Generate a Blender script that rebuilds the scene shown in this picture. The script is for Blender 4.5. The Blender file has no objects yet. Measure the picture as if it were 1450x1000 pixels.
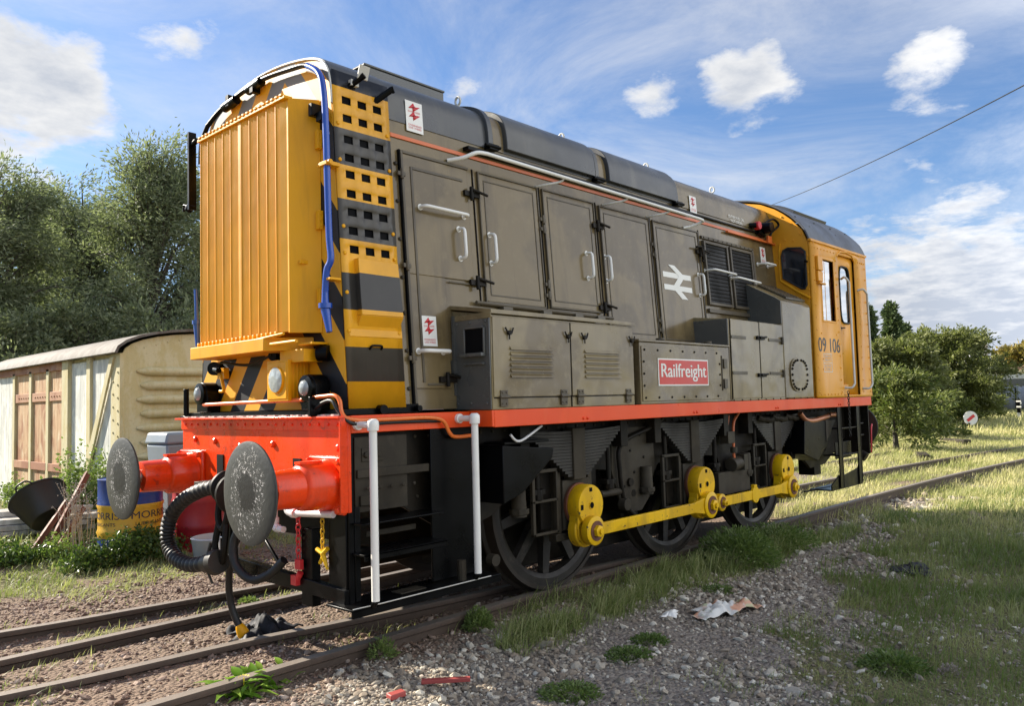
import bpy, math, random
import numpy as np
from mathutils import Vector, Matrix, noise as mnoise
random.seed(7)
rng = np.random.default_rng(11)
S = bpy.context.scene
COL = S.collection
R = math.radians

# ------------------------------------------------------------------ camera
cam_d = bpy.data.cameras.new('camera')
cam = bpy.data.objects.new('camera', cam_d)
COL.objects.link(cam)
S.camera = cam
cam_d.sensor_fit = 'HORIZONTAL'
cam_d.sensor_width = 36.0
cam_d.lens = 28.09
cam_d.clip_start = 0.05
cam_d.clip_end = 5000
_r = Vector((0.68424224, -0.72876247, -0.02679211))
_u = Vector((-0.02637342, -0.06144384, 0.99776204))
_f = Vector((0.72877774, 0.68200434, 0.06126243))
CAMPOS = Vector((-2.7895, -5.0072, 1.4952))
cam.matrix_world = Matrix(((_r.x, _u.x, -_f.x, CAMPOS.x), (_r.y, _u.y, -_f.y, CAMPOS.y),
                           (_r.z, _u.z, -_f.z, CAMPOS.z), (0, 0, 0, 1)))

# ------------------------------------------------------------------ light
S.view_settings.view_transform = 'Standard'
S.view_settings.look = 'None'
S.view_settings.exposure = 1.27
S.view_settings.gamma = 1.0
SUN_DIR = Vector((-0.33, 1.0, 0.63)).normalized()      # towards the sun
SUN_EL = math.asin(SUN_DIR.z)
SUN_AZ = math.atan2(SUN_DIR.x, SUN_DIR.y)
sd = bpy.data.lights.new('sun', 'SUN')
sd.energy = 5.0
sd.angle = R(0.53)
sd.color = (1.0, 0.92, 0.79)
sun = bpy.data.objects.new('sun', sd)
COL.objects.link(sun)
sun.rotation_euler = (-SUN_DIR).to_track_quat('-Z', 'Y').to_euler()

def N(nt, typ, **kw):
    n = nt.nodes.new(typ)
    for k, v in kw.items():
        if k.startswith('in_'):
            key = k[3:]
            key = int(key) if key.isdigit() else key.replace('_', ' ')
            n.inputs[key].default_value = v
        else:
            setattr(n, k, v)
    return n

def L(nt, a, b):
    nt.links.new(a, b)

def mathn(nt, op, a, b=None, c=None, clamp=False):
    n = nt.nodes.new('ShaderNodeMath')
    n.operation = op
    n.use_clamp = clamp
    for i, v in enumerate((a, b, c)):
        if v is None:
            continue
        if isinstance(v, (int, float)):
            n.inputs[i].default_value = v
        else:
            nt.links.new(v, n.inputs[i])
    return n.outputs[0]

def build_world():
    w = bpy.data.worlds.new('World')
    S.world = w
    w.use_nodes = True
    nt = w.node_tree
    nt.nodes.clear()
    out = N(nt, 'ShaderNodeOutputWorld')
    bg = N(nt, 'ShaderNodeBackground')
    L(nt, bg.outputs[0], out.inputs[0])
    sky = N(nt, 'ShaderNodeTexSky')
    sky.sky_type = 'NISHITA'
    sky.sun_disc = False
    sky.sun_elevation = SUN_EL
    sky.sun_rotation = SUN_AZ
    sky.air_density = 1.0
    sky.dust_density = 0.5
    sky.ozone_density = 2.2
    geo = N(nt, 'ShaderNodeTexCoord')
    sep = N(nt, 'ShaderNodeSeparateXYZ')
    L(nt, geo.outputs['Generated'], sep.inputs[0])
    den = mathn(nt, 'ADD', mathn(nt, 'MAXIMUM', sep.outputs[2], 0.0), 0.16)
    px = mathn(nt, 'DIVIDE', sep.outputs[0], den)
    py = mathn(nt, 'DIVIDE', sep.outputs[1], den)
    cmb = N(nt, 'ShaderNodeCombineXYZ')
    L(nt, px, cmb.inputs[0]); L(nt, py, cmb.inputs[1])
    def fbm(scale, det, rough, off, dist=0.0):
        m = N(nt, 'ShaderNodeMapping')
        m.inputs['Location'].default_value = off
        L(nt, cmb.outputs[0], m.inputs[0])
        n = N(nt, 'ShaderNodeTexNoise')
        n.inputs['Scale'].default_value = scale
        n.inputs['Detail'].default_value = det
        n.inputs['Roughness'].default_value = rough
        n.inputs['Distortion'].default_value = dist
        L(nt, m.outputs[0], n.inputs['Vector'])
        return n.outputs[0]
    big = fbm(1.1, 3, .5, (3.1, 7.7, 0))
    fine = fbm(5.2, 11, .63, (1.3, 2.2, 0), .15)
    wisp = fbm(1.5, 8, .66, (8.3, 1.2, 0), .5)
    shade = fbm(6.0, 7, .6, (5.3, 9.2, 0))
    # placed cloud masses (unit directions, angular radius, amount)
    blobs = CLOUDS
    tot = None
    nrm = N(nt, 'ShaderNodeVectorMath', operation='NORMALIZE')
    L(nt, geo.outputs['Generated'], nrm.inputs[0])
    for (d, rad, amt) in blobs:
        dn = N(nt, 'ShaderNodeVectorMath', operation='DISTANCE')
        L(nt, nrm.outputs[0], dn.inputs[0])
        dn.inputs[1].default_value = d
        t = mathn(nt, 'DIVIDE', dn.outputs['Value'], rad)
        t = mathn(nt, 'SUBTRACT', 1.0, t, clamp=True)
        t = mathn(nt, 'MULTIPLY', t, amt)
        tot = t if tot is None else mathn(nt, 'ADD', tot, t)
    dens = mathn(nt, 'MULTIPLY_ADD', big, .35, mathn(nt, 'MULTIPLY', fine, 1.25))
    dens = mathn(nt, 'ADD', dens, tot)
    low = mathn(nt, 'SUBTRACT', 1.0, mathn(nt, 'MULTIPLY', sep.outputs[2], 4.4), clamp=True)
    dens = mathn(nt, 'ADD', dens, mathn(nt, 'MULTIPLY', low, .20))
    cmask = N(nt, 'ShaderNodeMapRange', interpolation_type='SMOOTHSTEP')
    L(nt, dens, cmask.inputs[0])
    cmask.inputs[1].default_value = .99
    cmask.inputs[2].default_value = 1.36
    wmask = N(nt, 'ShaderNodeMapRange', interpolation_type='SMOOTHSTEP')
    L(nt, wisp, wmask.inputs[0])
    wmask.inputs[1].default_value = .31
    wmask.inputs[2].default_value = .88
    wmask.inputs[4].default_value = .74
    mask = mathn(nt, 'MAXIMUM', cmask.outputs[0], wmask.outputs[0])
    # cloud brightness: thick bellies greyer
    belly = N(nt, 'ShaderNodeMapRange')
    L(nt, mathn(nt, 'ADD', mathn(nt, 'MULTIPLY', mathn(nt, 'SUBTRACT', dens, 1.15), .55), mathn(nt, 'MULTIPLY_ADD', shade, 1.25, mathn(nt, 'MULTIPLY', low, .36))), belly.inputs[0])
    belly.inputs[1].default_value = .55
    belly.inputs[2].default_value = 1.15
    # clouds opposite the sun boosted, added fill for the shaded side
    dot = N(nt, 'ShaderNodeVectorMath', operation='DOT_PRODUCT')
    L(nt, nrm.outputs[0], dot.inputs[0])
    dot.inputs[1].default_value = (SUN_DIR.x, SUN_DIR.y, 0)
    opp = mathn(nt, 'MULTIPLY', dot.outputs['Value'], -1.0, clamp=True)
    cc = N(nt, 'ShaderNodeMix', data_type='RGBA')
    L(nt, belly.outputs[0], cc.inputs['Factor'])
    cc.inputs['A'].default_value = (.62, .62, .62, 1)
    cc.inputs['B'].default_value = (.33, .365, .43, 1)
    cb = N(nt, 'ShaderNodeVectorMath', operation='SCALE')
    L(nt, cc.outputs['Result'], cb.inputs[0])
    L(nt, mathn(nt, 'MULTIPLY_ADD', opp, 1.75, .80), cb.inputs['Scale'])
    sk = N(nt, 'ShaderNodeVectorMath', operation='SCALE')
    L(nt, sky.outputs[0], sk.inputs[0])
    sk.inputs['Scale'].default_value = 0.088
    # slightly richer blue
    tint = N(nt, 'ShaderNodeVectorMath', operation='MULTIPLY')
    L(nt, sk.outputs[0], tint.inputs[0])
    tint.inputs[1].default_value = (.70, .84, 1.02)
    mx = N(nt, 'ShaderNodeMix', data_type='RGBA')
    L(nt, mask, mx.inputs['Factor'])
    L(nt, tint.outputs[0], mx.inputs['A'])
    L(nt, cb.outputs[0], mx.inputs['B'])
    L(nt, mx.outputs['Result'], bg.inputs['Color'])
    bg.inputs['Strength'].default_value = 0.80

def pixdir(px, py):
    v = _f * 1131.54 + _r * (px - 725) - _u * (py - 500)
    return tuple(v.normalized())
# cloud masses in view, then unseen fill clouds added: direction, angular radius, weight
CLOUDS = [(pixdir(1065, 115), .075, .62), (pixdir(1030, 90), .06, .3), (pixdir(930, 135), .045, .50),
          (pixdir(1290, 78), .075, .46), (pixdir(1330, 70), .04, .25), (pixdir(655, 108), .055, .46), (pixdir(20, 85), .13, .40),
          (pixdir(110, 135), .06, .36), (pixdir(265, 5), .09, .40), (pixdir(-260, 100), .25, .4),
          (pixdir(1320, 430), .16, .50), (pixdir(1460, 450), .17, .45), (pixdir(1080, 240), .06, .22),
          (pixdir(1320, 200), .10, .22), (pixdir(60, 300), .22, .26), (pixdir(1100, 60), .035, .22),
          ((0.35, -0.85, 0.40), .95, .9), ((0.85, -0.55, 0.28), .5, .5)]  # unseen clouds added behind the camera to light the shaded side
build_world()
# ------------------------------------------------------------------ materials
def bsdf(name):
    m = bpy.data.materials.new(name)
    m.use_nodes = True
    nt = m.node_tree
    b = nt.nodes['Principled BSDF']
    return m, nt, b

def noise_n(nt, vec, scale, det=4, rough=.55, dist=0.0, stretch=None):
    if stretch:
        mp = N(nt, 'ShaderNodeMapping')
        mp.inputs['Scale'].default_value = stretch
        L(nt, vec, mp.inputs[0])
        vec = mp.outputs[0]
    n = N(nt, 'ShaderNodeTexNoise')
    n.inputs['Scale'].default_value = scale
    n.inputs['Detail'].default_value = det
    n.inputs['Roughness'].default_value = rough
    n.inputs['Distortion'].default_value = dist
    L(nt, vec, n.inputs['Vector'])
    return n.outputs[0]

def rng_n(nt, v, a, b, c=0.0, d=1.0, smooth=False):
    n = N(nt, 'ShaderNodeMapRange')
    if smooth:
        n.interpolation_type = 'SMOOTHSTEP'
    L(nt, v, n.inputs[0])
    for i, x in zip((1, 2, 3, 4), (a, b, c, d)):
        n.inputs[i].default_value = x
    return n.outputs[0]

def mixc(nt, f, a, b, mode='MIX'):
    n = N(nt, 'ShaderNodeMix', data_type='RGBA', blend_type=mode)
    if isinstance(f, (int, float)):
        n.inputs['Factor'].default_value = f
    else:
        L(nt, f, n.inputs['Factor'])
    for k, v in (('A', a), ('B', b)):
        if isinstance(v, tuple):
            n.inputs[k].default_value = (*v[:3], 1)
        else:
            L(nt, v, n.inputs[k])
    return n.outputs['Result']

def bump(nt, b, h, strength, dist=.01, prev=None):
    n = N(nt, 'ShaderNodeBump')
    n.inputs['Strength'].default_value = strength
    n.inputs['Distance'].default_value = dist
    L(nt, h, n.inputs['Height'])
    if prev is not None:
        L(nt, prev, n.inputs['Normal'])
    L(nt, n.outputs[0], b.inputs['Normal'])
    return n.outputs[0]

def paint(name, col, rough=.35, patch=None, patch_amt=.5, streak=None, streak_amt=.35, grime=None,
          wav=.15, metallic=0.0, coat=0.0, spec=.5, scale=1.0, chips=None, chip_amt=.6):
    m, nt, b = bsdf(name)
    tc = N(nt, 'ShaderNodeTexCoord').outputs['Object']
    c = (*col, 1)
    base = mixc(nt, noise_n(nt, tc, 1.3 * scale, 3), tuple(x * .90 for x in col), tuple(min(1, x * 1.10) for x in col))
    if patch:
        f = rng_n(nt, noise_n(nt, tc, 1.15 * scale, 3, .5, .5), .50, .56, 0, patch_amt)
        base = mixc(nt, f, base, patch)
    if streak:
        f = rng_n(nt, noise_n(nt, tc, 5.5 * scale, 4, .6, .3, (1, 1, .13)), .52, .72, 0, streak_amt)
        base = mixc(nt, f, base, streak)
    if grime:
        f = rng_n(nt, noise_n(nt, tc, 9 * scale, 6, .7), .52, .75, 0, .6)
        base = mixc(nt, f, base, grime)
    if chips:
        f = rng_n(nt, noise_n(nt, tc, 16 * scale, 5, .6, .6), .64, .68, 0, chip_amt)
        base = mixc(nt, f, base, chips)
    L(nt, base, b.inputs['Base Color'])
    r = rng_n(nt, noise_n(nt, tc, 3.3 * scale, 4, .6), .3, .7, max(.03, rough * .7), min(1, rough * 1.35))
    L(nt, r, b.inputs['Roughness'])
    b.inputs['Metallic'].default_value = metallic
    b.inputs['Specular IOR Level'].default_value = spec
    b.inputs['Coat Weight'].default_value = coat
    b.inputs['Coat Roughness'].default_value = rough * .5
    if wav:
        h = noise_n(nt, tc, 2.4 * scale, 2, .5)
        p = bump(nt, b, h, wav, .03)
        h2 = noise_n(nt, tc, 140, 3, .6)
        bump(nt, b, h2, .06, .003, p)
    return m

GREYC = (.178, .130, .060)
M = {}
M['grey'] = paint('weathered_grey_paint', GREYC, .20, (.108, .078, .038), .8, (.070, .049, .026), .6, (.23, .175, .085), .40, coat=.10, spec=.38)
M['greybox'] = paint('pale_olive_box_paint', (.25, .195, .10), .22, (.145, .107, .056), .75, (.115, .085, .045), .45, (.31, .25, .135), .6, coat=.12, spec=.42)
M['grey2'] = paint('dark_grey_paint', (.085, .085, .078), .3, (.12, .11, .09), .5, None, 0, None, .2, coat=.2)
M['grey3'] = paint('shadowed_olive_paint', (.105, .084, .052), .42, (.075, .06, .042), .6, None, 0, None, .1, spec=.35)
M['roof'] = paint('roof_grey_paint', (.058, .060, .062), .34, (.10, .094, .078), .5, (.16, .15, .12), .35, None, .3, coat=.1)
M['cabroof'] = paint('cab_roof_paint', (.075, .08, .095), .45, (.13, .14, .15), .4, (.17, .18, .19), .3, None, .2)
M['yellow'] = paint('yellow_paint', (.80, .37, .002), .42, (.72, .32, .004), .5, (.46, .20, .008), .6, None, .18, spec=.3)
M['yellow_rod'] = paint('rod_yellow_paint', (.80, .47, .004), .42, (.55, .31, .008), .6, (.22, .13, .02), .55, (.62, .34, .01), .12, spec=.3, scale=1.6, chips=(.05, .045, .03), chip_amt=.9)
M['cab'] = paint('cab_orange_yellow_paint', (.82, .36, .018), .36, (.74, .31, .018), .45, (.60, .25, .018), .35, None, .15, spec=.35)
M['red'] = paint('vermilion_paint', (.86, .058, .005), .27, (.72, .045, .006), .4, (.36, .028, .01), .6, (.42, .035, .012), .22, spec=.4, coat=.1, chips=(.20, .03, .02), chip_amt=.5)
M['valance'] = paint('valance_red_paint', (.84, .085, .012), .36, (.70, .06, .012), .4, (.80, .15, .05), .35, None, .14, spec=.4)
M['black'] = paint('gloss_black_paint', (.0022, .0022, .0024), .32, (.005, .005, .005), .5, None, 0, None, .2, spec=.13)
M['frame'] = paint('frame_black_grime', (.011, .009, .0065), .5, (.020, .0155, .010), .6, (.030, .022, .014), .5, (.04, .03, .02), .15, spec=.15)
M['frame_lt'] = paint('frame_dusty_grime', (.048, .039, .026), .6, (.026, .021, .014), .6, (.014, .011, .008), .5, (.075, .06, .04), .1, spec=.2)
M['spring'] = paint('oily_spring_steel', (.022, .0175, .0115), .55, (.014, .011, .0075), .5, None, 0, None, 0)
M['wheel'] = paint('wheel_grime', (.009, .007, .005), .6, (.022, .017, .012), .6, None, 0, (.09, .07, .05), .0)
M['tyre'] = paint('tyre_steel', (.028, .021, .016), .55, (.04, .03, .022), .5, None, 0, (.02, .016, .013), 0, metallic=.3)
M['white'] = paint('white_handrail_paint', (.82, .80, .74), .32, (.70, .68, .62), .4, None, 0, None, .05)
M['offwhite'] = paint('grubby_white_paint', (.62, .60, .54), .40, (.45, .42, .36), .4, None, 0, None, .05)
M['orange'] = paint('orange_conduit_paint', (.80, .18, .030), .35, (.66, .14, .03), .4, (.5, .12, .04), .3, None, .05)
M['orange2'] = paint('orange_strip_paint', (.66, .155, .045), .4, (.5, .14, .06), .5, None, 0, None, .05)
M['blue'] = paint('blue_pipe_paint', (.012, .065, .36), .25, (.02, .10, .50), .4, None, 0, None, .05, coat=.3)
M['steel'] = paint('bright_steel', (.42, .38, .33), .2, None, 0, None, 0, None, 0, metallic=1)
M['copper'] = paint('copper_pipe', (.45, .17, .075), .32, (.22, .09, .05), .5, None, 0, None, 0, metallic=.4)
M['rubber'] = paint('black_rubber', (.009, .009, .009), .5, (.018, .018, .016), .5, None, 0, None, .05)
M['glassdk'] = None
M['rust'] = paint('rusty_iron', (.16, .055, .028), .8, (.09, .035, .02), .6, None, 0, (.26, .10, .04), .1)
M['railside'] = paint('rusty_rail', (.085, .058, .042), .75, (.13, .085, .055), .5, None, 0, (.05, .038, .03), .1)
M['railtop'] = paint('rail_head', (.24, .205, .17), .5, (.17, .13, .10), .5, None, 0, None, 0, metallic=.4)
M['dark'] = paint('dark_interior', (.004, .004, .0045), .8, None, 0, None, 0, None, 0, spec=.1)
M['mesh'] = paint('dark_mesh_vent', (.012, .012, .012), .6, None, 0, None, 0, None, 0, spec=.3)
M['text_white'] = paint('white_lettering', (.82, .80, .72), .4, None, 0, None, 0, None, 0)
M['text_black'] = paint('black_lettering', (.012, .012, .012), .35, None, 0, None, 0, None, 0)
M['sign_red'] = paint('sign_red', (.62, .03, .035), .4, None, 0, None, 0, None, 0)
M['rail_red'] = paint('nameplate_red', (.62, .055, .04), .35, (.55, .06, .045), .3, None, 0, None, .05)
M['pvc'] = paint('white_plastic', (.72, .71, .70), .35, (.6, .58, .54), .3, None, 0, None, .05)
M['lens'] = paint('lamp_lens', (.34, .37, .36), .15, (.2, .22, .22), .6, None, 0, (.12, .13, .13), .6, scale=4)

def stripes_mat():
    """yellow and black chevrons of the nose front, in the loco's own axes"""
    m, nt, b = bsdf('warning_chevrons')
    tc = N(nt, 'ShaderNodeTexCoord').outputs['Object']
    s = N(nt, 'ShaderNodeSeparateXYZ')
    L(nt, tc, s.inputs[0])
    ay = mathn(nt, 'ABSOLUTE', mathn(nt, 'ADD', s.outputs[1], .28))
    v = mathn(nt, 'ADD', mathn(nt, 'MULTIPLY', s.outputs[2], .80), ay)
    fr = mathn(nt, 'FRACT', mathn(nt, 'MULTIPLY_ADD', v, 1 / .40, .08))
    st = rng_n(nt, fr, .495, .505)
    lowz = rng_n(nt, s.outputs[2], 3.46, 3.47)
    blk = mixc(nt, lowz, (.010, .010, .011), (.20, .20, .185))
    n1 = noise_n(nt, tc, 4, 4)
    yel = mixc(nt, n1, (.76, .35, .006), (.82, .41, .012))
    L(nt, mixc(nt, st, yel, blk), b.inputs['Base Color'])
    b.inputs['Roughness'].default_value = .55
    b.inputs['Specular IOR Level'].default_value = .35
    bump(nt, b, noise_n(nt, tc, 3, 2), .15, .03)
    return m
M['chevron'] = stripes_mat()

SIDEZ = [1.44, 1.64, 1.86, 2.09, 2.32, 2.54, 2.79, 3.02, 3.255, 3.50]
SIDEC = 'YGYBYGYGY'
def side_stripes_mat():
    m, nt, b = bsdf('warning_bands')
    tc = N(nt, 'ShaderNodeTexCoord').outputs['Object']
    s = N(nt, 'ShaderNodeSeparateXYZ')
    L(nt, tc, s.inputs[0])
    z = rng_n(nt, s.outputs[2], 1.44, 3.64)
    cr = N(nt, 'ShaderNodeValToRGB')
    cr.color_ramp.interpolation = 'CONSTANT'
    cols = {'Y': (.80, .38, .015, 1), 'G': (.072, .064, .052, 1), 'B': (.042, .038, .032, 1)}
    el = cr.color_ramp.elements
    while len(el) > 1:
        el.remove(el[-1])
    el[0].position = 0
    el[0].color = cols['Y']
    for i in range(1, 9):
        e = el.new((SIDEZ[i] - 1.44) / 2.2)
        e.color = cols[SIDEC[i]]
    e = el.new((3.53 - 1.44) / 2.2)
    e.color = (.012, .013, .016, 1)
    L(nt, z, cr.inputs[0])
    n1 = rng_n(nt, noise_n(nt, tc, 3.0, 5, .6), .35, .75, .82, 1.12)
    mul = N(nt, 'ShaderNodeVectorMath', operation='SCALE')
    L(nt, cr.outputs[0], mul.inputs[0])
    L(nt, n1, mul.inputs['Scale'])
    L(nt, mul.outputs[0], b.inputs['Base Color'])
    b.inputs['Roughness'].default_value = .3
    b.inputs['Specular IOR Level'].default_value = .35
    bump(nt, b, noise_n(nt, tc, 2.6, 2), .2, .03)
    return m
M['bands'] = side_stripes_mat()

def buffer_face_mat(cy, cz):
    """worn steel buffer face: grease ring and scraped rim, in loco axes"""
    m, nt, b = bsdf('greasy_buffer_steel')
    tc = N(nt, 'ShaderNodeTexCoord').outputs['Object']
    d = N(nt, 'ShaderNodeVectorMath', operation='SUBTRACT')
    L(nt, tc, d.inputs[0])
    d.inputs[1].default_value = (0, cy, cz)
    sc = N(nt, 'ShaderNodeVectorMath', operation='MULTIPLY')
    L(nt, d.outputs[0], sc.inputs[0])
    sc.inputs[1].default_value = (0, 1.15, .9)
    ln = N(nt, 'ShaderNodeVectorMath', operation='LENGTH')
    L(nt, sc.outputs[0], ln.inputs[0])
    rr_ = mathn(nt, 'ADD', ln.outputs['Value'], mathn(nt, 'MULTIPLY', mathn(nt, 'SUBTRACT', noise_n(nt, tc, 7, 5, .75), .5), .20))
    inner = rng_n(nt, rr_, .10, .13, 1, 0)
    ring = mathn(nt, 'MULTIPLY', rng_n(nt, rr_, .09, .12), rng_n(nt, rr_, .185, .23, 1, 0))
    spk = rng_n(nt, noise_n(nt, tc, 60, 6, .8), .57, .62)
    base = mixc(nt, noise_n(nt, tc, 7, 6, .7), (.026, .027, .024), (.060, .060, .054))
    base = mixc(nt, inner, base, (.012, .011, .010))
    base = mixc(nt, mathn(nt, 'MULTIPLY', ring, spk), base, (.55, .52, .50))
    L(nt, base, b.inputs['Base Color'])
    b.inputs['Specular IOR Level'].default_value = .25
    b.inputs['Roughness'].default_value = .5
    hh = mathn(nt, 'ADD', noise_n(nt, tc, 30, 4, .6), mathn(nt, 'MULTIPLY', mathn(nt, 'MULTIPLY', ring, spk), 2.2))
    bump(nt, b, hh, .35, .006)
    return m

def glass_mat(name, tint=(.75, .85, .9), rough=.03):
    m, nt, b = bsdf(name)
    nt.nodes.clear()
    out = N(nt, 'ShaderNodeOutputMaterial')
    tr = N(nt, 'ShaderNodeBsdfTransparent')
    tr.inputs[0].default_value = (*tint, 1)
    gl = N(nt, 'ShaderNodeBsdfGlossy')
    gl.inputs['Roughness'].default_value = rough
    fr = N(nt, 'ShaderNodeFresnel')
    fr.inputs[0].default_value = 1.6
    mx = N(nt, 'ShaderNodeMixShader')
    L(nt, mathn(nt, 'MULTIPLY_ADD', fr.outputs[0], 1.3, .45, clamp=True), mx.inputs[0])
    L(nt, tr.outputs[0], mx.inputs[1])
    L(nt, gl.outputs[0], mx.inputs[2])
    L(nt, mx.outputs[0], out.inputs[0])
    return m
M['glass'] = glass_mat('window_glass')
M['glassdk'] = paint('dark_window_glass', (.010, .014, .022), .07, None, 0, None, 0, None, .1, spec=.8)

def foliage_mat(name, c0, c1, trans=.35, rough=.5):
    m, nt, b = bsdf(name)
    at = N(nt, 'ShaderNodeAttribute')
    at.attribute_name = 'tint'
    col = mixc(nt, at.outputs['Fac'], c0, c1)
    L(nt, col, b.inputs['Base Color'])
    b.inputs['Roughness'].default_value = rough
    b.inputs['Specular IOR Level'].default_value = .35
    tl = N(nt, 'ShaderNodeBsdfTranslucent')
    tcol = mixc(nt, .5, col, mixc(nt, 1.0, col, (1.0, 1.25, .45), 'MULTIPLY'))
    L(nt, tcol, tl.inputs[0])
    mx = N(nt, 'ShaderNodeMixShader')
    mx.inputs[0].default_value = trans
    out = nt.nodes['Material Output']
    L(nt, b.outputs[0], mx.inputs[1])
    L(nt, tl.outputs[0], mx.inputs[2])
    L(nt, mx.outputs[0], out.inputs[0])
    return m

# ------------------------------------------------------------------ mesh helpers
class MB:
    def __init__(s):
        s.v = []; s.f = []
    def add(s, vs, fs):
        o = len(s.v)
        s.v += [tuple(map(float, p)) for p in vs]
        s.f += [tuple(i + o for i in f) for f in fs]
        return s
    def box(s, x0, x1, y0, y1, z0, z1):
        x0, x1 = sorted((x0, x1)); y0, y1 = sorted((y0, y1)); z0, z1 = sorted((z0, z1))
        return s.add([(x0, y0, z0), (x1, y0, z0), (x1, y1, z0), (x0, y1, z0), (x0, y0, z1), (x1, y0, z1), (x1, y1, z1), (x0, y1, z1)],
                     [(0, 3, 2, 1), (4, 5, 6, 7), (0, 1, 5, 4), (1, 2, 6, 5), (2, 3, 7, 6), (3, 0, 4, 7)])
    def hexa(s, pts):
        return s.add(pts, [(0, 3, 2, 1), (4, 5, 6, 7), (0, 1, 5, 4), (1, 2, 6, 5), (2, 3, 7, 6), (3, 0, 4, 7)])
    def prism(s, poly, axis, a0, a1):
        n = len(poly)
        def P(p, a):
            if axis == 'x': return (a, p[0], p[1])
            if axis == 'y': return (p[0], a, p[1])
            return (p[0], p[1], a)
        vs = [P(p, a0) for p in poly] + [P(p, a1) for p in poly]
        fs = [tuple(range(n)), tuple(reversed(range(n, 2 * n)))]
        fs += [(i, i + n, (i + 1) % n + n, (i + 1) % n) for i in range(n)]
        return s.add(vs, fs)
    def tube(s, pts, r, seg=10, caps=True, closed=False):
        pts = [Vector(p) for p in pts]
        n = len(pts)
        rs = r if isinstance(r, (list, tuple)) else [r] * n
        T = []
        for i in range(n):
            a = pts[i - 1] if (i > 0 or closed) else pts[i]
            b = pts[(i + 1) % n] if (i < n - 1 or closed) else pts[i]
            T.append((b - a).normalized())
        up = Vector((0, 0, 1)) if abs(T[0].z) < .9 else Vector((1, 0, 0))
        nn = T[0].cross(up).normalized()
        vs = []
        for i in range(n):
            if i:
                nn = (nn - T[i] * nn.dot(T[i]))
                nn = nn.normalized() if nn.length > 1e-6 else T[i].orthogonal().normalized()
            bb = T[i].cross(nn)
            for k in range(seg):
                a = 2 * math.pi * k / seg
                vs.append(pts[i] + (nn * math.cos(a) + bb * math.sin(a)) * rs[i])
        fs = []
        rr = n if closed else n - 1
        for i in range(rr):
            j = (i + 1) % n
            for k in range(seg):
                k2 = (k + 1) % seg
                fs.append((i * seg + k, i * seg + k2, j * seg + k2, j * seg + k))
        if caps and not closed:
            fs.append(tuple(reversed(range(seg))))
            fs.append(tuple(range((n - 1) * seg, n * seg)))
        return s.add(vs, fs)
    def cyl(s, p0, p1, r0, r1=None, seg=20):
        return s.tube([p0, p1], [r0, r0 if r1 is None else r1], seg)
    def lathe(s, prof, org, ax, seg=32):
        """prof: (r, h) along ax from org"""
        org = Vector(org); ax = Vector(ax).normalized()
        nn = ax.orthogonal().normalized(); bb = ax.cross(nn)
        vs = []
        for (r, h) in prof:
            for k in range(seg):
                a = 2 * math.pi * k / seg
                vs.append(org + ax * h + (nn * math.cos(a) + bb * math.sin(a)) * max(r, 1e-4))
        fs = []
        for i in range(len(prof) - 1):
            for k in range(seg):
                k2 = (k + 1) % seg
                fs.append((i * seg + k, i * seg + k2, (i + 1) * seg + k2, (i + 1) * seg + k))
        fs.append(tuple(reversed(range(seg))))
        fs.append(tuple(range((len(prof) - 1) * seg, len(prof) * seg)))
        return s.add(vs, fs)
    def bolts(s, pts, r=.008, h=.008, ax=(0, -1, 0), seg=8):
        for p in pts:
            p = Vector(p)
            s.lathe([(r, 0), (r, h * .6), (r * .6, h)], p, ax, seg)
        return s

def smooth_path(pts, sub=6):
    pts = [Vector(p) for p in pts]
    out = []
    n = len(pts)
    for i in range(n - 1):
        p0 = pts[max(i - 1, 0)]; p1 = pts[i]; p2 = pts[i + 1]; p3 = pts[min(i + 2, n - 1)]
        for k in range(sub):
            t = k / sub
            out.append(.5 * ((2 * p1) + (-p0 + p2) * t + (2 * p0 - 5 * p1 + 4 * p2 - p3) * t * t + (-p0 + 3 * p1 - 3 * p2 + p3) * t ** 3))
    out.append(pts[-1])
    return out

def mesh_from(name, v, f, mat, smooth=None):
    me = bpy.data.meshes.new(name)
    me.from_pydata(v, [], f)
    me.validate()
    if mat is not None:
        me.materials.append(mat)
    if smooth is not None:
        for p in me.polygons:
            p.use_smooth = True
        try:
            me.set_sharp_from_angle(angle=R(smooth))
        except Exception:
            pass
    me.update()
    return me

NOSPLIT = {'bolt', 'rivet', 'louvre', 'lettering', 'vent_mesh', 'top_rim', 'bottom_sill', 'chipped_edge', 'lamp_rib', 'pressed_rib', 'wheel_centre',
           'wheel', 'leaf_spring', 'slat', 'red_chain', 'chain', 'seeding_weed', 'trunk', 'board_panel', 'van_door', 'flower', 'yellow_shackle', 'white_band', 'tub_handle'}
def clusters(mb):
    n = len(mb.v); par = list(range(n))
    def find(i):
        while par[i] != i:
            par[i] = par[par[i]]; i = par[i]
        return i
    for f in mb.f:
        a = find(f[0])
        for q in f[1:]: par[find(q)] = a
    comp = {}
    for i in range(n): comp.setdefault(find(i), []).append(i)
    boxes = []
    for ids in comp.values():
        P = [mb.v[i] for i in ids]
        boxes.append([set(ids), [min(p[k] for p in P) - .012 for k in range(3)], [max(p[k] for p in P) + .012 for k in range(3)]])
    merged = True
    while merged:
        merged = False
        for i in range(len(boxes)):
            for j in range(i + 1, len(boxes)):
                A, B = boxes[i], boxes[j]
                if all(A[1][k] <= B[2][k] and B[1][k] <= A[2][k] for k in range(3)):
                    A[0] |= B[0]; A[1] = [min(a, b) for a, b in zip(A[1], B[1])]; A[2] = [max(a, b) for a, b in zip(A[2], B[2])]
                    boxes.pop(j); merged = True; break
            if merged: break
    return sorted((b[0] for b in boxes), key=lambda s: -len(s))

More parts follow.
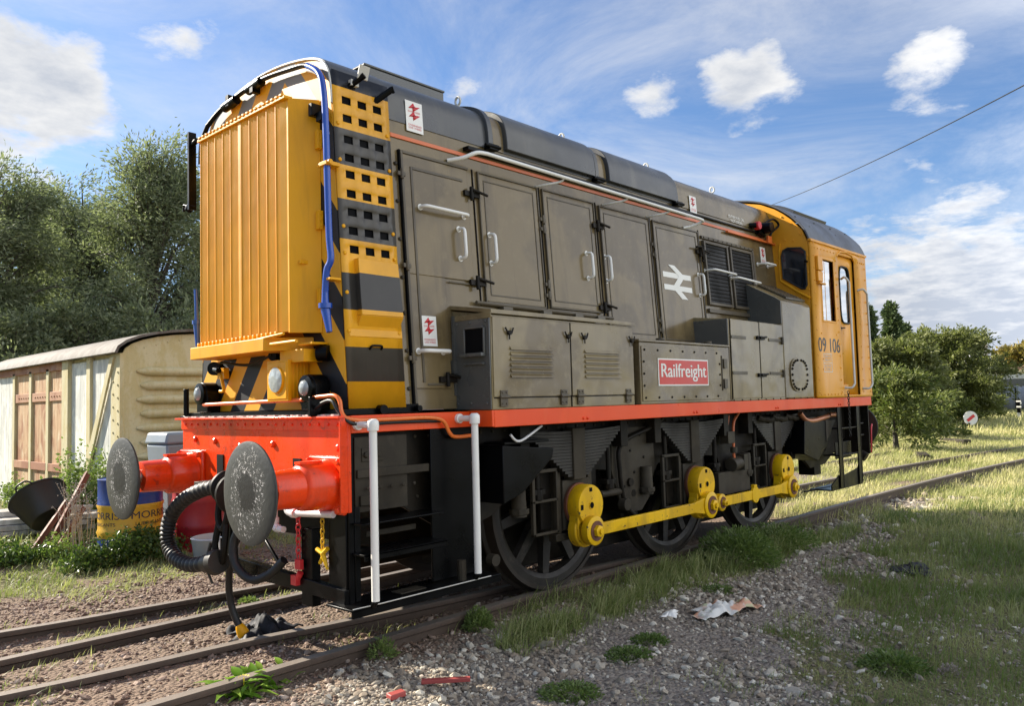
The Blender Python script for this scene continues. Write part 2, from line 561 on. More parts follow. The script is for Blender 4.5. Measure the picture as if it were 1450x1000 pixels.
def obj(name, mb, mat, parent=None, bevel=0.0, smooth=35, solid=0.0, label=None):
    """one mesh object; pieces that stand clear of each other become parts of their own"""
    if parent is not None and (name not in NOSPLIT or name == 'bolt') and len(mb.v) < 6000:
        cl = clusters(mb)
        if 1 < len(cl) <= (12 if name == 'bolt' else 24):
            first = None
            for ids in cl:
                order = sorted(ids); mp = {a: i for i, a in enumerate(order)}
                sub = MB(); sub.v = [mb.v[a] for a in order]; sub.f = [tuple(mp[q] for q in f) for f in mb.f if f[0] in ids]
                o = obj1(name, sub, mat, parent, bevel, smooth, solid, label)
                first = first or o
            return first
    return obj1(name, mb, mat, parent, bevel, smooth, solid, label)

def obj1(name, mb, mat, parent=None, bevel=0.0, smooth=35, solid=0.0, label=None):
    me = mesh_from(name, mb.v, mb.f, mat, smooth)
    # consistent outward normals
    import bmesh
    bm = bmesh.new(); bm.from_mesh(me)
    bmesh.ops.recalc_face_normals(bm, faces=bm.faces)
    bm.to_mesh(me); bm.free()
    o = bpy.data.objects.new(name, me)
    COL.objects.link(o)
    if parent is not None:
        o.parent = parent
        o.matrix_parent_inverse = ROOTS.get(parent.name, Matrix.Identity(4))
    if solid:
        md = o.modifiers.new('solid', 'SOLIDIFY'); md.thickness = solid; md.offset = -1
    if bevel:
        md = o.modifiers.new('bevel', 'BEVEL'); md.width = bevel; md.segments = 2
        md.limit_method = 'ANGLE'; md.angle_limit = R(40)
        md.harden_normals = False
    if label:
        o['label'] = label
    return o

ROOTS = {}
def thing(name, label, cat, loc=(0, 0, 0), group=None):
    o = bpy.data.objects.new(name, None)
    COL.objects.link(o)
    o.location = loc
    o.empty_display_size = .2
    o['label'] = label; o['category'] = cat
    if group: o['group'] = group
    ROOTS[o.name] = Matrix.Translation(-Vector(loc))
    return o

def tag(o, label, cat, group=None, kind=None):
    o['label'] = label; o['category'] = cat
    if group: o['group'] = group
    if kind: o['kind'] = kind
    return o

def centre_origin(o, loc):
    """move a single-mesh thing's origin to loc without moving the mesh"""
    o.data.transform(Matrix.Translation(-Vector(loc)))
    o.location = loc
    return o

def dup(root, loc=None, rotz=None, scale=None, label=None):
    r = root.copy(); COL.objects.link(r)
    if loc is not None: r.location = loc
    if rotz is not None: r.rotation_euler = (0, 0, rotz)
    if scale is not None: r.scale = (scale, scale, scale) if isinstance(scale, (int, float)) else scale
    if label: r['label'] = label
    for ch in list(root.children):
        c = ch.copy(); COL.objects.link(c); c.parent = r
        for g in list(ch.children):
            d = g.copy(); COL.objects.link(d); d.parent = c
    return r

def text_obj(name, body, size, mat, parent, origin, xdir, ydir, width=None, extrude=.001, align='CENTER', height=None, bold=0.0):
    """flat lettering: origin = centre, xdir/ydir unit vectors of the lettering plane; fitted to width/height"""
    cu = bpy.data.curves.new(name, 'FONT')
    cu.body = body
    cu.size = 1.0
    cu.align_x = align
    cu.extrude = 0.0
    cu.offset = 0
    cu.space_line = 1.0
    t = bpy.data.objects.new(name, cu)
    COL.objects.link(t)
    dg = bpy.context.evaluated_depsgraph_get()
    me = bpy.data.meshes.new_from_object(t.evaluated_get(dg))
    bpy.data.objects.remove(t)
    xs = [v.co.x for v in me.vertices]; ys = [v.co.y for v in me.vertices]
    cx = (min(xs) + max(xs)) / 2; cy = (min(ys) + max(ys)) / 2
    sx = (width / (max(xs) - min(xs))) if width else size
    sy = (height / (max(ys) - min(ys))) if height else (sx if width else size)
    X = Vector(xdir).normalized(); Y = Vector(ydir).normalized(); O = Vector(origin)
    nn = X.cross(Y)
    src = [(v.co.x, v.co.y) for v in me.vertices]; fsrc = [tuple(f.vertices) for f in me.polygons]
    vs = []; fs = []
    for k, sh in enumerate((0,) if not bold else (-bold, 0, bold)):
        b0 = len(vs)
        vs += [O + X * (a + sh - cx) * sx + Y * (c - cy) * sy + nn * (.0004 * k) for a, c in src]
        fs += [tuple(i + b0 for i in f) for f in fsrc]
    me = bpy.data.meshes.new(name)
    me.from_pydata(vs, [], fs)
    me.materials.clear()
    me.materials.append(mat)
    me.name = name
    o = bpy.data.objects.new(name, me)
    COL.objects.link(o)
    if parent is not None:
        o.parent = parent
        o.matrix_parent_inverse = ROOTS.get(parent.name, Matrix.Identity(4))
    return o

def np_mesh(name, verts, faces_quads, mat, tint=None, smooth=False, tris=False):
    k = 3 if tris else 4
    me = bpy.data.meshes.new(name)
    nv = len(verts); nf = len(faces_quads)
    me.vertices.add(nv); me.loops.add(nf * k); me.polygons.add(nf)
    me.vertices.foreach_set('co', np.asarray(verts, np.float32).ravel())
    me.loops.foreach_set('vertex_index', np.asarray(faces_quads, np.int32).ravel())
    me.polygons.foreach_set('loop_start', np.arange(0, nf * k, k, dtype=np.int32))
    me.polygons.foreach_set('loop_total', np.full(nf, k, np.int32))
    me.polygons.foreach_set('use_smooth', np.full(nf, smooth))
    if tint is not None:
        a = me.attributes.new('tint', 'FLOAT', 'POINT')
        a.data.foreach_set('value', np.asarray(tint, np.float32))
    me.materials.append(mat)
    me.update(calc_edges=True)
    return me
# ------------------------------------------------------------------ LOCOMOTIVE  (x = along, nose at x=0; near side is -y; rail top z=0)
loco = thing('shunting_locomotive', 'grey diesel shunting locomotive with yellow nose, orange cab and red bufferbeam standing on the rails', 'locomotive', (4.0, 0, 0))
YS = 1.287            # outer side of boxes, valance and cab
ZP = 1.44             # running plate
def hy(z): return .955 - .065 * (z - 1.48)      # half width of the hood at height z
def hp(x, z, d=0.0): return (x, -(hy(z) + d), z)
def hbox(mb, x0, x1, z0, z1, d0, d1):
    return mb.hexa([hp(x0, z0, d1), hp(x1, z0, d1), hp(x1, z0, d0), hp(x0, z0, d0), hp(x0, z1, d1), hp(x1, z1, d1), hp(x1, z1, d0), hp(x0, z1, d0)])
def hframe(mb, x0, x1, z0, z1, w, d0, d1):
    hbox(mb, x0, x0 + w, z0, z1, d0, d1); hbox(mb, x1 - w, x1, z0, z1, d0, d1)
    hbox(mb, x0 + w, x1 - w, z0, z0 + w, d0, d1); hbox(mb, x0 + w, x1 - w, z1 - w, z1, d0, d1)
def sbox(mb, x0, x1, z0, z1, d0, d1, y=YS): return mb.box(x0, x1, -y - d1, -y - d0, z0, z1)
def sframe(mb, x0, x1, z0, z1, w, d0, d1, y=YS):
    sbox(mb, x0, x0 + w, z0, z1, d0, d1, y); sbox(mb, x1 - w, x1, z0, z1, d0, d1, y)
    sbox(mb, x0 + w, x1 - w, z0, z0 + w, d0, d1, y); sbox(mb, x0 + w, x1 - w, z1 - w, z1, d0, d1, y)

HALF = [(0.955, 1.48), (.829, 3.42), (.822, 3.54), (.800, 3.635), (.750, 3.705), (.66, 3.755), (.50, 3.80), (.25, 3.84), (0, 3.855)]
def hood_profile(grow=0.0, zmin=1.48):
    h = [(y + grow, z + (grow if z > 3.5 else 0)) for y, z in HALF]
    h[0] = (hy(zmin) + grow, zmin)
    return [(-y, z) for y, z in h] + [(y, z) for y, z in reversed(h[:-1])]

# --- running plate, valance, bufferbeams
m = MB(); m.box(.02, .99, -1.06, 1.06, 1.415, ZP - .002).box(.99, 7.98, -1.27, 1.27, 1.415, ZP)
obj('running_plate', m, M['frame'], loco, .004)
m = MB()
m.box(0.006, .975, -1.078, -1.062, 1.335, ZP); m.box(.978, 1.0, -YS, -1.06, 1.335, ZP + .004)
m.box(1.001, 8.0, -YS, -1.268, 1.33, ZP + .004)
v_ = obj('valance', m, M['valance'], loco, .004)
m = MB()
for x in (1.95, 3.55, 5.2, 6.9): m.bolts([(x, -YS, 1.36), (x + .05, -YS, 1.36)], .012, .01)
obj('bolt', m, M['red'], v_)
m = MB(); m.box(0.006, .975, 1.062, 1.078, 1.335, ZP); m.box(.978, 1.0, 1.06, YS, 1.335, ZP); m.box(1.001, 8.0, 1.268, YS, 1.33, ZP + .004)
obj('valance', m, M['valance'], loco, .004)
m = MB()
m.prism([(-1.078, .872), (-1.078, 1.438), (1.078, 1.438), (1.078, .872), (.62, .872), (.52, .93), (-.32, .93), (-.42, .872)], 'x', -.022, .004)
bb = obj('bufferbeam', m, M['red'], loco, .004)
m = MB(); m.box(-.085, -.023, -1.078, 1.078, 1.426, 1.44); m.box(-.034, -.023, -1.078, 1.078, 1.352, 1.425)
m.bolts([(-.034, -1.0 + i * .1, 1.39) for i in range(21)], .010, .009, (-1, 0, 0))
m.box(-.075, -.023, -1.079, -1.067, .874, 1.425)
obj('stiffening_angle', m, M['red'], bb, .003)
m = MB(); m.bolts([(-.023, y, z) for y, z in ((.86, 1.28), (.55, 1.27), (.18, 1.24), (-.25, 1.26), (-.99, 1.25), (-.02, 1.12), (.3, 1.14), (-.62, 1.12))], .022, .018, (-1, 0, 0), 10)
obj('rivet', m, M['red'], bb)
m = MB()
for yy in (.47, -.54): m.box(-.03, -.0235, yy - .045, yy + .045, 1.035, 1.175)
m.box(-.03, -.0235, .06, .18, .98, 1.10)
obj('slot', m, M['dark'], bb)
m = MB(); m.box(-.05, -.022, -.05, .0, 1.16, 1.24); m.box(-.05, -.022, .02, .055, 1.14, 1.2)
obj('lamp_bracket', m, M['red'], bb, .004)
m = MB(); m.prism([(-1.24, .70), (-1.24, 1.438), (1.24, 1.438), (1.24, .70)], 'x', 7.985, 8.01)
rb = obj('rear_bufferbeam', m, M['frame'], loco, .004)
# frame plate behind the beam line, dark strip under the nose
m = MB(); m.box(-.02, .3, -.98, .98, 1.441, 1.478)
obj('nose_plinth', m, M['black'], loco, .004)
m = MB()
for i in range(44):
    y = 1.0 - i * .046
    m.box(-.052 - .008 * ((i * 7) % 3), -.023, y - .016, y + .012, 1.441, 1.448 + .003 * (i % 2))
obj('chipped_edge', m, M['offwhite'], loco)

# --- buffers
def buffer(cy, x0, sgn, nm='buffer'):
    cz = 1.03
    m = MB()
    m.box(x0, x0 + sgn * .03, cy - .185, cy + .185, cz - .17, cz + .17)
    b = obj(nm, m, M['red'], loco, .012)
    ax = (sgn, 0, 0)
    m = MB(); m.lathe([(.155, .03), (.150, .06), (.142, .09), (.138, .20), (.128, .215), (.115, .225), (.112, .38), (.108, .40), (.085, .405)], (x0, cy, cz), ax, 40)
    obj('buffer_stock', m, M['red'], b, smooth=50)
    m = MB(); m.lathe([(.055, .39), (.055, .505)], (x0, cy, cz), ax, 24)
    obj('plunger', m, M['steel'], b, smooth=50)
    m = MB(); m.lathe([(.07, .495), (.12, .505), (.279, .508), (.287, .514), (.287, .524), (.27, .530), (.2, .536), (.1, .541), (.0, .543)], (x0, cy, cz), ax, 64)
    obj('buffer_head', m, buffer_face_mat(cy, cz), b, smooth=35)
    m = MB(); m.bolts([(x0 + sgn * .03, cy + a, cz + c) for a in (-.155, .155) for c in (-.14, .14)], .022, .03, ax, 6)
    m.box(x0 + sgn * .07, x0 + sgn * .22, cy - .03, cy + .03, cz + .135, cz + .15)
    obj('bolt', m, M['red'], b)
for cy in (-.888, .888):
    buffer(cy, -.022, -1)
    buffer(cy, 8.012, 1)

# --- draw gear and pipes at the front
m = MB(); m.box(-.15, -.02, -.04, .04, .98, 1.10); m.tube(smooth_path([(-.15, 0, 1.04), (-.24, 0, 1.06), (-.30, 0, 1.0), (-.27, 0, .93), (-.2, 0, .94)]), .035, 10)
m.tube(smooth_path([(-.22, .06, 1.0), (-.25, .06, .8), (-.25, 0, .72), (-.25, -.06, .8), (-.22, -.06, 1.0)]), .022, 8)
m.tube(smooth_path([(-.25, .05, .75), (-.27, .06, .6), (-.26, 0, .5), (-.27, -.06, .6), (-.25, -.05, .75)]), .022, 8)
obj('coupling_hook', m, M['frame'], loco)
# corrugated vacuum hose
path = smooth_path([(-.20, -.10, .97), (-.27, .08, .985), (-.30, .26, .945), (-.31, .46, .87), (-.31, .63, .76), (-.31, .69, .64), (-.31, .65, .53), (-.31, .52, .47), (-.30, .34, .455), (-.29, .12, .49)], 12)
rs = [.045 + .006 * (1 if (i % 3) < 2 else -1) for i in range(len(path))]
m = MB(); m.tube(path, rs, 18)
vh = obj('vacuum_hose', m, M['rubber'], loco, smooth=80)
m = MB(); m.cyl((-.29, .14, .485), (-.285, .02, .51), .062, .062, 16); m.cyl((-.285, .03, .505), (-.285, -.02, .515), .085, .075, 18)
m.tube([(-.29, .12, .55), (-.28, .1, .62)], .012, 6); m.tube([(-.3, .1, .43), (-.28, .08, .36)], .008, 6)
obj('hose_coupling', m, M['spring'], vh)
m = MB(); m.lathe([(.10, 0), (.13, .01), (.135, .03), (.12, .05), (.06, .07)], (-.22, -.14, .95), (.2, 1, 0), 24)
obj('hose_elbow', m, M['frame'], vh)
m = MB(); m.box(-.30, -.02, .22, .30, .985, 1.015); obj('bracket', m, M['frame_lt'], loco, .004)
# hanging brake hose to the ground with a yellow valve end
path = smooth_path([(-.06, -.24, .80), (-.19, -.12, .68), (-.17, .03, .52), (-.145, .12, .37), (-.125, .145, .22), (-.10, .125, .10), (-.08, .10, .04)], 8)
m = MB(); m.tube(path, .0235, 12)
bh = obj('brake_hose', m, M['rubber'], loco, smooth=80)
m = MB(); m.lathe([(.022, -.02), (.032, 0), (.036, .02), (.040, .05), (.036, .085), (.02, .10)], (-.078, .098, .035), (.35, -.15, -.92), 16)
m.cyl((-.048, .085, -.04), (-.03, .08, -.075), .018, .014, 10)
obj('valve_end', m, M['yellow'], bh, .004)
# second looped hose
path = smooth_path([(-.08, -.24, .84), (-.20, -.20, .78), (-.24, -.13, .64), (-.24, -.16, .50), (-.20, -.28, .42), (-.14, -.4, .46), (-.10, -.5, .55)], 8)
m = MB(); m.tube(path, .028, 12); obj('brake_hose', m, M['rubber'], loco, smooth=80)
# white pipes under the beam
m = MB()
m.tube([(-.09, -.37, .86), (-.09, -.37, .77)], .022, 12); m.cyl((-.09, -.37, .80), (-.09, -.37, .765), .030)
m.tube(smooth_path([(-.09, -.37, .77), (-.09, -.38, .745), (-.09, -.42, .735)], 4), .026, 12); m.tube([(-.09, -.42, .735), (-.09, -.48, .735)], .020, 12)
m.tube([(-.09, -.50, .895), (-.09, -.56, .895)], .030, 12)
m.tube(smooth_path([(-.09, -.53, .89), (-.09, -.535, .855), (-.09, -.58, .845)], 4), .024, 12); m.tube([(-.09, -.58, .845), (-.06, -.98, .862)], .021, 12)
m.cyl((-.09, -.585, .845), (-.09, -.62, .847), .029); m.tube([(-.10, .0, .89), (-.10, -.09, .89)], .022, 12)
obj('air_pipe', m, M['pvc'], loco)
m = MB()
ch = [(-.06, -.60, .86 - i * .035) for i in range(9)]
for i, p in enumerate(ch):
    a = .016
    if i % 2: m.tube([(p[0] + a * math.cos(t), p[1], p[2] + .024 * math.sin(t)) for t in [k * math.pi / 4 for k in range(8)]], .005, 6, closed=True)
    else: m.tube([(p[0], p[1] + a * math.cos(t), p[2] + .024 * math.sin(t)) for t in [k * math.pi / 4 for k in range(8)]], .005, 6, closed=True)
m.box(-.075, -.05, -.64, -.58, .50, .56); m.box(-.08, -.045, -.60, -.54, .40, .46); m.tube([(-.06, -.62, .48), (-.06, -.59, .44)], .02, 8)
obj('red_chain', m, M['sign_red'], loco)
m = MB()
for i in range(7):
    p = (-.05, -.85, .84 - i * .03)
    if i % 2: m.tube([(p[0] + .012 * math.cos(t), p[1], p[2] + .02 * math.sin(t)) for t in [k * math.pi / 4 for k in range(8)]], .0045, 6, closed=True)
    else: m.tube([(p[0], p[1] + .012 * math.cos(t), p[2] + .02 * math.sin(t)) for t in [k * math.pi / 4 for k in range(8)]], .0045, 6, closed=True)
m.tube([(-.05, -.79, .64), (-.05, -.85, .62), (-.05, -.90, .655)], .014, 8); m.tube([(-.05, -.85, .62), (-.05, -.90, .53)], [.016, .008], 8)
m.tube([(-.05, -.85, .6), (-.05, -.82, .56)], .012, 8)
obj('yellow_shackle', m, M['yellow_rod'], loco)

# --- hood body
m = MB(); m.prism(hood_profile(0, 1.46), 'x', .50, 6.27)
hood = obj('hood', m, M['grey'], loco, smooth=25)
# roof skin: separate darker sheet 4 mm proud
def strip_shell(x0, x1, prof, th):
    """thin shell over an open profile [(y,z)..]"""
    m = MB(); n = len(prof)
    outer = []
    for i, (y, z) in enumerate(prof):
        a = prof[max(i - 1, 0)]; b = prof[min(i + 1, n - 1)]
        t = Vector((b[0] - a[0], b[1] - a[1])).normalized()
        nn = Vector((-t.y, t.x))
        outer.append((y + nn.x * th, z + nn.y * th))
    poly = list(prof) + list(reversed(outer))
    k = 2 * n
    vs = [(x0, p[0], p[1]) for p in poly] + [(x1, p[0], p[1]) for p in poly]
    fs = []
    for i in range(k):
        j = (i + 1) % k
        fs.append((i, i + k, j + k, j))
    for i in range(n - 1):
        fs.append((i, i + 1, k - 2 - i, k - 1 - i)); fs.append((k + i, k + k - 1 - i, k + k - 2 - i, k + i + 1))
    return m.add(vs, fs)
RP = [(y, z) for y, z in hood_profile(0) if z > 3.35]
def densify(p, k=4):
    out = [tuple(v) for v in [(q.x, q.y) for q in smooth_path([Vector((a, b, 0)) for a, b in p], k)]]
    return out
RPD = densify(RP)
NEAR = [p for p in RPD if p[0] < -.5]
m = strip_shell(.50, 6.27, RPD, .006)
roof = obj('roof', m, M['roof'], loco, smooth=60)
# lower roof flank painted body grey between the dark covers
for (a, b) in ((1.52, 1.63), (2.84, 2.96), (4.14, 6.24)):
    m = strip_shell(a, b, [p for p in NEAR if p[1] < 3.69], .010)
    obj('roof_flank', m, M['grey'], roof, smooth=60)
for x in (1.47, 2.80, 4.11):
    m = strip_shell(x - .025, x + .025, RPD, .035)
    obj('roof_band', m, M['roof'], roof, .004, smooth=60)
    m = MB(); m.box(x - .05, x + .05, -.90, -.84, 3.40, 3.44); m.tube([(x - .09, -.89, 3.42), (x + .06, -.90, 3.42)], .014, 8)
    obj('band_clamp', m, M['black'], roof)
for (a, b) in ((1.64, 2.76), (2.97, 4.08)):
    pr_ = [p for p in NEAR if p[1] > 3.44]
    m = strip_shell(a, b, pr_, .045)
    obj('roof_cover', m, M['grey2'] if 0 else M['roof'], roof, .006, smooth=60)
m = MB(); m.box(.64, 1.40, -.42, .42, 3.80, 3.955); m.box(.63, 1.41, -.425, .425, 3.957, 3.975)
obj('roof_hatch', m, M['grey2'], roof, .006)
m = MB()
for x in (1.43, 2.70, 4.05, 5.4): m.tube([(x, -.55 + .028 * math.cos(t), 3.86 + .034 * math.sin(t)) for t in [k * math.pi / 5 for k in range(10)]], .009, 8, closed=True); m.cyl((x, -.55, 3.78), (x, -.55, 3.83), .014)
obj('lifting_eye', m, M['offwhite'], roof)
m = MB(); m.cyl((5.78, -.87, 3.44), (5.78, -.93, 3.44), .05, .05, 8); obj('fuel_valve', m, M['sign_red'], roof, .006)
m = MB(); m.cyl((5.98, -.83, 3.44), (5.98, -.98, 3.44), .07, .06); m.cyl((5.84, -.86, 3.39), (6.0, -.86, 3.36), .03); m.tube(smooth_path([(5.98, -.9, 3.5), (6.12, -.93, 3.56), (6.22, -.95, 3.5), (6.12, -.9, 3.40), (6.10, -.88, 3.3)]), .013, 8)
m.cyl((5.7, -.84, 3.44), (5.74, -.9, 3.44), .03)
obj('fuel_filler', m, M['black'], roof)

# --- nose (radiator section)
m = MB()
pts = hood_profile(0, 1.478)
m.prism(pts, 'x', .085, .498)
nose = obj('nose', m, M['dark'], loco, smooth=25)
# front sheet with chevrons
m = MB(); m.prism(hood_profile(-.002, 1.48), 'x', .070, .084)
obj('nose_front', m, M['chevron'], nose, .004, smooth=25)
# rim round the arch
arch = [(y, z) for y, z in hood_profile(.0) if z > 3.3]
arch = densify(arch, 4)
m = MB(); m.tube([(.068, y * 1.0, z - .004) for y, z in arch], .008, 8)
obj('arch_rim', m, M['offwhite'], nose, smooth=60)
m = strip_shell(.07, .50, [p for p in RPD if p[1] > 3.535], .010)
obj('nose_roof', m, M['roof'], nose, .003, smooth=60)
# near and far side sheets with real slots
def slotted_side(sgn):
    xs = [.072, .14, .205, .235, .30, .345, .385, .455, .515]
    xs = [.072, .140, .210, .262, .332, .384, .454, .515]
    rows = [3.455, 3.335, 3.195, 3.075, 2.965, 2.84, 2.72, 2.60, 2.48]
    zs = [1.48]
    for r_ in reversed(rows): zs += [r_ - .028, r_ + .024]
    zs.append(3.64)
    m = MB(); vs = {}; v = []; f = []
    def idx(i, j):
        if (i, j) not in vs:
            z = zs[j]
            y = hy(z) + .008 if z < 3.5 else .822 + .0
            vs[(i, j)] = len(v); v.append((xs[i], sgn * y, z))
        return vs[(i, j)]
    for j in range(len(zs) - 1):
        for i in range(len(xs) - 1):
            hole = (j % 2 == 1) and i in (1, 3, 5)
            if not hole: f.append((idx(i, j), idx(i + 1, j), idx(i + 1, j + 1), idx(i, j + 1)))
    m.add(v, f)
    return m
m = slotted_side(-1)
ns = obj('radiator_side_panel', m, M['bands'], nose, solid=.0)
md = ns.modifiers.new('solid', 'SOLIDIFY'); md.thickness = .007; md.offset = 0
m = slotted_side(1); o_ = obj('radiator_side_panel', m, M['bands'], nose)
md = o_.modifiers.new('solid', 'SOLIDIFY'); md.thickness = .007; md.offset = 0
# projecting ducts on the side
m = MB()
m.hexa([hp(.17, 1.99, .01), hp(.50, 1.99, .01), hp(.50, 1.99, 0), hp(.17, 1.99, 0), hp(.17, 2.06, .06), hp(.50, 2.06, .06), hp(.50, 2.06, 0), hp(.17, 2.06, 0)])
m.hexa([hp(.17, 2.061, .06), hp(.50, 2.061, .06), hp(.50, 2.061, 0), hp(.17, 2.061, 0), hp(.17, 2.42, .055), hp(.50, 2.42, .035), hp(.50, 2.42, 0), hp(.17, 2.42, 0)])
hbox(m, .10, .515, 1.925, 1.975, .009, .016)
obj('side_duct', m, M['bands'], nose, .006)
m = MB(); m.bolts([hp(x, z, .010) for z in (1.96, 2.2, 2.45, 2.62, 3.05, 3.29) for x in (.10, .49)], .013, .012, (0, -1, 0))
obj('bolt', m, M['yellow'], nose)
m = MB(); m.tube(smooth_path([hp(.25, 1.85, .01), hp(.26, 1.87, .03), hp(.33, 1.87, .03), hp(.34, 1.85, .01)], 4), .008, 6); m.cyl(hp(.60, 1.47, .0), hp(.60, 1.47, .05), .02); m.cyl(hp(.30, 1.47, 0), hp(.30, 1.47, .06), .03)
m.box(.08, .62, -.965, -.955, 1.445, 1.50)
obj('latch', m, M['black'], nose)
m = MB(); m.box(.20, .26, -.86, -.80, 3.56, 3.60); m.hexa([(.22, -.90, 3.60), (.30, -.90, 3.60), (.30, -.89, 3.60), (.22, -.89, 3.60), (.22, -.93, 3.68), (.30, -.93, 3.68), (.30, -.92, 3.68), (.22, -.92, 3.68)])
obj('bracket', m, M['offwhite'], nose, .002)
m = MB(); m.tube([(.20, -.81, 3.55), (.26, -.92, 3.62)], .02, 8); m.tube([(.40, -.81, 3.50), (.50, -.90, 3.60)], .022, 8); m.tube([(.44, -.81, 3.55), (.52, -.88, 3.62), (.54, -.86, 3.6)], .014, 8)
obj('roof_bracket', m, M['black'], nose)

# radiator shutter housing with folded vertical doors
def grille():
    x0, x1 = .068, -.10
    zb, zt = 1.965, 3.47
    m = MB()
    # side cheeks: taper from nose (y .70) to front (y .60)
    for s in (-1, 1):
        m.hexa([(x0, s * .70, zb), (x1, s * .595, zb), (x1, s * .575, zb), (x0, s * .68, zb), (x0, s * .70, zt), (x1, s * .595, zt), (x1, s * .575, zt), (x0, s * .68, zt)])
    m.box(x1 + .01, x0, -.575, .575, zt - .03, zt - .004)
    g = obj('radiator_shutter', m, M['yellow'], loco, .003)
    for (a, b) in ((-.578, -.018), (.018, .578)):
        d = MB(); n = 5; w = (b - a) / n
        prof = []
        for i in range(n):
            y = a + i * w
            prof += [(x1 + .003, y + .001), (x1 - .013, y + w * .55), (x1 - .005, y + w * .60), (x1 - .015, y + w * .92), (x1 + .003, y + w * .985)]
        poly = prof + [(x1 + .03, b), (x1 + .03, a)]
        d.prism([(p[0], p[1]) for p in poly], 'z', zb + .01, zt - .01)
        dd = obj('shutter_door', d, M['yellow'], g, smooth=10)
        rbm = MB()
        for i in range(n):
            for fr_x in (.985,):
                yb = a + (i + fr_x) * w
                rbm.box(x1 - .017, x1 + .004, yb - .003, yb + .003, zb + .015, zt - .015)
        obj1('door_ribs', rbm, M['yellow'], dd, smooth=None)
    m = MB(); m.box(x1 - .018, x1 + .02, -.017, .017, zb, zt); obj('centre_strip', m, M['yellow'], g, .003)
    m = MB(); m.box(x1 - .030, x1 + .03, -.60, .60, zt - .008, zt + .012)
    for i in range(22):
        y = -.56 + i * .0533
        m.box(x1 - .036, x1 - .012, y - .016, y + .016, zt + .012, zt + .026)
    obj('top_rim', m, M['yellow'], g, .003)
    m = MB(); m.hexa([(x1 - .075, -.40, 1.86), (x0, -.60, 1.86), (x0, .62, 1.86), (x1 - .075, .62, 1.86), (x1 - .075, -.40, 1.945), (x0, -.60, 1.945), (x0, .62, 1.945), (x1 - .075, .62, 1.945)])
    for i in range(20):
        y = -.52 + i * .0553
        m.box(x1 - .062, x1 - .025, y - .012, y + .012, 1.946, 1.975)
    obj('bottom_sill', m, M['yellow'], g, .004)
    m = MB(); m.box(x0 - .002, x1 + .03, -.70, -.42, 1.78, 1.86); m.tube([(x1 - .05, -.45, 1.90), (x1 - .05, -.75, 1.90)], .012, 8); m.tube([(x1 - .06, -.1, 1.93), (x1 - .06, -.62, 1.955)], .010, 8)
    m.box(x1 + .05, x0, -.76, -.60, 1.885, 1.90)
    obj('linkage', m, M['yellow'], g, .003)
    m = MB()
    for z in (2.12, 2.62, 3.14): m.box(.03, .06, -.735, -.695, z, z + .12); m.bolts([(.045, -.735, z + .02 + k * .04) for k in range(3)], .008, .006)
    obj('hinge', m, M['yellow'], g, .003)
    m = MB(); m.box(x1 + .04, x1 + .10, -.655, -.635, 2.40, 2.425); obj('catch', m, M['yellow'], g, .003)
    m = MB(); m.box(-.02, .06, -.74, -.70, 3.34, 3.42); m.box(.01, .05, -.80, -.74, 3.30, 3.36); obj('hinge_pin', m, M['black'], g, .003)
grille()
m = MB(); m.box(-.04, .068, -.52, -.30, 1.72, 1.80)
m = MB(); m.cyl((.05, -.20, 1.85), (-.02, -.24, 1.84), .03); m.tube(smooth_path([(-.02, -.24, 1.85), (.0, .1, 1.80), (.0, .5, 1.84)]), .010, 8); m.cyl((.06, .66, 1.80), (.0, .62, 1.80), .05); m.cyl((.0, .60, 1.79), (-.02, .5, 1.78), .02)
m.cyl((.06, -.78, 1.83), (.02, -.72, 1.83), .05)
obj('shutter_linkage', m, M['black'], loco)
m = MB(); m.tube(smooth_path([(.05, .58, 1.80), (.02, .54, 1.74), (.03, .52, 1.64), (.03, .58, 1.63)]), .012, 8); m.box(.02, .06, .50, .60, 1.72, 1.80); obj('hook', m, M['yellow'], loco)
# headlamp box
m = MB(); m.box(-.10, .066, -.545, -.315, 1.55, 1.79)
hl = obj('headlamp', m, M['yellow'], loco, .006)
m = MB(); m.box(-.095, -.07, -.555, -.305, 1.54, 1.80)
for k in range(4): m.box(-.05 + k * .026, -.04 + k * .026, -.55, -.31, 1.545, 1.795)
obj('lamp_rib', m, M['yellow'], hl, .002)
m = MB(); m.lathe([(.086, 0), (.086, .010), (.08, .012)], (-.10, -.43, 1.675), (-1, 0, 0), 32); obj('lamp_ring', m, M['yellow'], hl, smooth=40)
m = MB(); m.lathe([(.080, .004), (.079, .013), (.06, .017), (.03, .019), (.0, .020)], (-.10, -.43, 1.675), (-1, 0, 0), 32); obj('lamp_lens', m, M['lens'], hl, smooth=60)
def marker(cy):
    m = MB(); m.cyl((-.045, cy, 1.615), (.06, cy, 1.615), .085, .085, 24); m.box(-.04, .06, cy - .085, cy + .085, 1.48, 1.615); m.box(-.10, -.02, cy - .11, cy - .085, 1.44, 1.56) if cy < 0 else None
    o = obj('marker_lamp', m, M['black'], loco, .004)
    m = MB(); m.lathe([(.080, 0), (.080, .02), (.055, .026)], (-.045, cy, 1.615), (-1, 0, 0), 24); obj('lamp_ring', m, M['black'], o)
    m = MB(); m.lathe([(.050, .02), (.046, .036), (.03, .046), (.0, .050)], (-.045, cy, 1.615), (-1, 0, 0), 20); obj('lamp_lens', m, M['lens'], o, smooth=60)
marker(-.70); marker(.72)
m = MB(); m.cyl((-.03, 1.0, 1.44), (-.03, 1.0, 1.66), .020); m.box(-.06, 0, .96, 1.04, 1.441, 1.455); obj('lamp_iron', m, M['black'], loco, .003)
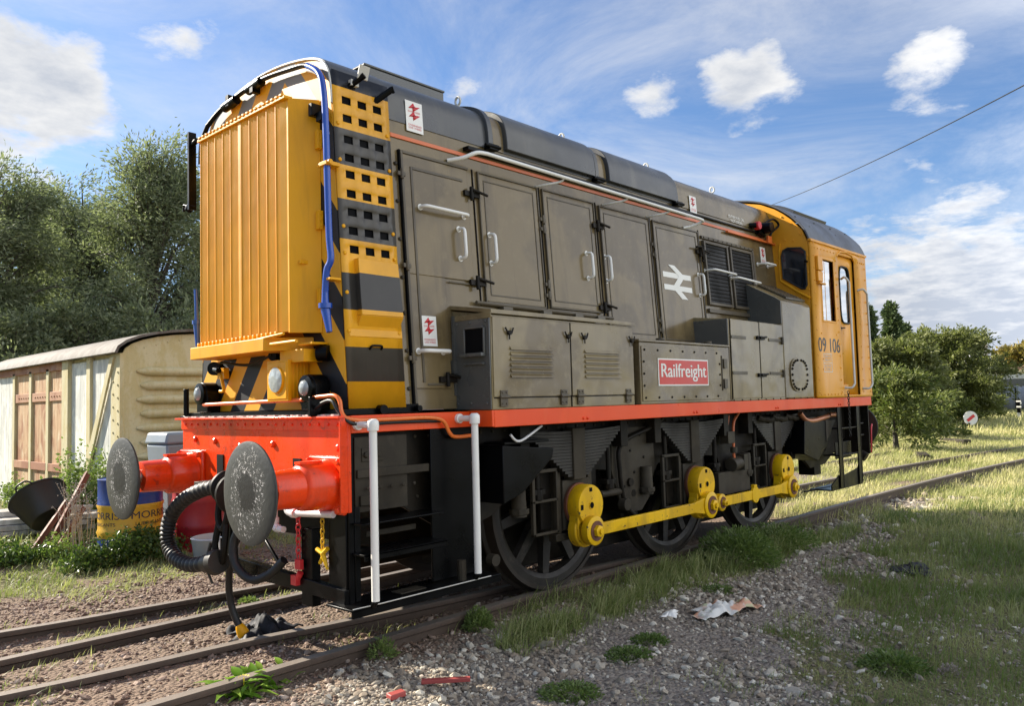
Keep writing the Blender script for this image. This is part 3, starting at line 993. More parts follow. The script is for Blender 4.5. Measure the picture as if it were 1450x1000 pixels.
# orange conduits on the nose plinth
m = MB(); m.tube([(-.055, .66, 1.535), (-.055, -.66, 1.545)], .013, 8)
m.tube(smooth_path([(-.055, -.78, 1.555), (-.05, -.90, 1.56), (-.045, -.99, 1.56), (-.04, -1.03, 1.53), (-.04, -1.045, 1.47), (-.03, -1.07, 1.43), (.02, -1.095, 1.415), (.10, -1.10, 1.41), (.35, -1.10, 1.41), (.58, -1.105, 1.41), (.70, -1.11, 1.385), (.76, -1.11, 1.30), (.82, -1.11, 1.275), (1.0, -1.11, 1.28)], 5), .013, 8)
obj('orange_conduit', m, M['orange'], loco, smooth=60)
m = MB(); m.tube(smooth_path([(-.03, -.70, 1.48), (-.06, -.78, 1.475), (-.06, -.88, 1.52), (-.06, -.98, 1.53), (-.05, -1.03, 1.47), (-.01, -1.09, 1.40), (.1, -1.092, 1.385), (.3, -1.09, 1.39), (.7, -1.09, 1.385)], 5), .011, 8)
obj('black_cable', m, M['rubber'], loco, smooth=60)
# blue pipes down the nose
p1 = [(.03, .76, 3.67), (.03, .5, 3.745), (.03, 0, 3.79), (.03, -.45, 3.745), (.03, -.62, 3.71), (.02, -.76, 3.62), (.01, -.83, 3.48), (.0, -.865, 3.2), (.0, -.875, 2.85), (.0, -.885, 2.55), (.0, -.90, 2.40), (-.01, -.87, 2.33), (-.01, -.85, 2.20)]
m = MB(); m.tube(smooth_path(p1[4:], 6), .021, 10)
for z in (2.10, 2.085): pass
m.cyl((-.01, -.85, 2.20), (-.01, -.85, 2.07), .020, .026)
m.cyl((-.01, -.85, 2.13), (-.01, -.85, 2.10), .042); m.cyl((-.01, -.85, 2.10), (-.01, -.89, 1.95), .030, .018)
obj('blue_pipe', m, M['blue'], loco, smooth=60)
m = MB(); m.tube(smooth_path([(.04, -.60, 3.69), (.04, -.73, 3.62), (.03, -.80, 3.48), (.03, -.84, 3.2)], 5), .012, 8); obj('blue_pipe', m, M['offwhite'], loco, smooth=60, label='pale hose beside the blue pipe')
m = MB(); m.tube(smooth_path([(.0, .90, 2.42), (-.0, .89, 2.3), (0, .885, 2.16)]), .016, 8); m.cyl((0, .885, 2.18), (0, .885, 2.15), .034); m.cyl((0, .885, 2.15), (0, .87, 1.98), .026, .016)
obj('blue_pipe', m, M['blue'], loco, smooth=60)
m = MB(); m.tube(smooth_path(p1[:6], 6), .018, 10)
m.tube(smooth_path([(.03, .76, 3.67), (.03, .86, 3.56), (.03, .88, 3.4)], 5), .018, 8)
for y in (.40, .05): m.cyl((.03, y + .09, 3.735 + .03 * (y < .2)), (.03, y - .09, 3.75 + .03 * (y < .2)), .034); m.box(.0, .06, y - .02, y + .02, 3.72, 3.80)
m.box(-.03, .03, .95, .975, 3.05, 3.66); m.cyl((0, .96, 3.10), (0, 1.02, 3.06), .03); m.cyl((0, .88, 3.58), (0, .96, 3.56), .02); m.tube([(.0, .98, 3.08), (-.02, 1.05, 3.1), (-.02, 1.06, 3.05)], .012, 6)
obj('lamp_pipe', m, M['black'], loco, smooth=60)
m = MB(); m.box(-.03, .07, -.91, -.83, 2.985, 3.01); m.cyl((-.01, -.93, 3.0), (-.01, -.80, 3.0), .016); m.box(-.02, .06, -.92, -.84, 2.27, 2.285)
obj('pipe_clip', m, M['yellow'], loco, .003)

# --- hood side: doors, handles
# (x0, x1, z0, z1, hinge side)
DOORS = [(.61, 1.21, 1.50, 3.20), (1.33, 1.98, 2.235, 3.20), (2.06, 2.72, 2.245, 3.20), (2.82, 3.58, 2.03, 3.19), (3.66, 4.48, 2.0, 3.185)]
for (x0, x1, z0, z1) in DOORS:
    m = MB()
    if x0 < 1:
        # stepped bottom round the battery box
        hbox(m, x0, x1, 2.37, z1, 0, .012); hbox(m, x0, .93, z0 + .10, 2.37, 0, .012)
    else:
        hbox(m, x0, x1, z0, z1, 0, .012)
    d = obj('hood_door', m, M['grey'], loco, .004)
    m = MB()
    w = .022
    if x0 < 1:
        for (a, b, c, e) in ((x0 - .02, x0, 1.5, z1 + .02), (x0, x1 + .01, z1, z1 + .02)): hbox(m, a, b, c, e, 0, .02)
        # raised edges
        hbox(m, x0 + .06, x0 + .08, 1.64, 3.12, .012, .018); hbox(m, x0 + .08, x1 - .05, 3.10, 3.12, .012, .018)
        hbox(m, x0 + .10, .90, 1.62, 1.635, .012, .018); hbox(m, .96, 1.18, 2.34, 2.352, .012, .018)
    else:
        hframe(m, x0 - .012, x1 + .012, z0 - .012, z1 + .012, .012, .0, .020)
        hframe(m, x0 + .045, x1 - .045, z0 + .045, z1 - .045, .010, .012, .016)
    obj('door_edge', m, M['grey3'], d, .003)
# dark seams between door pairs, hinge straps
m = MB()
for x in (1.275, 2.02, 2.77, 3.62, 4.52): hbox(m, x - .006, x + .006, 2.05 if x > 2.9 else 2.2, 3.22, .0, .005)
hbox(m, .575, .585, 1.5, 3.22, 0, .022)
obj('door_seam', m, M['dark'], loco)
def hinge(x, z, w=.05, h=.07):
    m = MB(); hbox(m, x - w, x + w, z - h * .3, z + h * .3, .012, .030); m.cyl(hp(x, z - h * .7, .03), hp(x, z + h * .7, .03), .012, .012, 8)
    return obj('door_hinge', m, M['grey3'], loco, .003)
for x, zs in ((.585, (3.05, 2.42, 1.80)), (2.02, (2.95, 2.87, 2.42, 2.33)), (3.62, (2.95, 2.85, 2.22, 2.13))):
    for z in zs: hinge(x, z, .032, .05)
def catch(x, z):
    m = MB(); hbox(m, x - .09, x + .06, z - .02, z + .02, .012, .035); m.tube([hp(x - .02, z + .03, .045), hp(x + .12, z + .005, .055)], .011, 8); m.cyl(hp(x - .03, z - .05, .04), hp(x - .03, z + .05, .04), .014, .014, 8)
    return obj('door_catch', m, M['frame'], loco, .002)
for x, z in ((1.25, 3.02), (1.25, 2.36), (2.77, 3.0), (2.77, 2.28), (4.50, 2.98), (.90, 1.66)): catch(x, z)
m = MB(); m.tube([hp(4.38, 3.02, .05), hp(4.46, 3.03, .06), hp(4.50, 2.90, .05)], .012, 8); m.tube([hp(4.52, 3.05, .05), hp(4.5, 2.88, .04)], .014, 8); obj('door_catch', m, M['frame'], loco)
def handle(pa, pb, d=.075, r=.0125, mat='white', nm='grab_handle', base='h'):
    """grab handle between two hood-side (x, z) points, standing d off the sheet"""
    f = hp if base == 'h' else (lambda x, z, dd: (x, -(YS + dd), z))
    a0, b0 = f(*pa, .008), f(*pb, .008)
    a1, b1 = f(*pa, d), f(*pb, d)
    A0, B0, A1, B1 = map(Vector, (a0, b0, a1, b1))
    t = (B1 - A1).normalized()
    c = .035
    m = MB(); m.tube([A0, A0.lerp(A1, .5), A0.lerp(A1, .8) + t * c * .12, A0.lerp(A1, .95) + t * c * .4, A1 + t * c, B1 - t * c, B0.lerp(B1, .95) - t * c * .4, B0.lerp(B1, .8) - t * c * .12, B0.lerp(B1, .5), B0], r, 10)
    m.cyl(f(*pa, .006), f(*pa, .016), .022, .022, 12); m.cyl(f(*pb, .006), f(*pb, .016), .022, .022, 12)
    return obj(nm, m, M[mat], loco, smooth=60)
for x in (1.09, 1.40, 2.57, 2.83, 4.42): handle((x, 2.74), (x, 2.525))
handle((.74, 2.845), (1.15, 2.84)); handle((.645, 1.848), (.865, 1.848), .10, .014)
handle((4.58, 2.80), (5.06, 2.79), .12, .012); handle((5.12, 2.77), (5.66, 2.755), .10, .012); handle((5.80, 3.0), (6.06, 3.0), .12, .012)
m = MB(); m.bolts([hp(.555, z, 0) for z in (3.12, 2.86, 2.6, 2.34, 2.1, 1.85, 1.6)], .014, .014); obj('bolt', m, M['frame_lt'], loco)
# orange cant strip; black ledge put in for the shaded gap
m = MB(); hbox(m, .52, 6.26, 3.300, 3.328, .0, .010); obj('cant_strip', m, M['orange2'], loco, .002)
m = MB(); hbox(m, 1.2, 4.35, 3.345, 3.375, 0, .06); hbox(m, 4.35, 5.9, 3.37, 3.385, 0, .03); obj('shade_ledge', m, M['black'], loco, .003)
m = MB(); hbox(m, 5.1, 6.26, 3.275, 3.295, .012, .045); hbox(m, 6.03, 6.13, 3.27, 3.36, .045, .07); obj('orange_conduit', m, M['orange'], loco, .004)
# long white handrail
m = MB(); m.tube(smooth_path([hp(1.03, 3.235, .01), hp(1.10, 3.25, .10), hp(1.18, 3.29, .16), hp(1.28, 3.30, .17)], 4) + [Vector(hp(4.26, 3.275, .17)), Vector(hp(4.34, 3.27, .17))] + smooth_path([hp(4.38, 3.265, .15), hp(4.30, 3.22, .06), hp(4.22, 3.20, .01)], 4), .015, 10)
hr = obj('roof_handrail', m, M['white'], loco, smooth=60)
for x in (2.12, 3.02, 3.72):
    m = MB(); m.tube(smooth_path([hp(x - .14, 3.215, .0), hp(x - .1, 3.225, .08), hp(x + .02, 3.26, .14), hp(x + .03, 3.285, .17)], 4), .010, 8); obj('rail_bracket', m, M['offwhite'], hr, smooth=60)
# vents near cab
for (x0, x1) in ((4.60, 5.06), (5.16, 5.62)):
    m = MB(); hbox(m, x0, x1, 2.47, 3.09, .0, .018); v = obj('vent', m, M['mesh'], loco, .003)
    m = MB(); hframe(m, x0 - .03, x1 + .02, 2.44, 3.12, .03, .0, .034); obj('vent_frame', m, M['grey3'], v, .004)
    m = MB()
    for k in range(15):
        z = 2.50 + k * .04
        m.tube([hp(x0 + .005, z, .021), hp(x1 - .01, z, .021)], .004, 4)
    obj('vent_mesh', m, M['frame'], v)
m = MB(); hbox(m, 4.56, 5.72, 2.36, 2.40, 0, .03); hbox(m, 4.56, 5.72, 3.14, 3.17, 0, .02); hbox(m, 5.66, 5.70, 2.30, 3.14, 0, .03)
m.bolts([hp(4.6 + k * .1, 3.155, .02) for k in range(12)], .009, .008)
obj('vent_surround', m, M['grey3'], loco, .003)
# double arrow emblem
def dblarrow():
    x0, x1 = 3.755, 4.265; z0, z1 = 2.46, 2.785
    def P(u, v): return hp(x0 + (x1 - x0) * u, z0 + (z1 - z0) * v, .0135)
    polys = [[(0, .77), (0, .61), (1, .61), (1, .77)], [(0, .39), (0, .23), (1, .23), (1, .39)],
             [(.20, 1.0), (.42, 1.0), (.78, .69), (.56, .69)], [(.76, .69), (.56, .69), (.30, .33), (.50, .33)], [(.30, .31), (.52, .31), (.82, 0), (.60, 0)]]
    m = MB()
    for k, pl in enumerate(polys):
        vs = [P(*p) for p in pl]
        vs = [(a, b - k * .0004, c) for a, b, c in vs]
        n = len(vs); m.add(vs, [tuple(range(n))])
    o = obj1('double_arrow_emblem', m, M['text_white'], loco, smooth=None)
    md = o.modifiers.new('s', 'SOLIDIFY'); md.thickness = .0015; md.offset = 1
dblarrow()
# overhead-wire warning signs
def warn_sign(x0, x1, z0, z1, d):
    f = lambda x, z, dd=0: hp(x, z, d + dd)
    m = MB(); m.hexa([f(x0, z0, .003), f(x1, z0, .003), f(x1, z0, 0), f(x0, z0, 0), f(x0, z1, .003), f(x1, z1, .003), f(x1, z1, 0), f(x0, z1, 0)])
    s = obj('warning_sign', m, M['white'], loco)
    w = x1 - x0; h = z1 - z0; m = MB()
    for vc in (.80, .52):
        P = lambda u, v: f(x0 + w * u, z0 + h * (vc + v), .0045)
        m.add([P(.46, .15), P(.16, -.045), P(.60, -.005), P(.40, .03), P(.86, .06), P(.42, -.15), P(.56, .0)], [(0, 1, 2), (3, 5, 4)])
    o = obj('lightning_symbol', m, M['sign_red'], s)
    md = o.modifiers.new('s', 'SOLIDIFY'); md.thickness = .001; md.offset = 0
    yd = Vector(hp(0, z1)) - Vector(hp(0, z0))
    text_obj('lettering', 'DANGER', .1, M['sign_red'], s, f((x0 + x1) / 2, z0 + h * .66, .0045), (1, 0, 0), yd, width=w * .72, height=h * .055)
    text_obj('lettering', 'OVERHEAD\nLIVE WIRES', .1, M['sign_red'], s, f((x0 + x1) / 2, z0 + h * .17, .0045), (1, 0, 0), yd, width=w * .78, height=h * .15)
warn_sign(.665, .815, 3.375, 3.595, .010)
warn_sign(4.38, 4.51, 3.39, 3.565, .018)
warn_sign(5.91, 6.04, 3.02, 3.22, .004)
warn_sign(.685, .815, 1.885, 2.09, .014)
yd_ = Vector((0, .065, 1))
text_obj('lettering', 'ENTER FUEL OIL\nNOT DIESEL', .1, M['text_white'], loco, hp(5.38, 3.455, .020), (1, 0, 0), yd_, width=.36, height=.075)

# --- side boxes
def side_box(nm, x0, x1, zt, ztin, y_out=YS, mat='greybox', yin=.80, lid=True):
    m = MB(); m.prism([(-yin, ZP + .005), (-y_out, ZP + .005), (-y_out, zt), (-yin, ztin)], 'x', x0, x1)
    b = obj(nm, m, M[mat], loco, .006)
    return b
bx = side_box('battery_box', .985, 2.63, 2.085, 2.155)
m = MB(); m.prism([(-.86, 2.158), (-YS - .02, 2.088), (-YS - .02, 2.118), (-.86, 2.185)], 'x', .97, 2.645); m.box(.968, .974, -YS - .018, -.9, 2.06, 2.10)
obj('box_lid', m, M['greybox'], bx, .004)
m = MB(); m.box(.972, .983, -YS + .004, -.93, ZP + .01, 2.085)
obj('shaded_end_panel', m, M['grey2'], bx, .003)  # dark grey end sheet: the hood's shade put into its colour
m = MB(); m.box(.964, .971, -1.235, -1.06, 1.83, 1.995); obj('step_recess', m, M['dark'], bx, .01)
m = MB(); m.box(.955, .971, -1.25, -1.235, 1.82, 2.0); m.box(.955, .971, -1.06, -1.045, 1.82, 2.0); m.box(.955, .971, -1.235, -1.06, 1.995, 2.01); m.box(.925, .971, -1.25, -1.04, 1.805, 1.83); m.box(.95, .971, -1.24, -1.05, 1.75, 1.765)
obj('recess_rim', m, M['grey2'], bx, .004)
m = MB(); m.bolts([(.972, y, z) for y in (-1.25, -1.1, -.97) for z in (1.49, 2.04)], .010, .009, (-1, 0, 0)); m.box(.955, .972, -.955, -.935, 1.55, 2.1); m.box(.94, .972, -.97, -.93, 1.70, 1.79)
obj('bolt', m, M['grey2'], bx)
for (x0, x1) in ((.995, 1.808), (1.822, 2.62)):
    m = MB(); sbox(m, x0, x1, 1.53, 2.07, 0, .008); d = obj('box_door', m, M['greybox'], bx, .003)
    m = MB(); cx = (x0 + x1) / 2 - .02; hw = .225
    for k in range(6):
        z = 1.665 + k * .038
        m.prism([(-YS - .008, z), (-YS - .026, z - .004), (-YS - .008, z + .022)], 'x', cx - hw, cx + hw)
    obj('louvre', m, M['greybox'], d)
    for hx in (x0 + .09, x1 - .09):
        m = MB(); sbox(m, hx - .035, hx + .035, 1.465, 1.575, .008, .016); m.cyl((hx - .045, -YS - .02, 1.53), (hx + .045, -YS - .02, 1.53), .011, .011, 8)
        m.bolts([(hx + a, -YS - .016, z) for a in (-.02, .02) for z in (1.485, 1.56)], .007, .006)
        obj('hinge', m, M['grey3'], d, .002)
        m = MB(); m.cyl((hx + .06, -YS - .01, 1.965), (hx + .06, -YS - .03, 1.965), .016)
        m.tube([(hx + .02, -YS - .02, 2.0), (hx + .04, -YS - .024, 1.965), (hx + .06, -YS - .024, 1.955), (hx + .08, -YS - .024, 1.965), (hx + .10, -YS - .02, 2.0)], .006, 6)
        m.tube([(hx + .06, -YS - .02, 1.955), (hx + .06, -YS - .02, 1.92)], .005, 6)
        obj('lid_catch', m, M['frame'], d)
m = MB(); sbox(m, 1.811, 1.819, 1.45, 2.07, .001, .006); sbox(m, 1.0, 2.62, 1.522, 1.528, .001, .005); obj('seam', m, M['dark'], bx)
m = MB(); m.tube([hp(1.2, 2.215, .03), hp(2.85, 2.195, .03)], .014, 8)
for x in (1.45, 1.9, 2.3, 2.6): hbox(m, x, x + .1, 2.175, 2.20, .02, .06)
obj('piano_hinge', m, M['grey3'], bx)

rf = side_box('sand_box', 2.72, 4.235, 1.965, 1.975)
m = MB(); m.box(2.70, 4.24, -YS - .012, -.88, 1.966, 1.985); obj('box_lid', m, M['greybox'], rf, .004)
m = MB(); sbox(m, 2.74, 4.06, 1.47, 1.93, 0, .008); ap = obj('access_panel', m, M['greybox'], rf, .003)
m = MB(); m.bolts([(2.78 + k * .2, -YS - .008, z) for k in range(7) for z in (1.50, 1.90)] + [(x, -YS - .008, z) for x in (2.765, 4.03) for z in (1.6, 1.7, 1.8)], .010, .009); obj('bolt', m, M['frame'], ap)
m = MB(); sbox(m, 4.10, 4.16, 1.57, 1.66, 0, .02); sbox(m, 4.10, 4.16, 1.76, 1.85, 0, .02); m.cyl((4.07, -YS - .01, 1.55), (4.07, -YS - .01, 1.88), .008, .008, 6)
m.cyl((3.1, -1.25, 1.99), (3.1, -1.25, 2.01), .04); m.cyl((3.9, -1.25, 1.99), (3.9, -1.25, 2.01), .04)
obj('hinge', m, M['grey3'], rf, .002)
m = MB(); sbox(m, 2.972, 3.805, 1.598, 1.832, .009, .013); rp = obj('nameplate', m, M['text_white'], rf)
m = MB(); sbox(m, 2.985, 3.792, 1.610, 1.820, .0133, .0150); obj('nameplate_field', m, M['rail_red'], rp)
text_obj('lettering', 'Railfreight', .1, M['text_white'], rp, (3.388, -YS - .0165, 1.712), (1, 0, 0), (0, 0, 1), width=.745, height=.155, bold=.018)
m = MB(); m.box(2.632, 2.718, -1.20, -.85, ZP + .01, 1.95); obj('gap_shade', m, M['dark'], loco)  # near-black block standing in for the shade between the boxes

lb = side_box('locker', 4.245, 5.44, 2.245, 2.30)
m = MB(); m.box(4.232, 4.243, -YS + .003, -.88, 1.99, 2.245); obj('shaded_end_panel', m, M['grey2'], lb, .003)  # locker front in dark grey, its shade put into the colour
m = MB(); sbox(m, 4.875, 4.885, 1.46, 2.25, 0, .004); sbox(m, 4.265, 4.272, 1.46, 2.25, 0, .006); obj('seam', m, M['dark'], lb)
for (x0, x1) in ((4.28, 4.87), (4.89, 5.42)):
    m = MB(); sbox(m, x0, x1, 1.47, 2.235, 0, .007); d = obj('locker_door', m, M['greybox'], lb, .003)
    for z in (1.72, 2.07):
        m = MB()
        if x0 < 4.5: sbox(m, x0 - .0, x0 + .30, z - .015, z + .015, .007, .014)
        else: sbox(m, x1 - .34, x1 - .02, z - .015, z + .015, .007, .014); m.cyl((x1 - .03, -YS - .02, z - .04), (x1 - .03, -YS - .02, z + .04), .016, .016, 8)
        obj('strap_hinge', m, M['grey3'], d, .002)
m = MB()
for z in (1.70, 2.08): sbox(m, 4.80, 4.96, z - .018, z + .018, .007, .03); m.tube([(4.84, -YS - .035, z), (4.97, -YS - .04, z + .01)], .011, 8)
obj('door_catch', m, M['frame'], lb)
# tall tank before the cab
m = MB(); m.prism([(-.80, ZP + .005), (-YS, ZP + .005), (-YS, 2.50), (-1.22, 2.555), (-.80, 2.79)], 'x', 5.445, 6.20)
tk = obj('fuel_tank', m, M['greybox'], loco, .02)
m = MB(); m.prism([(-.86, 2.26), (-YS + .003, 2.26), (-YS + .003, 2.505), (-1.22, 2.55), (-.86, 2.75)], 'x', 5.432, 5.443); obj('shaded_tank_end', m, M['grey2'], tk, .002)  # tank front coloured dark grey to carry its shade
m = MB()
for k in range(11):
    t = k / 10; y = -(.86 + .36 * t); z = 2.765 - .2 * t
    m.bolts([(6.10 - .5 * (1 - t) * 0, y, z + .01), (5.75, y, z + .01)], .014, .014, (0, -.45, .9))
m.hexa([(5.70, -.86, 2.765), (6.2, -.86, 2.765), (6.2, -.86, 2.78), (5.70, -.86, 2.78), (5.70, -1.23, 2.556), (6.2, -1.23, 2.556), (6.2, -1.23, 2.575), (5.70, -1.23, 2.575)])
obj('tank_flange', m, M['grey3'], tk)
def stadium(cx, cz, rx, rz, n=24, p=2.8):
    return [(cx + rx * (1 if math.cos(a) > 0 else -1) * abs(math.cos(a)) ** (2 / p), cz + rz * (1 if math.sin(a) > 0 else -1) * abs(math.sin(a)) ** (2 / p)) for a in [2 * math.pi * k / n for k in range(n)]]
m = MB(); m.prism(stadium(5.80, 1.71, .225, .185), 'y', -YS - .014, -YS); cv = obj('inspection_cover', m, M['greybox'], tk, .003)
m = MB(); m.bolts([(x, -YS - .014, z) for x, z in stadium(5.80, 1.71, .195, .160, 22)], .014, .014); obj('bolt', m, M['frame'], cv)
m = MB(); m.bolts([(4.3 + k * .17, -YS - .001, 1.455) for k in range(11)], .008, .006); obj('bolt', m, M['frame'], tk)

# --- cab
cabx0, cabx1 = 6.262, 8.0
HALFC = [(YS, 3.272), (1.225, 3.42), (1.10, 3.565), (1.0, 3.65), (.90, 3.72), (.72, 3.81), (.5, 3.87), (.25, 3.905), (0, 3.915)]
CP = [(-y, z) for y, z in HALFC] + [(y, z) for y, z in reversed(HALFC[:-1])]
cab = None
def cab_side(sgn):
    """side sheet with window and door openings, built from cells"""
    xs = [cabx0, 6.53, 6.90, 7.045, 7.60, cabx1]
    zs = [ZP + .005, 1.47, 2.36, 3.085, 3.20, 3.272]
    v = []; f = []; ix = {}
    def idx(i, j):
        if (i, j) not in ix: ix[(i, j)] = len(v); v.append((xs[i], sgn * YS, zs[j]))
        return ix[(i, j)]
    for i in range(5):
        for j in range(5):
            if (i == 1 and j == 2) or (i == 3 and j in (1, 2, 3)): continue
            f.append((idx(i, j), idx(i + 1, j), idx(i + 1, j + 1), idx(i, j + 1)))
    return MB().add(v, f)
cab = obj('cab', cab_side(-1), M['cab'], loco)
md = cab.modifiers.new('solid', 'SOLIDIFY'); md.thickness = .035; md.offset = 1
for md_ in (cab.modifiers[0],): md_.offset = 0
o_ = obj('cab_side_sheet', cab_side(1), M['cab'], cab); md = o_.modifiers.new('solid', 'SOLIDIFY'); md.thickness = .035; md.offset = 0
# front sheet: frame outside the hood outline, with the near window
m = MB(); m.prism([(-YS + .02, ZP + .01)] + [(y * .985, z - .01) for y, z in CP] + [(YS - .02, ZP + .01)], 'x', cabx0 - .0, cabx0 + .03)
fr_ = obj('cab_front_sheet', m, M['cab'], cab, .003, smooth=20)
for s in (-1, 1):
    wp = [(s * .965, 2.865), (s * .955, 3.13), (s * .975, 3.195), (s * 1.03, 3.215), (s * 1.19, 3.195), (s * 1.235, 3.15), (s * 1.240, 2.76), (s * 1.215, 2.715), (s * 1.18, 2.72)]
    m = MB(); m.prism([(a, b) for a, b in wp], 'x', cabx0 - .012, cabx0 - .001); w_ = obj('front_window', m, M['glassdk'], fr_)
    m = MB(); m.tube([(cabx0 - .010, a, b) for a, b in wp], .012, 8, closed=True); obj('window_seal', m, M['rubber'], w_)
    m = MB(); m.tube([(cabx0 - .03, s * 1.19, 2.73), (cabx0 - .03, s * 1.245, 3.02)], .006, 6); m.cyl((cabx0 - .0, s * 1.25, 3.03), (cabx0 - .05, s * 1.25, 3.03), .014); obj('wiper', m, M['black'], w_)
    m = MB(); m.tube([(cabx0 - .006, a, b) for a, b in [(s * .925, 2.845), (s * .925, 3.2), (s * .94, 3.28)]], .012, 8); m.tube([(cabx0 - .006, s * .93, 2.84), (cabx0 - .006, s * 1.13, 2.69), (cabx0 - .006, s * 1.27, 2.60)], .016, 8); obj('window_beading', m, M['yellow'], w_)
m = MB(); m.bolts([(cabx0, -a, b) for a, b in ((1.19, 3.36), (1.08, 3.50), (.97, 3.60), (.9, 3.1), (1.26, 2.9), (1.26, 3.1), (1.26, 2.7), (1.1, 3.3), (1.0, 3.32))], .011, .010, (-1, 0, 0)); obj('rivet', m, M['cab'], fr_)
# rear sheet with two window openings (cells)
def cab_rear():
    ys = [-YS + .02, -1.08, -.30, .30, 1.08, YS - .02]; zs = [ZP + .01, 2.36, 3.12, 3.272]
    v = []; f = []; ix = {}
    def idx(i, j):
        if (i, j) not in ix: ix[(i, j)] = len(v); v.append((cabx1 - .02, ys[i], zs[j]))
        return ix[(i, j)]
    for i in range(5):
        for j in range(3):
            if j == 1 and i in (1, 3): continue
            f.append((idx(i, j), idx(i + 1, j), idx(i + 1, j + 1), idx(i, j + 1)))
    return MB().add(v, f)
o_ = obj('cab_rear_sheet', cab_rear(), M['cab'], cab); md = o_.modifiers.new('solid', 'SOLIDIFY'); md.thickness = .03; md.offset = 0
m = MB(); m.prism([(y * .98, z - .01) for y, z in CP], 'x', cabx1 - .035, cabx1 - .005); obj('rear_gable', m, M['cab'], cab, smooth=20)
m = MB(); m.box(cabx1 - .022, cabx1 - .018, -1.08, -.30, 2.36, 3.12).box(cabx1 - .022, cabx1 - .018, .30, 1.08, 2.36, 3.12); obj('rear_window', m, M['glass'], cab)
m = MB(); m.box(cabx0 + .04, cabx1 - .05, -1.2, 1.2, 1.46, 1.50); m.box(6.9, 7.3, .2, 1.1, 1.5, 2.45); m.box(6.35, 6.6, -.8, .8, 1.5, 2.5); obj('cab_desk', m, M['grey2'], cab)
m = strip_shell(cabx0 - .02, cabx1 + .02, densify(CP, 3), .02)
cr = obj('cab_roof', m, M['cabroof'], cab, .004, smooth=60)
m = MB()
NC = [p for p in densify(CP, 3) if p[0] < 0]
m = strip_shell(6.75, 7.75, [p for p in densify(CP, 3) if -.92 < p[0] < .92], .055); obj('roof_ventilator', m, M['roof'], cr, .006, smooth=60)
m = MB(); m.bolts([(x, -1.10, 3.595) for x in (6.35, 6.9, 7.4, 7.9)] + [(x, -1.2, 3.48) for x in (6.5, 7.3)], .012, .01, (0, -.6, .7)); obj('rivet', m, M['grey2'], cr)
m = MB(); m.box(cabx0 - .022, cabx1 + .022, -YS - .028, -YS + .01, 3.262, 3.292); obj('eaves_strip', m, M['cab'], cab, .004)
# near side window, door
def window(x0, x1, z0, z1, y, sgn, rounded=False, par=None):
    m = MB(); m.box(x0, x1, sgn * (y - .012), sgn * (y - .008), z0, z1); g = obj('side_window', m, M['glass'], par)
    return g
for s in (-1, 1):
    g = window(6.53, 6.90, 2.36, 3.085, YS, s, par=cab)
    m = MB()
    for (a, b, c, e) in ((6.51, 6.53, 2.335, 3.11), (6.90, 6.92, 2.335, 3.11), (6.53, 6.90, 2.335, 2.36), (6.53, 6.90, 3.085, 3.12)): m.box(a, b, s * (YS - .03), s * (YS + .021), c, e)
    m.box(6.68, 6.69, s * (YS - .02), s * (YS - .005), 2.36, 3.085)
    obj('window_frame', m, M['cab'], g, .004)
    # door, recessed, cell sheet with rounded window ring
    xs = [7.045, 7.15, 7.46, 7.60]; zs = [1.47, 2.37, 3.06, 3.20]
    v = []; f = []; ix = {}
    def idx(i, j):
        if (i, j) not in ix: ix[(i, j)] = len(v); v.append((xs[i], s * (YS - .022), zs[j]))
        return ix[(i, j)]
    for i in range(3):
        for j in range(3):
            if i == 1 and j == 1: continue
            f.append((idx(i, j), idx(i + 1, j), idx(i + 1, j + 1), idx(i, j + 1)))
    dr = obj('cab_door', MB().add(v, f), M['cab'], cab); md = dr.modifiers.new('solid', 'SOLIDIFY'); md.thickness = .02; md.offset = 0
    m = MB(); m.box(7.15, 7.46, s * (YS - .024), s * (YS - .020), 2.37, 3.06); obj('door_window', m, M['glass'], dr)
    m = MB(); m.tube([(x, s * (YS - .010), z) for x, z in stadium(7.305, 2.715, .165, .355, 32, 4.5)], .013, 8, closed=True); obj('window_seal', m, M['rubber'], dr)
    m = MB(); m.box(7.06, 7.11, s * (YS - .035), s * (YS - .0), 2.26, 2.32); m.tube([(7.09, s * (YS - .03), 2.29), (7.09, s * (YS + .01), 2.29), (7.2, s * (YS + .01), 2.30)], .009, 6); obj('door_handle', m, M['black'], dr, .003)
    m = MB(); m.box(7.60, 7.645, s * (YS - .04), s * (YS + .012), 1.47, 3.19); m.box(7.00, 7.045, s * (YS - .04), s * (YS + .012), 1.47, 3.15)
    m.tube([(7.02, s * (YS + .01), 3.17), (7.12, s * (YS + .02), 3.235), (7.3, s * (YS + .025), 3.25), (7.5, s * (YS + .02), 3.235), (7.62, s * (YS + .01), 3.16)], .014, 8)
    obj('door_frame', m, M['cab'], cab, .003)
m = MB(); m.box(7.05, 7.23, -YS - .004, -YS + .03, 1.475, 1.60); obj('kick_plate', m, M['cab'], cab, .002, label='brownish kick plate at the door foot')
m = MB(); m.box(6.36, 6.50, -YS - .055, -YS - .018, 2.93, 3.10); m.box(6.36, 6.50, -YS - .05, -YS - .018, 2.80, 2.925); m.box(6.37, 6.56, -YS - .06, -YS - .018, 2.77, 2.79); obj('side_box', m, M['cab'], cab, .008)
m = MB()
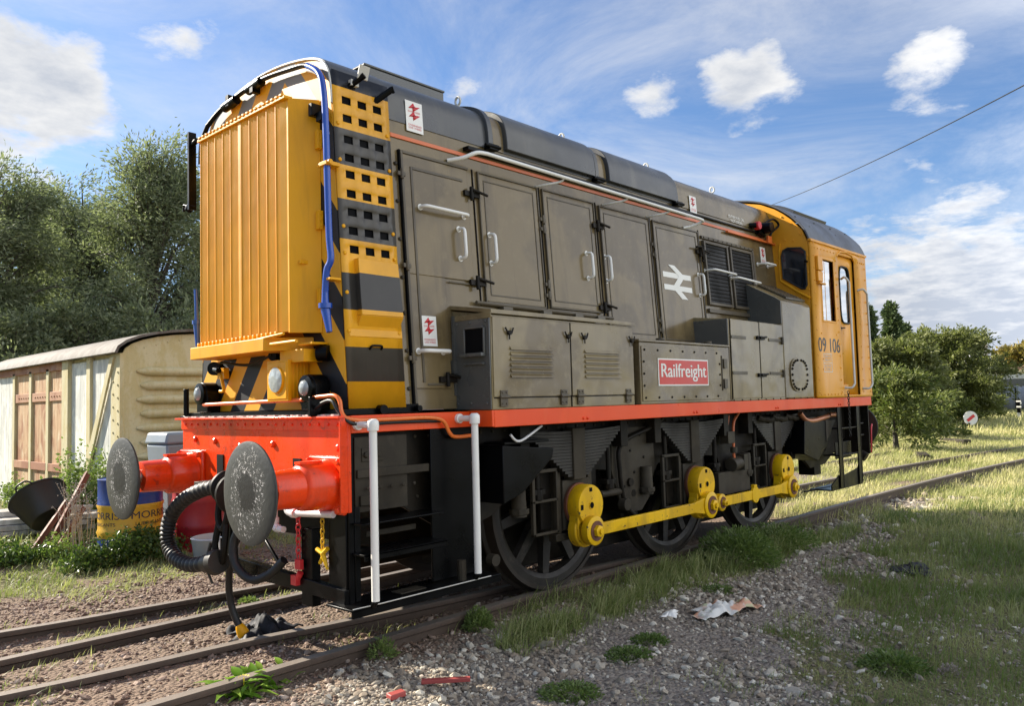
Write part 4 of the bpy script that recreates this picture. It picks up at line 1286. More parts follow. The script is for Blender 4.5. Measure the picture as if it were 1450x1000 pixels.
rv = [(6.32, ZP + .07 + k * .145) for k in range(13)] + [(6.98, ZP + .07 + k * .145) for k in range(12)] + [(7.70, ZP + .07 + k * .145) for k in range(12)] + [(7.95, ZP + .07 + k * .145) for k in range(12)] + [(6.36 + k * .095, 3.20) for k in range(7)] + [(7.72 + k * .07, 3.17) for k in range(4)] + [(6.36 + k * .1, 1.485) for k in range(7)] + [(6.45, 2.2), (6.45, 1.78), (6.46, 1.9), (6.9, 2.2)]
m.bolts([(x, -YS - .017, z) for x, z in rv], .010, .008); obj('rivet', m, M['cab'], cab)
def cab_rail(x, z0, z1, dx=.0, d=.09):
    y = -YS - .017
    m = MB(); m.tube(smooth_path([(x - .08 if dx else x, y, z1), (x - .05, y - d * .7, z1 + .01), (x, y - d, z1 - .05)], 4) + smooth_path([(x + .02, y - d, z0 + .05), (x - .03, y - d * .8, z0), (x - .07, y, z0)], 4), .014, 10)
    obj('cab_handrail', m, M['offwhite'], cab, smooth=60)
cab_rail(7.14, 1.56, 2.90); cab_rail(7.74, 1.55, 2.80, 1)
text_obj('number', '09 106', .1, M['text_black'], cab, (6.66, -YS - .0185, 2.065), (1, 0, 0), (0, 0, 1), width=.64, height=.165, bold=.012)
m = MB(); sframe(m, 6.47, 6.72, 1.745, 1.965, .008, .0175, .0185); sbox(m, 6.478, 6.712, 1.85, 1.856, .0175, .0185); dp = obj('data_panel', m, M['offwhite'], cab)
text_obj('lettering', 'WEIGHT 49T\nBRAKE 19T', .1, M['offwhite'], dp, (6.595, -YS - .0185, 1.91), (1, 0, 0), (0, 0, 1), width=.19, height=.07)
text_obj('lettering', 'RA 5 MAX\n27 MPH', .1, M['offwhite'], dp, (6.595, -YS - .0185, 1.80), (1, 0, 0), (0, 0, 1), width=.18, height=.07)
# chain at the door foot
m = MB()
for k in range(17):
    z = 1.50 - k * .032; yy = -YS - .045; x = 7.10
    m.tube([(x + (.012 * math.cos(t) if k % 2 else 0), yy + (0 if k % 2 else .012 * math.cos(t)), z + .022 * math.sin(t)) for t in [j * math.pi / 4 for j in range(8)]], .0045, 5, closed=True)
obj('chain', m, M['spring'], cab)

# --- underframe
def frame_plate(sgn, y0, y1):
    pts = [(.05, 1.33), (.05, .92), (.45, .86), (.90, .60), (1.30, .70), (1.60, .92), (1.80, .92), (1.80, .52), (2.50, .52), (2.50, .92), (2.72, .90), (2.86, .62), (3.02, .55), (3.22, .62), (3.42, .90), (3.55, .92), (3.55, .52), (4.25, .52), (4.25, .92), (4.5, .90), (4.62, .66), (4.80, .60), (4.98, .66), (5.12, .90), (5.30, .92), (5.30, .52), (6.0, .52), (6.0, .92), (6.35, .86), (6.75, .60), (7.2, .62), (7.9, .92), (7.9, 1.33)]
    m = MB(); m.prism(pts, 'y', sgn * y0, sgn * y1)
    return obj('frame_plate', m, M['frame'], loco, .003)
for s in (-1, 1):
    fp = frame_plate(s, .935, .965)
    if s < 0:
        m = MB(); m.bolts([(.1 + k * .12, -.965, 1.29) for k in range(64)] + [(.35 + .12 * k, -.965, .90) for k in range(1, 4)], .012, .012); obj('rivet', m, M['frame_lt'], fp)
m = MB(); m.box(.2, 7.8, -.4, .4, .95, 1.40); m.box(1.1, 6.7, -.56, -.50, .16, 1.2); m.box(1.1, 6.7, .50, .56, .16, 1.2); m.box(.3, 7.7, -.92, .92, 1.30, 1.33)  # low side plates added to keep the space behind the wheels dark
m.box(.25, .29, -.92, .92, .62, 1.3); m.box(7.5, 7.54, -.92, .92, .7, 1.3); m.box(2.98, 3.02, -.92, .92, .5, 1.3); m.box(4.8, 4.84, -.92, .92, .5, 1.3)
obj('inner_frame_screen', m, M['frame'], loco, .01)
def wheel(x, s):
    c = (x, s * .69, .686); ax = (0, s, 0)
    m = MB(); m.lathe([(.655, 0), (.715, .0), (.715, .02), (.69, .035), (.686, .13), (.655, .13)], (x, s * .66, .686), ax, 64)
    # open ring: replace caps by inner wall
    m.f = [f for f in m.f if len(f) <= 4]
    n = 64; k = 6
    m.f += [((k - 1) * n + i, (k - 1) * n + (i + 1) % n, (i + 1) % n, i) for i in range(n)]
    t = obj('wheel', m, M['tyre'], loco, smooth=30)
    m = MB(); m.lathe([(.565, .01), (.655, .01), (.655, .115), (.60, .12), (.565, .10)], (x, s * .66, .686), ax, 64)
    m.f = [f for f in m.f if len(f) <= 4]; k = 5
    m.f += [((k - 1) * n + i, (k - 1) * n + (i + 1) % n, (i + 1) % n, i) for i in range(n)]
    for j in range(10):
        a = 2 * math.pi * (j + .35) / 10
        d = Vector((math.cos(a), 0, math.sin(a))); p = Vector((-d.z, 0, d.x))
        C0 = Vector((x, s * .72, .686))
        vs = []
        for (rr_, w, h) in ((.12, .055, .035), (.58, .035, .028)):
            for (q1, q2) in ((-1, -1), (1, -1), (1, 1), (-1, 1)): vs.append(C0 + d * rr_ + p * w * q1 + Vector((0, h * q2, 0)))
        m.hexa([vs[0], vs[1], vs[2], vs[3], vs[4], vs[5], vs[6], vs[7]])
    m.lathe([(.16, -.02), (.17, .0), (.17, .13), (.14, .15)], (x, s * .66, .686), ax, 32)
    # balance weight
    segs = []
    for j in range(9):
        a = math.radians(40 + j * 12); segs.append((math.cos(a), math.sin(a)))
    poly = [(x + .57 * a, .686 + .57 * b) for a, b in segs] + [(x + .40 * a, .686 + .40 * b) for a, b in reversed(segs)]
    m.prism(poly, 'y', s * .68, s * .76)
    obj('wheel_centre', m, M['wheel'], t, smooth=30)
AX = [2.14, 3.893, 5.646]
for x in AX:
    for s in (-1, 1): wheel(x, s)
    m = MB(); m.cyl((x, -1.0, .686), (x, 1.0, .686), .085, .085, 20); obj('axle', m, M['frame'], loco)
def spring(x, s):
    n = 15; m = MB()
    for k in range(n):
        hw = .60 - k * (.50 / n); z = 1.235 - k * .0235
        sag = .02 * (hw / .6) ** 2
        y0, y1 = s * .985, s * 1.075
        P = []
        for t in (-1, -.5, 0, .5, 1): P.append((x + hw * t, z + sag * t * t))
        poly = [(a, b) for a, b in P] + [(a, b + .0205) for a, b in reversed(P)]
        m.prism(poly, 'y', y0, y1)
    o = obj('leaf_spring', m, M['spring'], loco, smooth=20)
    m = MB(); m.box(x - .075, x + .075, s * .98, s * 1.09, .88, 1.28); obj('spring_buckle', m, M['frame_lt'], o, .006)
    m = MB()
    for dx in (-.62, .62): m.box(x + dx - .05, x + dx + .05, s * .966, s * 1.08, 1.10, 1.32); m.cyl((x + dx * .72, s * 1.03, 1.25), (x + dx * .72, s * 1.03, .82), .020, .020, 10); m.cyl((x + dx * .72, s * 1.03, .84), (x + dx * .72, s * 1.03, .76), .045, .045, 8); m.box(x + dx * .72 - .06, x + dx * .72 + .06, s * .966, s * 1.06, .80, .84)
    obj('spring_hanger', m, M['frame'], o, .004)
    m = MB(); m.box(x - .165, x + .165, s * .95, s * 1.045, .50, .88); m.box(x - .22, x - .17, s * .95, s * 1.03, .48, .95); m.box(x + .17, x + .22, s * .95, s * 1.03, .48, .95); m.box(x - .24, x + .24, s * .95, s * 1.03, .42, .48)
    m.cyl((x, s * 1.045, .686), (x, s * 1.065, .686), .15, .14, 24)
    ab = obj('axlebox', m, M['frame_lt'], loco, .008)
for x in AX:
    for s in (-1, 1): spring(x, s)
def crank(x, s):
    pin = (x - .03, .50)
    Y = lambda d: s * d
    m = MB(); m.lathe([(.152, 0), (.158, .01), (.158, .10), (.152, .115), (.11, .118)], (x, Y(1.07), .686), (0, s, 0), 32)
    m.cyl((x, Y(1.187), .686), (x, Y(1.193), .686), .03, .03, 14)
    c = obj('crank', m, M['yellow_rod'], loco, smooth=35)
    m = MB(); m.lathe([(.128, 0), (.134, .008), (.134, .07), (.128, .078)], (pin[0], Y(1.075), pin[1]), (0, s, 0), 28)
    m.lathe([(.115, .078), (.115, .09)], (pin[0], Y(1.075), pin[1]), (0, s, 0), 28)
    # web between the bosses
    dx, dz = pin[0] - x, pin[1] - .686; ln = math.hypot(dx, dz); px_, pz_ = -dz / ln, dx / ln
    m.prism([(x + px_ * .135, .686 + pz_ * .135), (pin[0] + px_ * .12, pin[1] + pz_ * .12), (pin[0] - px_ * .12, pin[1] - pz_ * .12), (x - px_ * .135, .686 - pz_ * .135)], 'y', Y(1.08), Y(1.165))
    obj('crank_web', m, M['yellow_rod'], c, .004, smooth=35)
    m = MB(); m.lathe([(.164, 0), (.168, .006), (.168, .03)], (x, Y(1.045), .686), (0, s, 0), 32); obj('crank_seal', m, M['rust'], c)
    m = MB(); m.box(x - .02, x + .015, Y(1.186), Y(1.190), .79, .82); m.cyl((x, Y(1.18), .686), (x, Y(1.1945), .686), .024); m.box(x - .13, x - .10, Y(1.184), Y(1.19), .66, .70); obj('oil_hole', m, M['dark'], c)
    return pin
pins = None
for s in (-1, 1):
    pins = [crank(x, s) for x in AX]
    for i in (0, 1):
        a, b = pins[i], pins[i + 1]
        m = MB(); x0 = a[0] + (.0 if i == 0 else .20); x1 = b[0]
        m.hexa([(x0 + .06, s * 1.20, .455), (x1 - .08, s * 1.20, .455), (x1 - .08, s * 1.235, .455), (x0 + .06, s * 1.235, .455), (x0 + .06, s * 1.20, .545), (x1 - .08, s * 1.20, .545), (x1 - .08, s * 1.235, .545), (x0 + .06, s * 1.235, .545)])
        m.prism([(x1 - .30, .458), (x1 - .08, .425), (x1 - .08, .575), (x1 - .30, .542)], 'y', s * 1.201, s * 1.236)
        rod = obj('coupling_rod', m, M['yellow_rod'], loco, .006)
        for (px_, rr_) in (((a[0], .105) if i == 0 else (a[0] + .20, .075)), (b[0], .115)):
            m = MB(); m.lathe([(rr_, 0), (rr_ + .005, .008), (rr_ + .005, .062), (rr_ - .008, .07)], (px_, s * 1.185, .50), (0, s, 0), 32)
            e = obj('rod_end', m, M['yellow_rod'], rod, smooth=35)
            m = MB(); m.lathe([(rr_ * .72, 0), (rr_ * .72, .006)], (px_, s * 1.255, .50), (0, s, 0), 24); m.lathe([(rr_ * .50, 0), (rr_ * .50, .02)], (px_, s * 1.2, .50), (0, s, 0), 24); obj('bearing_ring', m, M['rust'], e)
            m = MB(); m.lathe([(rr_ * .45, 0), (rr_ * .45, .03), (rr_ * .3, .036)], (px_, s * 1.258, .50), (0, s, 0), 6); m.lathe([(rr_ * .2, .03), (rr_ * .2, .05)], (px_, s * 1.258, .50), (0, s, 0), 12); obj('crank_pin_nut', m, M['yellow_rod'], e)
        if i == 1:
            m = MB(); m.lathe([(.075, 0), (.08, .005), (.08, .03)], (x0 + .70, s * 1.21, .50), (0, s, 0), 24); m.box(x0 + .67, x0 + .73, s * 1.2, s * 1.24, .57, .60); obj('rod_collar', m, M['yellow_rod'], rod, .003)
# brake gear, pipes and plates between the wheels
m = MB()
for xc in (3.02, 4.77):
    pl = [(xc - .30, 1.25), (xc - .33, .9), (xc - .22, .62), (xc - .1, .52), (xc + .1, .52), (xc + .22, .62), (xc + .33, .9), (xc + .30, 1.25)]
    if xc < 4: m.prism(pl, 'y', -.985, -.968)
obj('frame_stretcher_plate', m, M['frame_lt'], loco, .004)
m = MB()
m.bolts([(3.02 + a, -.985, z) for a, z in ((-.2, 1.15), (.1, 1.18), (-.05, 1.05), (-.22, .95), (.15, .98), (.0, .86), (.18, .8), (-.15, .75))], .013, .01); m.cyl((2.94, -.985, .78), (2.94, -1.01, .78), .035, .035, 12); m.cyl((3.0, -.985, .68), (3.0, -.99, .68), .03)
obj('bolt', m, M['frame'], loco)
m = MB(); m.tube(smooth_path([(3.45, -1.03, 1.32), (3.25, -1.03, 1.24), (2.80, -1.02, 1.12), (2.76, -1.02, .9), (2.82, -1.02, .62), (2.95, -1.02, .5)], 5), .020, 8)
obj('brake_pipe', m, M['frame'], loco, smooth=60)
m = MB()
m.tube([(4.62, -1.05, 1.30), (4.58, -1.05, 1.16), (4.58, -1.05, 1.05)], .012, 8); m.tube(smooth_path([(4.82, -1.06, 1.32), (4.70, -1.06, 1.22), (4.68, -1.06, 1.0), (4.68, -1.06, .85)], 5), .014, 8)
obj('orange_pipe', m, M['orange2'], loco, smooth=60)
m = MB(); m.box(4.52, 4.66, -1.09, -1.0, 1.02, 1.14); m.cyl((4.68, -1.06, .98), (4.68, -1.06, .92), .035); m.cyl((4.62, -1.05, .80), (4.86, -1.05, .82), .07, .07, 14); m.box(4.35, 5.0, -1.06, -.97, .52, .74); m.box(4.78, 4.86, -1.12, -1.04, .74, .9)
for x in (1.75, 3.5, 5.25): m.box(x - .14, x - .11, -1.06, -1.03, .50, .98); m.box(x + .13, x + .15, -1.06, -1.03, .50, .98); m.box(x - .14, x + .15, -1.06, -1.035, .96, .985); m.box(x - .14, x + .15, -1.06, -1.035, .74, .76); m.box(x - .14, x + .15, -1.06, -1.035, .50, .52)
for x in (1.50, 5.0, 3.15): m.cyl((x, -1.02, .90), (x, -1.02, .66), .05, .06, 12); m.cyl((x, -1.02, .72), (x, -1.02, .68), .075, .075, 8)
for k in range(9): m.cyl((5.2 + k * .11, -1.08, 1.26 - .02 * (k % 3)), (5.26 + k * .11, -1.12, 1.23), .035, .03, 8)
m.cyl((2.72, -1.05, .62), (2.72, -1.12, .62), .05); m.cyl((2.5, -1.0, .72), (2.78, -1.0, .72), .03)
obj('brake_gear', m, M['frame_lt'], loco, .004)
m = MB(); m.tube(smooth_path([(6.10, -1.15, 1.28), (6.2, -1.17, 1.20), (6.4, -1.18, 1.185), (6.75, -1.18, 1.215), (6.9, -1.15, 1.22)], 5), .03, 10); m.tube([(7.05, -1.1, 1.23), (7.3, -1.1, 1.23)], .03, 10); m.tube([(7.25, -1.15, 1.05), (7.25, -1.15, .72)], .025, 8)
obj('copper_pipe', m, M['copper'], loco, smooth=60)
m = MB()
m.box(6.9, 7.1, -.95, -.75, .5, 1.0); m.cyl((7.0, -1.0, .9), (7.0, -1.0, .8), .06); m.tube([(6.35, -1.05, .36), (7.0, -1.1, .36)], .012, 6); m.tube([(7.64, -1.2, 1.30), (7.64, -1.2, .95)], .012, 6); m.tube([(7.64, -1.2, .95), (7.9, -1.2, .95)], .012, 6); m.tube([(7.64, -1.2, 1.1), (7.9, -1.2, 1.1)], .012, 6)
obj('underframe_gear', m, M['frame'], loco, .003)
m = MB(); m.tube(smooth_path([(7.99, -1.28, 1.08), (7.9, -1.30, 1.02), (7.88, -1.30, .85), (7.89, -1.29, .72)], 5), .010, 8); obj('pull_cord', m, M['sign_red'], loco)
m = MB(); m.cyl((8.05, -1.0, .80), (8.25, -1.0, .74), .06); m.cyl((7.9, -1.15, .70), (7.9, -1.22, .66), .06)
obj('rear_hose', m, M['frame'], loco)
# sand / tool hoppers
def hopper(x0, x1, zt, zb, fl=1, lab=None):
    m = MB()
    if fl: m.prism([(x0, zt), (x1, zt - .05), (x1 - .02, zt - .12), (x0 + .20, zb + .06), (x0, zb)], 'y', -1.20, -.97)
    else: m.prism([(x0, zt), (x1, zt - .02), (x1 - .28, zb + .16), (x0 + .32, zb), (x0 - .05, zb + .10)], 'y', -1.20, -.97)
    o = obj('sand_hopper', m, M['black'], loco, .006)
    m = MB(); m.box(x0 + .02, x1 - .05, -1.20, -1.0, zt + .001, zt + .02) if fl else m.prism([(x1 - .30, zb + .20), (x1 - .01, zt - .02), (x1 - .30, zt - .01)], 'y', -1.207, -1.201)
    m.box(x0 + .15, x0 + .4, -1.17, -1.05, zt + .02, zt + .035)
    obj('hopper_lid', m, M['black' if fl else 'frame_lt'], o, .004)
hopper(1.16, 1.70, 1.20, .80); hopper(6.10, 6.98, 1.19, .72, 0)
m = MB(); m.tube(smooth_path([(1.22, -1.22, 1.27), (1.28, -1.22, 1.225), (1.36, -1.22, 1.235), (1.55, -1.22, 1.32)], 5), .009, 8); obj('white_cable', m, M['pvc'], loco, smooth=60)
# front steps
m = MB()
m.box(-.03, .0, -1.06, -.88, .34, .87); m.box(-.02, .02, -1.075, -1.06, .34, 1.33)
m.box(.62, 1.02, -1.075, -1.06, .36, 1.34); m.box(1.02, 1.045, -1.075, -.95, .33, 1.33)
m.box(-.10, 1.10, -1.215, -.95, .335, .350); m.box(-.10, 1.10, -1.215, -1.20, .30, .349)
m.box(.0, .64, -1.20, -.97, .625, .640); m.box(.0, .64, -1.20, -1.19, .60, .640)
m.box(.0, .64, -1.17, -.97, .80, .812)
m.box(.02, .06, -1.08, -1.06, .35, .9)
fs = obj('front_steps', m, M['black'], loco, .004)
m = MB(); m.box(.06, .62, -1.06, -1.045, 1.065, 1.115); m.box(.08, .22, -1.06, -1.045, .90, .96); m.bolts([(.13 + k * .09, -1.06, 1.0 - .14 * 0) for k in range(5)], .012, .01); m.box(.1, .26, -1.05, -1.04, 1.16, 1.24); m.bolts([(.13, -1.05, 1.2), (.22, -1.05, 1.2)], .02, .014)
m.box(.05, .45, -1.044, -1.035, .86, 1.31)
m.box(.16, .55, -1.0, -.985, .70, .735); m.box(.30, .50, -1.15, -1.05, .352, .36)
obj('step_plate', m, M['frame_lt'], fs, .003)
m = MB(); m.cyl((1.07, -1.14, .44), (1.07, -1.20, .44), .04, .04, 16); m.cyl((.80, -1.15, .35), (.80, -1.15, .48), .03, .03, 10); obj('step_roller', m, M['frame_lt'], fs)
m = MB(); m.tube([(-.09, -1.205, .352), (.1, -1.217, .352), (.6, -1.217, .352), (1.0, -1.217, .352)], .0035, 5); obj('worn_step_edge', m, M['offwhite'], fs)
# bottom cross bar
m = MB(); m.hexa([(-.05, -1.07, .345), (.0, -1.07, .345), (.0, .46, .40), (-.05, .46, .40), (-.05, -1.07, .43), (.0, -1.07, .43), (.0, .46, .49), (-.05, .46, .49)]); m.box(.0, .05, -1.06, .46, .345, .36)
m.tube([(-.02, .46, .47), (-.04, .48, .90)], .016, 8); m.box(-.04, .02, .30, .36, .4, .93); m.box(-.04, .02, -.72, -.60, .28, .75)
m.tube([(-.02, -.3, .50), (0, -.1, .62)], .014, 6)
obj('lifeguard_bar', m, M['black'], loco, .004)
m = MB(); m.tube([(-.06, .415, .46), (-.06, .43, .92)], .006, 6); m.tube([(-.06, .42, .60), (-.06, .37, .60)], .006, 6); obj('white_rod', m, M['white'], loco)
def step_rail(x, ztop, zbot):
    m = MB(); m.tube([(x, -1.235, zbot), (x, -1.235, ztop)], .0235, 14); m.lathe([(.034, -.034), (.036, 0), (.034, .02), (.02, .034)], (x, -1.235, ztop), (0, 0, 1), 16)
    m.tube([(x, -1.235, ztop), (x - .0, -1.09, ztop)], .020, 12); m.cyl((x, -1.10, ztop), (x, -1.078, ztop), .032, .032, 14)
    r_ = obj('step_handrail', m, M['white'], loco, smooth=60)
    m = MB(); m.cyl((x, -1.21, zbot - .03), (x, -1.235, zbot), .02); obj('rail_foot', m, M['black'], r_)
step_rail(.045, 1.385, .378); step_rail(.865, 1.395, .395)
# rear steps
m = MB()
for x in (6.85, 7.46): m.box(x, x + .10, -1.285, -1.27, .36, 1.33)
m.prism([(6.62, .36), (7.56, .36), (7.56, .66), (7.46, .56), (6.95, .50), (6.85, .52), (6.62, .42)], 'y', -1.2695, -1.255)
m.box(6.62, 7.56, -1.27, -1.0, .352, .366)
m.box(6.95, 7.46, -1.27, -1.05, .735, .75); m.box(6.95, 7.46, -1.20, -1.19, .70, .90); m.box(6.95, 7.46, -1.27, -1.05, 1.06, 1.07)
obj('rear_steps', m, M['black'], loco, .003)
m = MB(); m.tube([(6.95, -1.287, .36), (6.95, -1.287, 1.32)], .004, 5); m.tube([(7.562, -1.287, .38), (7.562, -1.287, 1.32)], .004, 5); m.tube([(6.96, -1.275, .752), (7.46, -1.275, .752)], .005, 5); m.tube([(6.96, -1.275, 1.072), (7.46, -1.275, 1.072)], .005, 5)
obj('worn_step_edge', m, M['frame_lt'], loco)
# ------------------------------------------------------------------ GROUND
def vnoise(x, y, s, seed=0):
    """smooth value noise, vectorised"""
    x = np.asarray(x, float) / s + seed * 17.3; y = np.asarray(y, float) / s + seed * 9.1
    xi = np.floor(x); yi = np.floor(y); fx = x - xi; fy = y - yi
    fx = fx * fx * (3 - 2 * fx); fy = fy * fy * (3 - 2 * fy)
    def h(a, b):
        v = np.sin(a * 127.1 + b * 311.7 + seed * 7.7) * 43758.5453
        return v - np.floor(v)
    return (h(xi, yi) * (1 - fx) + h(xi + 1, yi) * fx) * (1 - fy) + (h(xi, yi + 1) * (1 - fx) + h(xi + 1, yi + 1) * fx) * fy
def sst(v, a, b):
    t = np.clip((v - a) / (b - a), 0, 1); return t * t * (3 - 2 * t)

def gz(x, y):
    x = np.asarray(x, float); y = np.asarray(y, float)
    r = np.hypot(x - 2, y)
    amp = np.clip(r / 40, .5, 4)
    z = -.088 + (vnoise(x, y, 1.1, 1) - .5) * .05 + (vnoise(x, y, .35, 2) - .5) * .022 + (vnoise(x, y, 7, 3) - .5) * .10 * amp * .5
    # between the rails the fill stands higher in front of the loco
    z = z + .035 * sst(-np.abs(y), -.72, -.60) * sst(-x, -.8, .2)
    # grassy strip beyond the cab lies a bit low beside the rails
    z = z - .04 * sst(-y, .9, 1.6) - .06 * sst(x, 5, 9) * sst(-np.abs(y + .1), -2.6, -.9)
    z = z + .14 * sst(y, 3.2, 6.0) * sst(-x, -4, 0)
    return z

# where grass grows (0..1)
def line_y(x):     # near edge of the gravel / start of the grass
    return np.interp(x, [0, .9, 1.9, 2.8, 4.1, 5.7, 6.8, 9], [-2.75, -2.66, -2.55, -2.48, -2.35, -1.95, -1.7, -1.2])
def grass_cover(x, y):
    n = vnoise(x, y, .22, 7) * .3 + vnoise(x, y, .55, 5) * .4 + vnoise(x, y, 1.5, 6) * .3
    g = sst(line_y(x) - y + (n - .5) * 2.2, -.15, .45) * sst(x, .6, 1.3)
    g = g * (.74 + .26 * sst(n, .3, .6))
    wheel = sst(-np.abs(y + 1.12 + .06 * np.sin(x * 2)), -.42 - .16, -.10) * sst(x, 1.1, 1.6) * sst(-x, -7.5, -6.8) * sst(n, .28, .50)
    far = sst(x, 6.6, 8.5) * sst(n + sst(x, 12, 20) * .2, .30, .52)
    left = sst(y, 1.6, 3.0) * sst(n, .42, .62) * .8
    tr = sst(n, .58, .70) * .35 * sst(-x, -1.8, -.8) * sst(y, -1.0, -.4) + sst(n, .50, .6) * .6 * sst(-np.abs(y - 1.05), -.32, -.1) * sst(-x, -2, -.5)
    beyond = sst(y, 5.5, 8)
    back = sst(-y, 5.6, 6.4)
    return np.clip(np.maximum.reduce([g, wheel, far, left, tr, beyond, back]), 0, 1)

def warp_axis(c, n, near, far, k=3.2):
    t = np.linspace(-1, 1, n)
    s = np.sinh(t * k) / np.sinh(k)
    return c + near * t + s * far
xs = warp_axis(1.5, 520, 7.5, 900, 9.5)
ys = warp_axis(-1.0, 520, 6.0, 900, 9.5)
GX, GY = np.meshgrid(xs, ys)
GZ = gz(GX, GY)
vv = np.stack([GX, GY, GZ], -1).reshape(-1, 3)
ii, jj = np.meshgrid(np.arange(519), np.arange(519))
a = (jj * 520 + ii).ravel()
gfaces = np.stack([a, a + 1, a + 521, a + 520], 1)
gcov = grass_cover(GX, GY).ravel()

def ground_mat():
    m, nt, b = bsdf('yard_ground')
    geo = N(nt, 'ShaderNodeNewGeometry')
    P = geo.outputs['Position']
    at = N(nt, 'ShaderNodeAttribute'); at.attribute_name = 'tint'
    at2 = N(nt, 'ShaderNodeAttribute'); at2.attribute_name = 'soil'
    n1 = noise_n(nt, P, 26, 6, .7); n2 = noise_n(nt, P, 2.2, 4, .6); n3 = noise_n(nt, P, 90, 3, .6)
    vor = N(nt, 'ShaderNodeTexVoronoi'); vor.inputs['Scale'].default_value = 38; L(nt, P, vor.inputs['Vector'])
    bw = N(nt, 'ShaderNodeSeparateColor'); L(nt, vor.outputs['Color'], bw.inputs[0])
    grav = mixc(nt, bw.outputs[0], (.21, .175, .145), (.40, .35, .29))
    soil = mixc(nt, n1, (.15, .105, .075), (.34, .25, .185))
    c = mixc(nt, at2.outputs['Fac'], grav, soil)
    sand = rng_n(nt, noise_n(nt, P, 1.5, 3, .6), .60, .68, 0, .0)
    g = mixc(nt, n1, (.12, .125, .05), (.27, .24, .12))
    f = rng_n(nt, mathn(nt, 'ADD', at.outputs['Fac'], mathn(nt, 'MULTIPLY', mathn(nt, 'SUBTRACT', n1, .5), .7)), .3, .6)
    c = mixc(nt, f, c, g)
    c = mixc(nt, mathn(nt, 'MULTIPLY', n2, .35), c, (.12, .09, .066), 'MIX')
    L(nt, c, b.inputs['Base Color'])
    b.inputs['Roughness'].default_value = .95
    b.inputs['Specular IOR Level'].default_value = .2
    h = mathn(nt, 'ADD', mathn(nt, 'MULTIPLY', vor.outputs['Distance'], -1.4), mathn(nt, 'MULTIPLY', n3, .5))
    h = mathn(nt, 'ADD', h, mathn(nt, 'MULTIPLY', n1, 1.0))
    bump(nt, b, h, .9, .02)
    return m
gme = np_mesh('ground', vv, gfaces, ground_mat(), tint=gcov, smooth=True)
soilv = (sst(-GX - (GY < -.9) * 0, -1.6, -.2) * sst(GY, -1.25, -.9) + sst(-np.abs(GY), -1.1, -.7) + sst(GY, 1.2, 2.2)).ravel()
at_ = gme.attributes.new('soil', 'FLOAT', 'POINT'); at_.data.foreach_set('value', np.clip(soilv, 0, 1).astype(np.float32))
ground = bpy.data.objects.new('ground', gme); COL.objects.link(ground)
ground['kind'] = 'structure'

# ------------------------------------------------------------------ rails
def rail_mesh(path):
    """flat-bottom rail swept along [(x,y,z)]"""
    prof = [(-.035, 0), (.035, 0), (.037, -.012), (.035, -.035), (.010, -.048), (.009, -.118), (.062, -.130), (.065, -.145), (-.065, -.145), (-.062, -.130), (-.009, -.118), (-.010, -.048), (-.035, -.035), (-.037, -.012)]
    pts = smooth_path(path, 5); vs = []; fs = []; k = len(prof)
    for i, p in enumerate(pts):
        a = pts[max(i - 1, 0)]; b = pts[min(i + 1, len(pts) - 1)]
        t = (b - a); t.z = 0; t.normalize(); nn = Vector((-t.y, t.x, 0))
        for (u, w) in prof: vs.append(p + nn * u + Vector((0, 0, w)))
    for i in range(len(pts) - 1):
        for j in range(k): fs.append((i * k + j, i * k + (j + 1) % k, (i + 1) * k + (j + 1) % k, (i + 1) * k + j))
    fs += [tuple(range(k)), tuple(reversed(range((len(pts) - 1) * k, len(pts) * k)))]
    return MB().add(vs, fs)
def rail_mat():
    m, nt, b = bsdf('worn_rail')
    geo = N(nt, 'ShaderNodeNewGeometry')
    s = N(nt, 'ShaderNodeSeparateXYZ'); L(nt, geo.outputs['Normal'], s.inputs[0])
    sp = N(nt, 'ShaderNodeSeparateXYZ'); L(nt, geo.outputs['Position'], sp.inputs[0])
    top = mathn(nt, 'MULTIPLY', rng_n(nt, s.outputs[2], .7, .9), rng_n(nt, sp.outputs[2], -.03, -.02))
    n = noise_n(nt, geo.outputs['Position'], 20, 5, .7)
    side = mixc(nt, n, (.035, .024, .018), (.12, .078, .052))
    tp = mixc(nt, noise_n(nt, geo.outputs['Position'], 7, 5, .7), (.16, .13, .105), (.30, .255, .21))
    L(nt, mixc(nt, top, side, tp), b.inputs['Base Color'])
    b.inputs['Roughness'].default_value = .6
    L(nt, mathn(nt, 'MULTIPLY', top, .4), b.inputs['Metallic'])
    bump(nt, b, n, .5, .004)
    return m
RM = rail_mat()
main = thing('railway_track', 'pair of rusty rails under the locomotive running on past the cab', 'track', (0, 0, -.15))
near = [(-9, -.752, 0), (-4, -.752, 0), (0, -.752, 0), (4, -.752, 0), (8, -.755, 0), (11, -.80, -.005), (14, -.93, -.01), (18, -1.22, -.03), (24, -1.9, -.06), (34, -3.6, -.1)]
far = [(-9, .752, 0), (0, .752, 0), (4, .752, 0), (8, .74, 0), (12, .60, -.005), (17, .30, -.03), (24, -.45, -.06), (34, -2.2, -.1)]
obj('rail', rail_mesh(near), RM, main, smooth=20); obj('rail', rail_mesh(far), RM, main, smooth=20)
div = thing('diverging_track', 'second pair of worn rails crossing in front of the nose and curving under the locomotive', 'track', (0, .6, -.15))
obj('rail', rail_mesh([(-9, 3.1, -.004), (-4, 2.05, -.004), (-1.15, 1.50, -.004), (-.2, 1.375, -.004), (.9, 1.27, -.004), (2.2, 1.15, -.004), (4.0, .93, -.004)]), RM, div, smooth=20)
obj('rail', rail_mesh([(-9, 1.62, -.004), (-4, .60, -.004), (-1.49, .055, -.004), (-.2, -.085, -.004), (.6, -.215, -.004), (2.0, -.40, -.004), (4.4, -.66, -.004)]), RM, div, smooth=20)
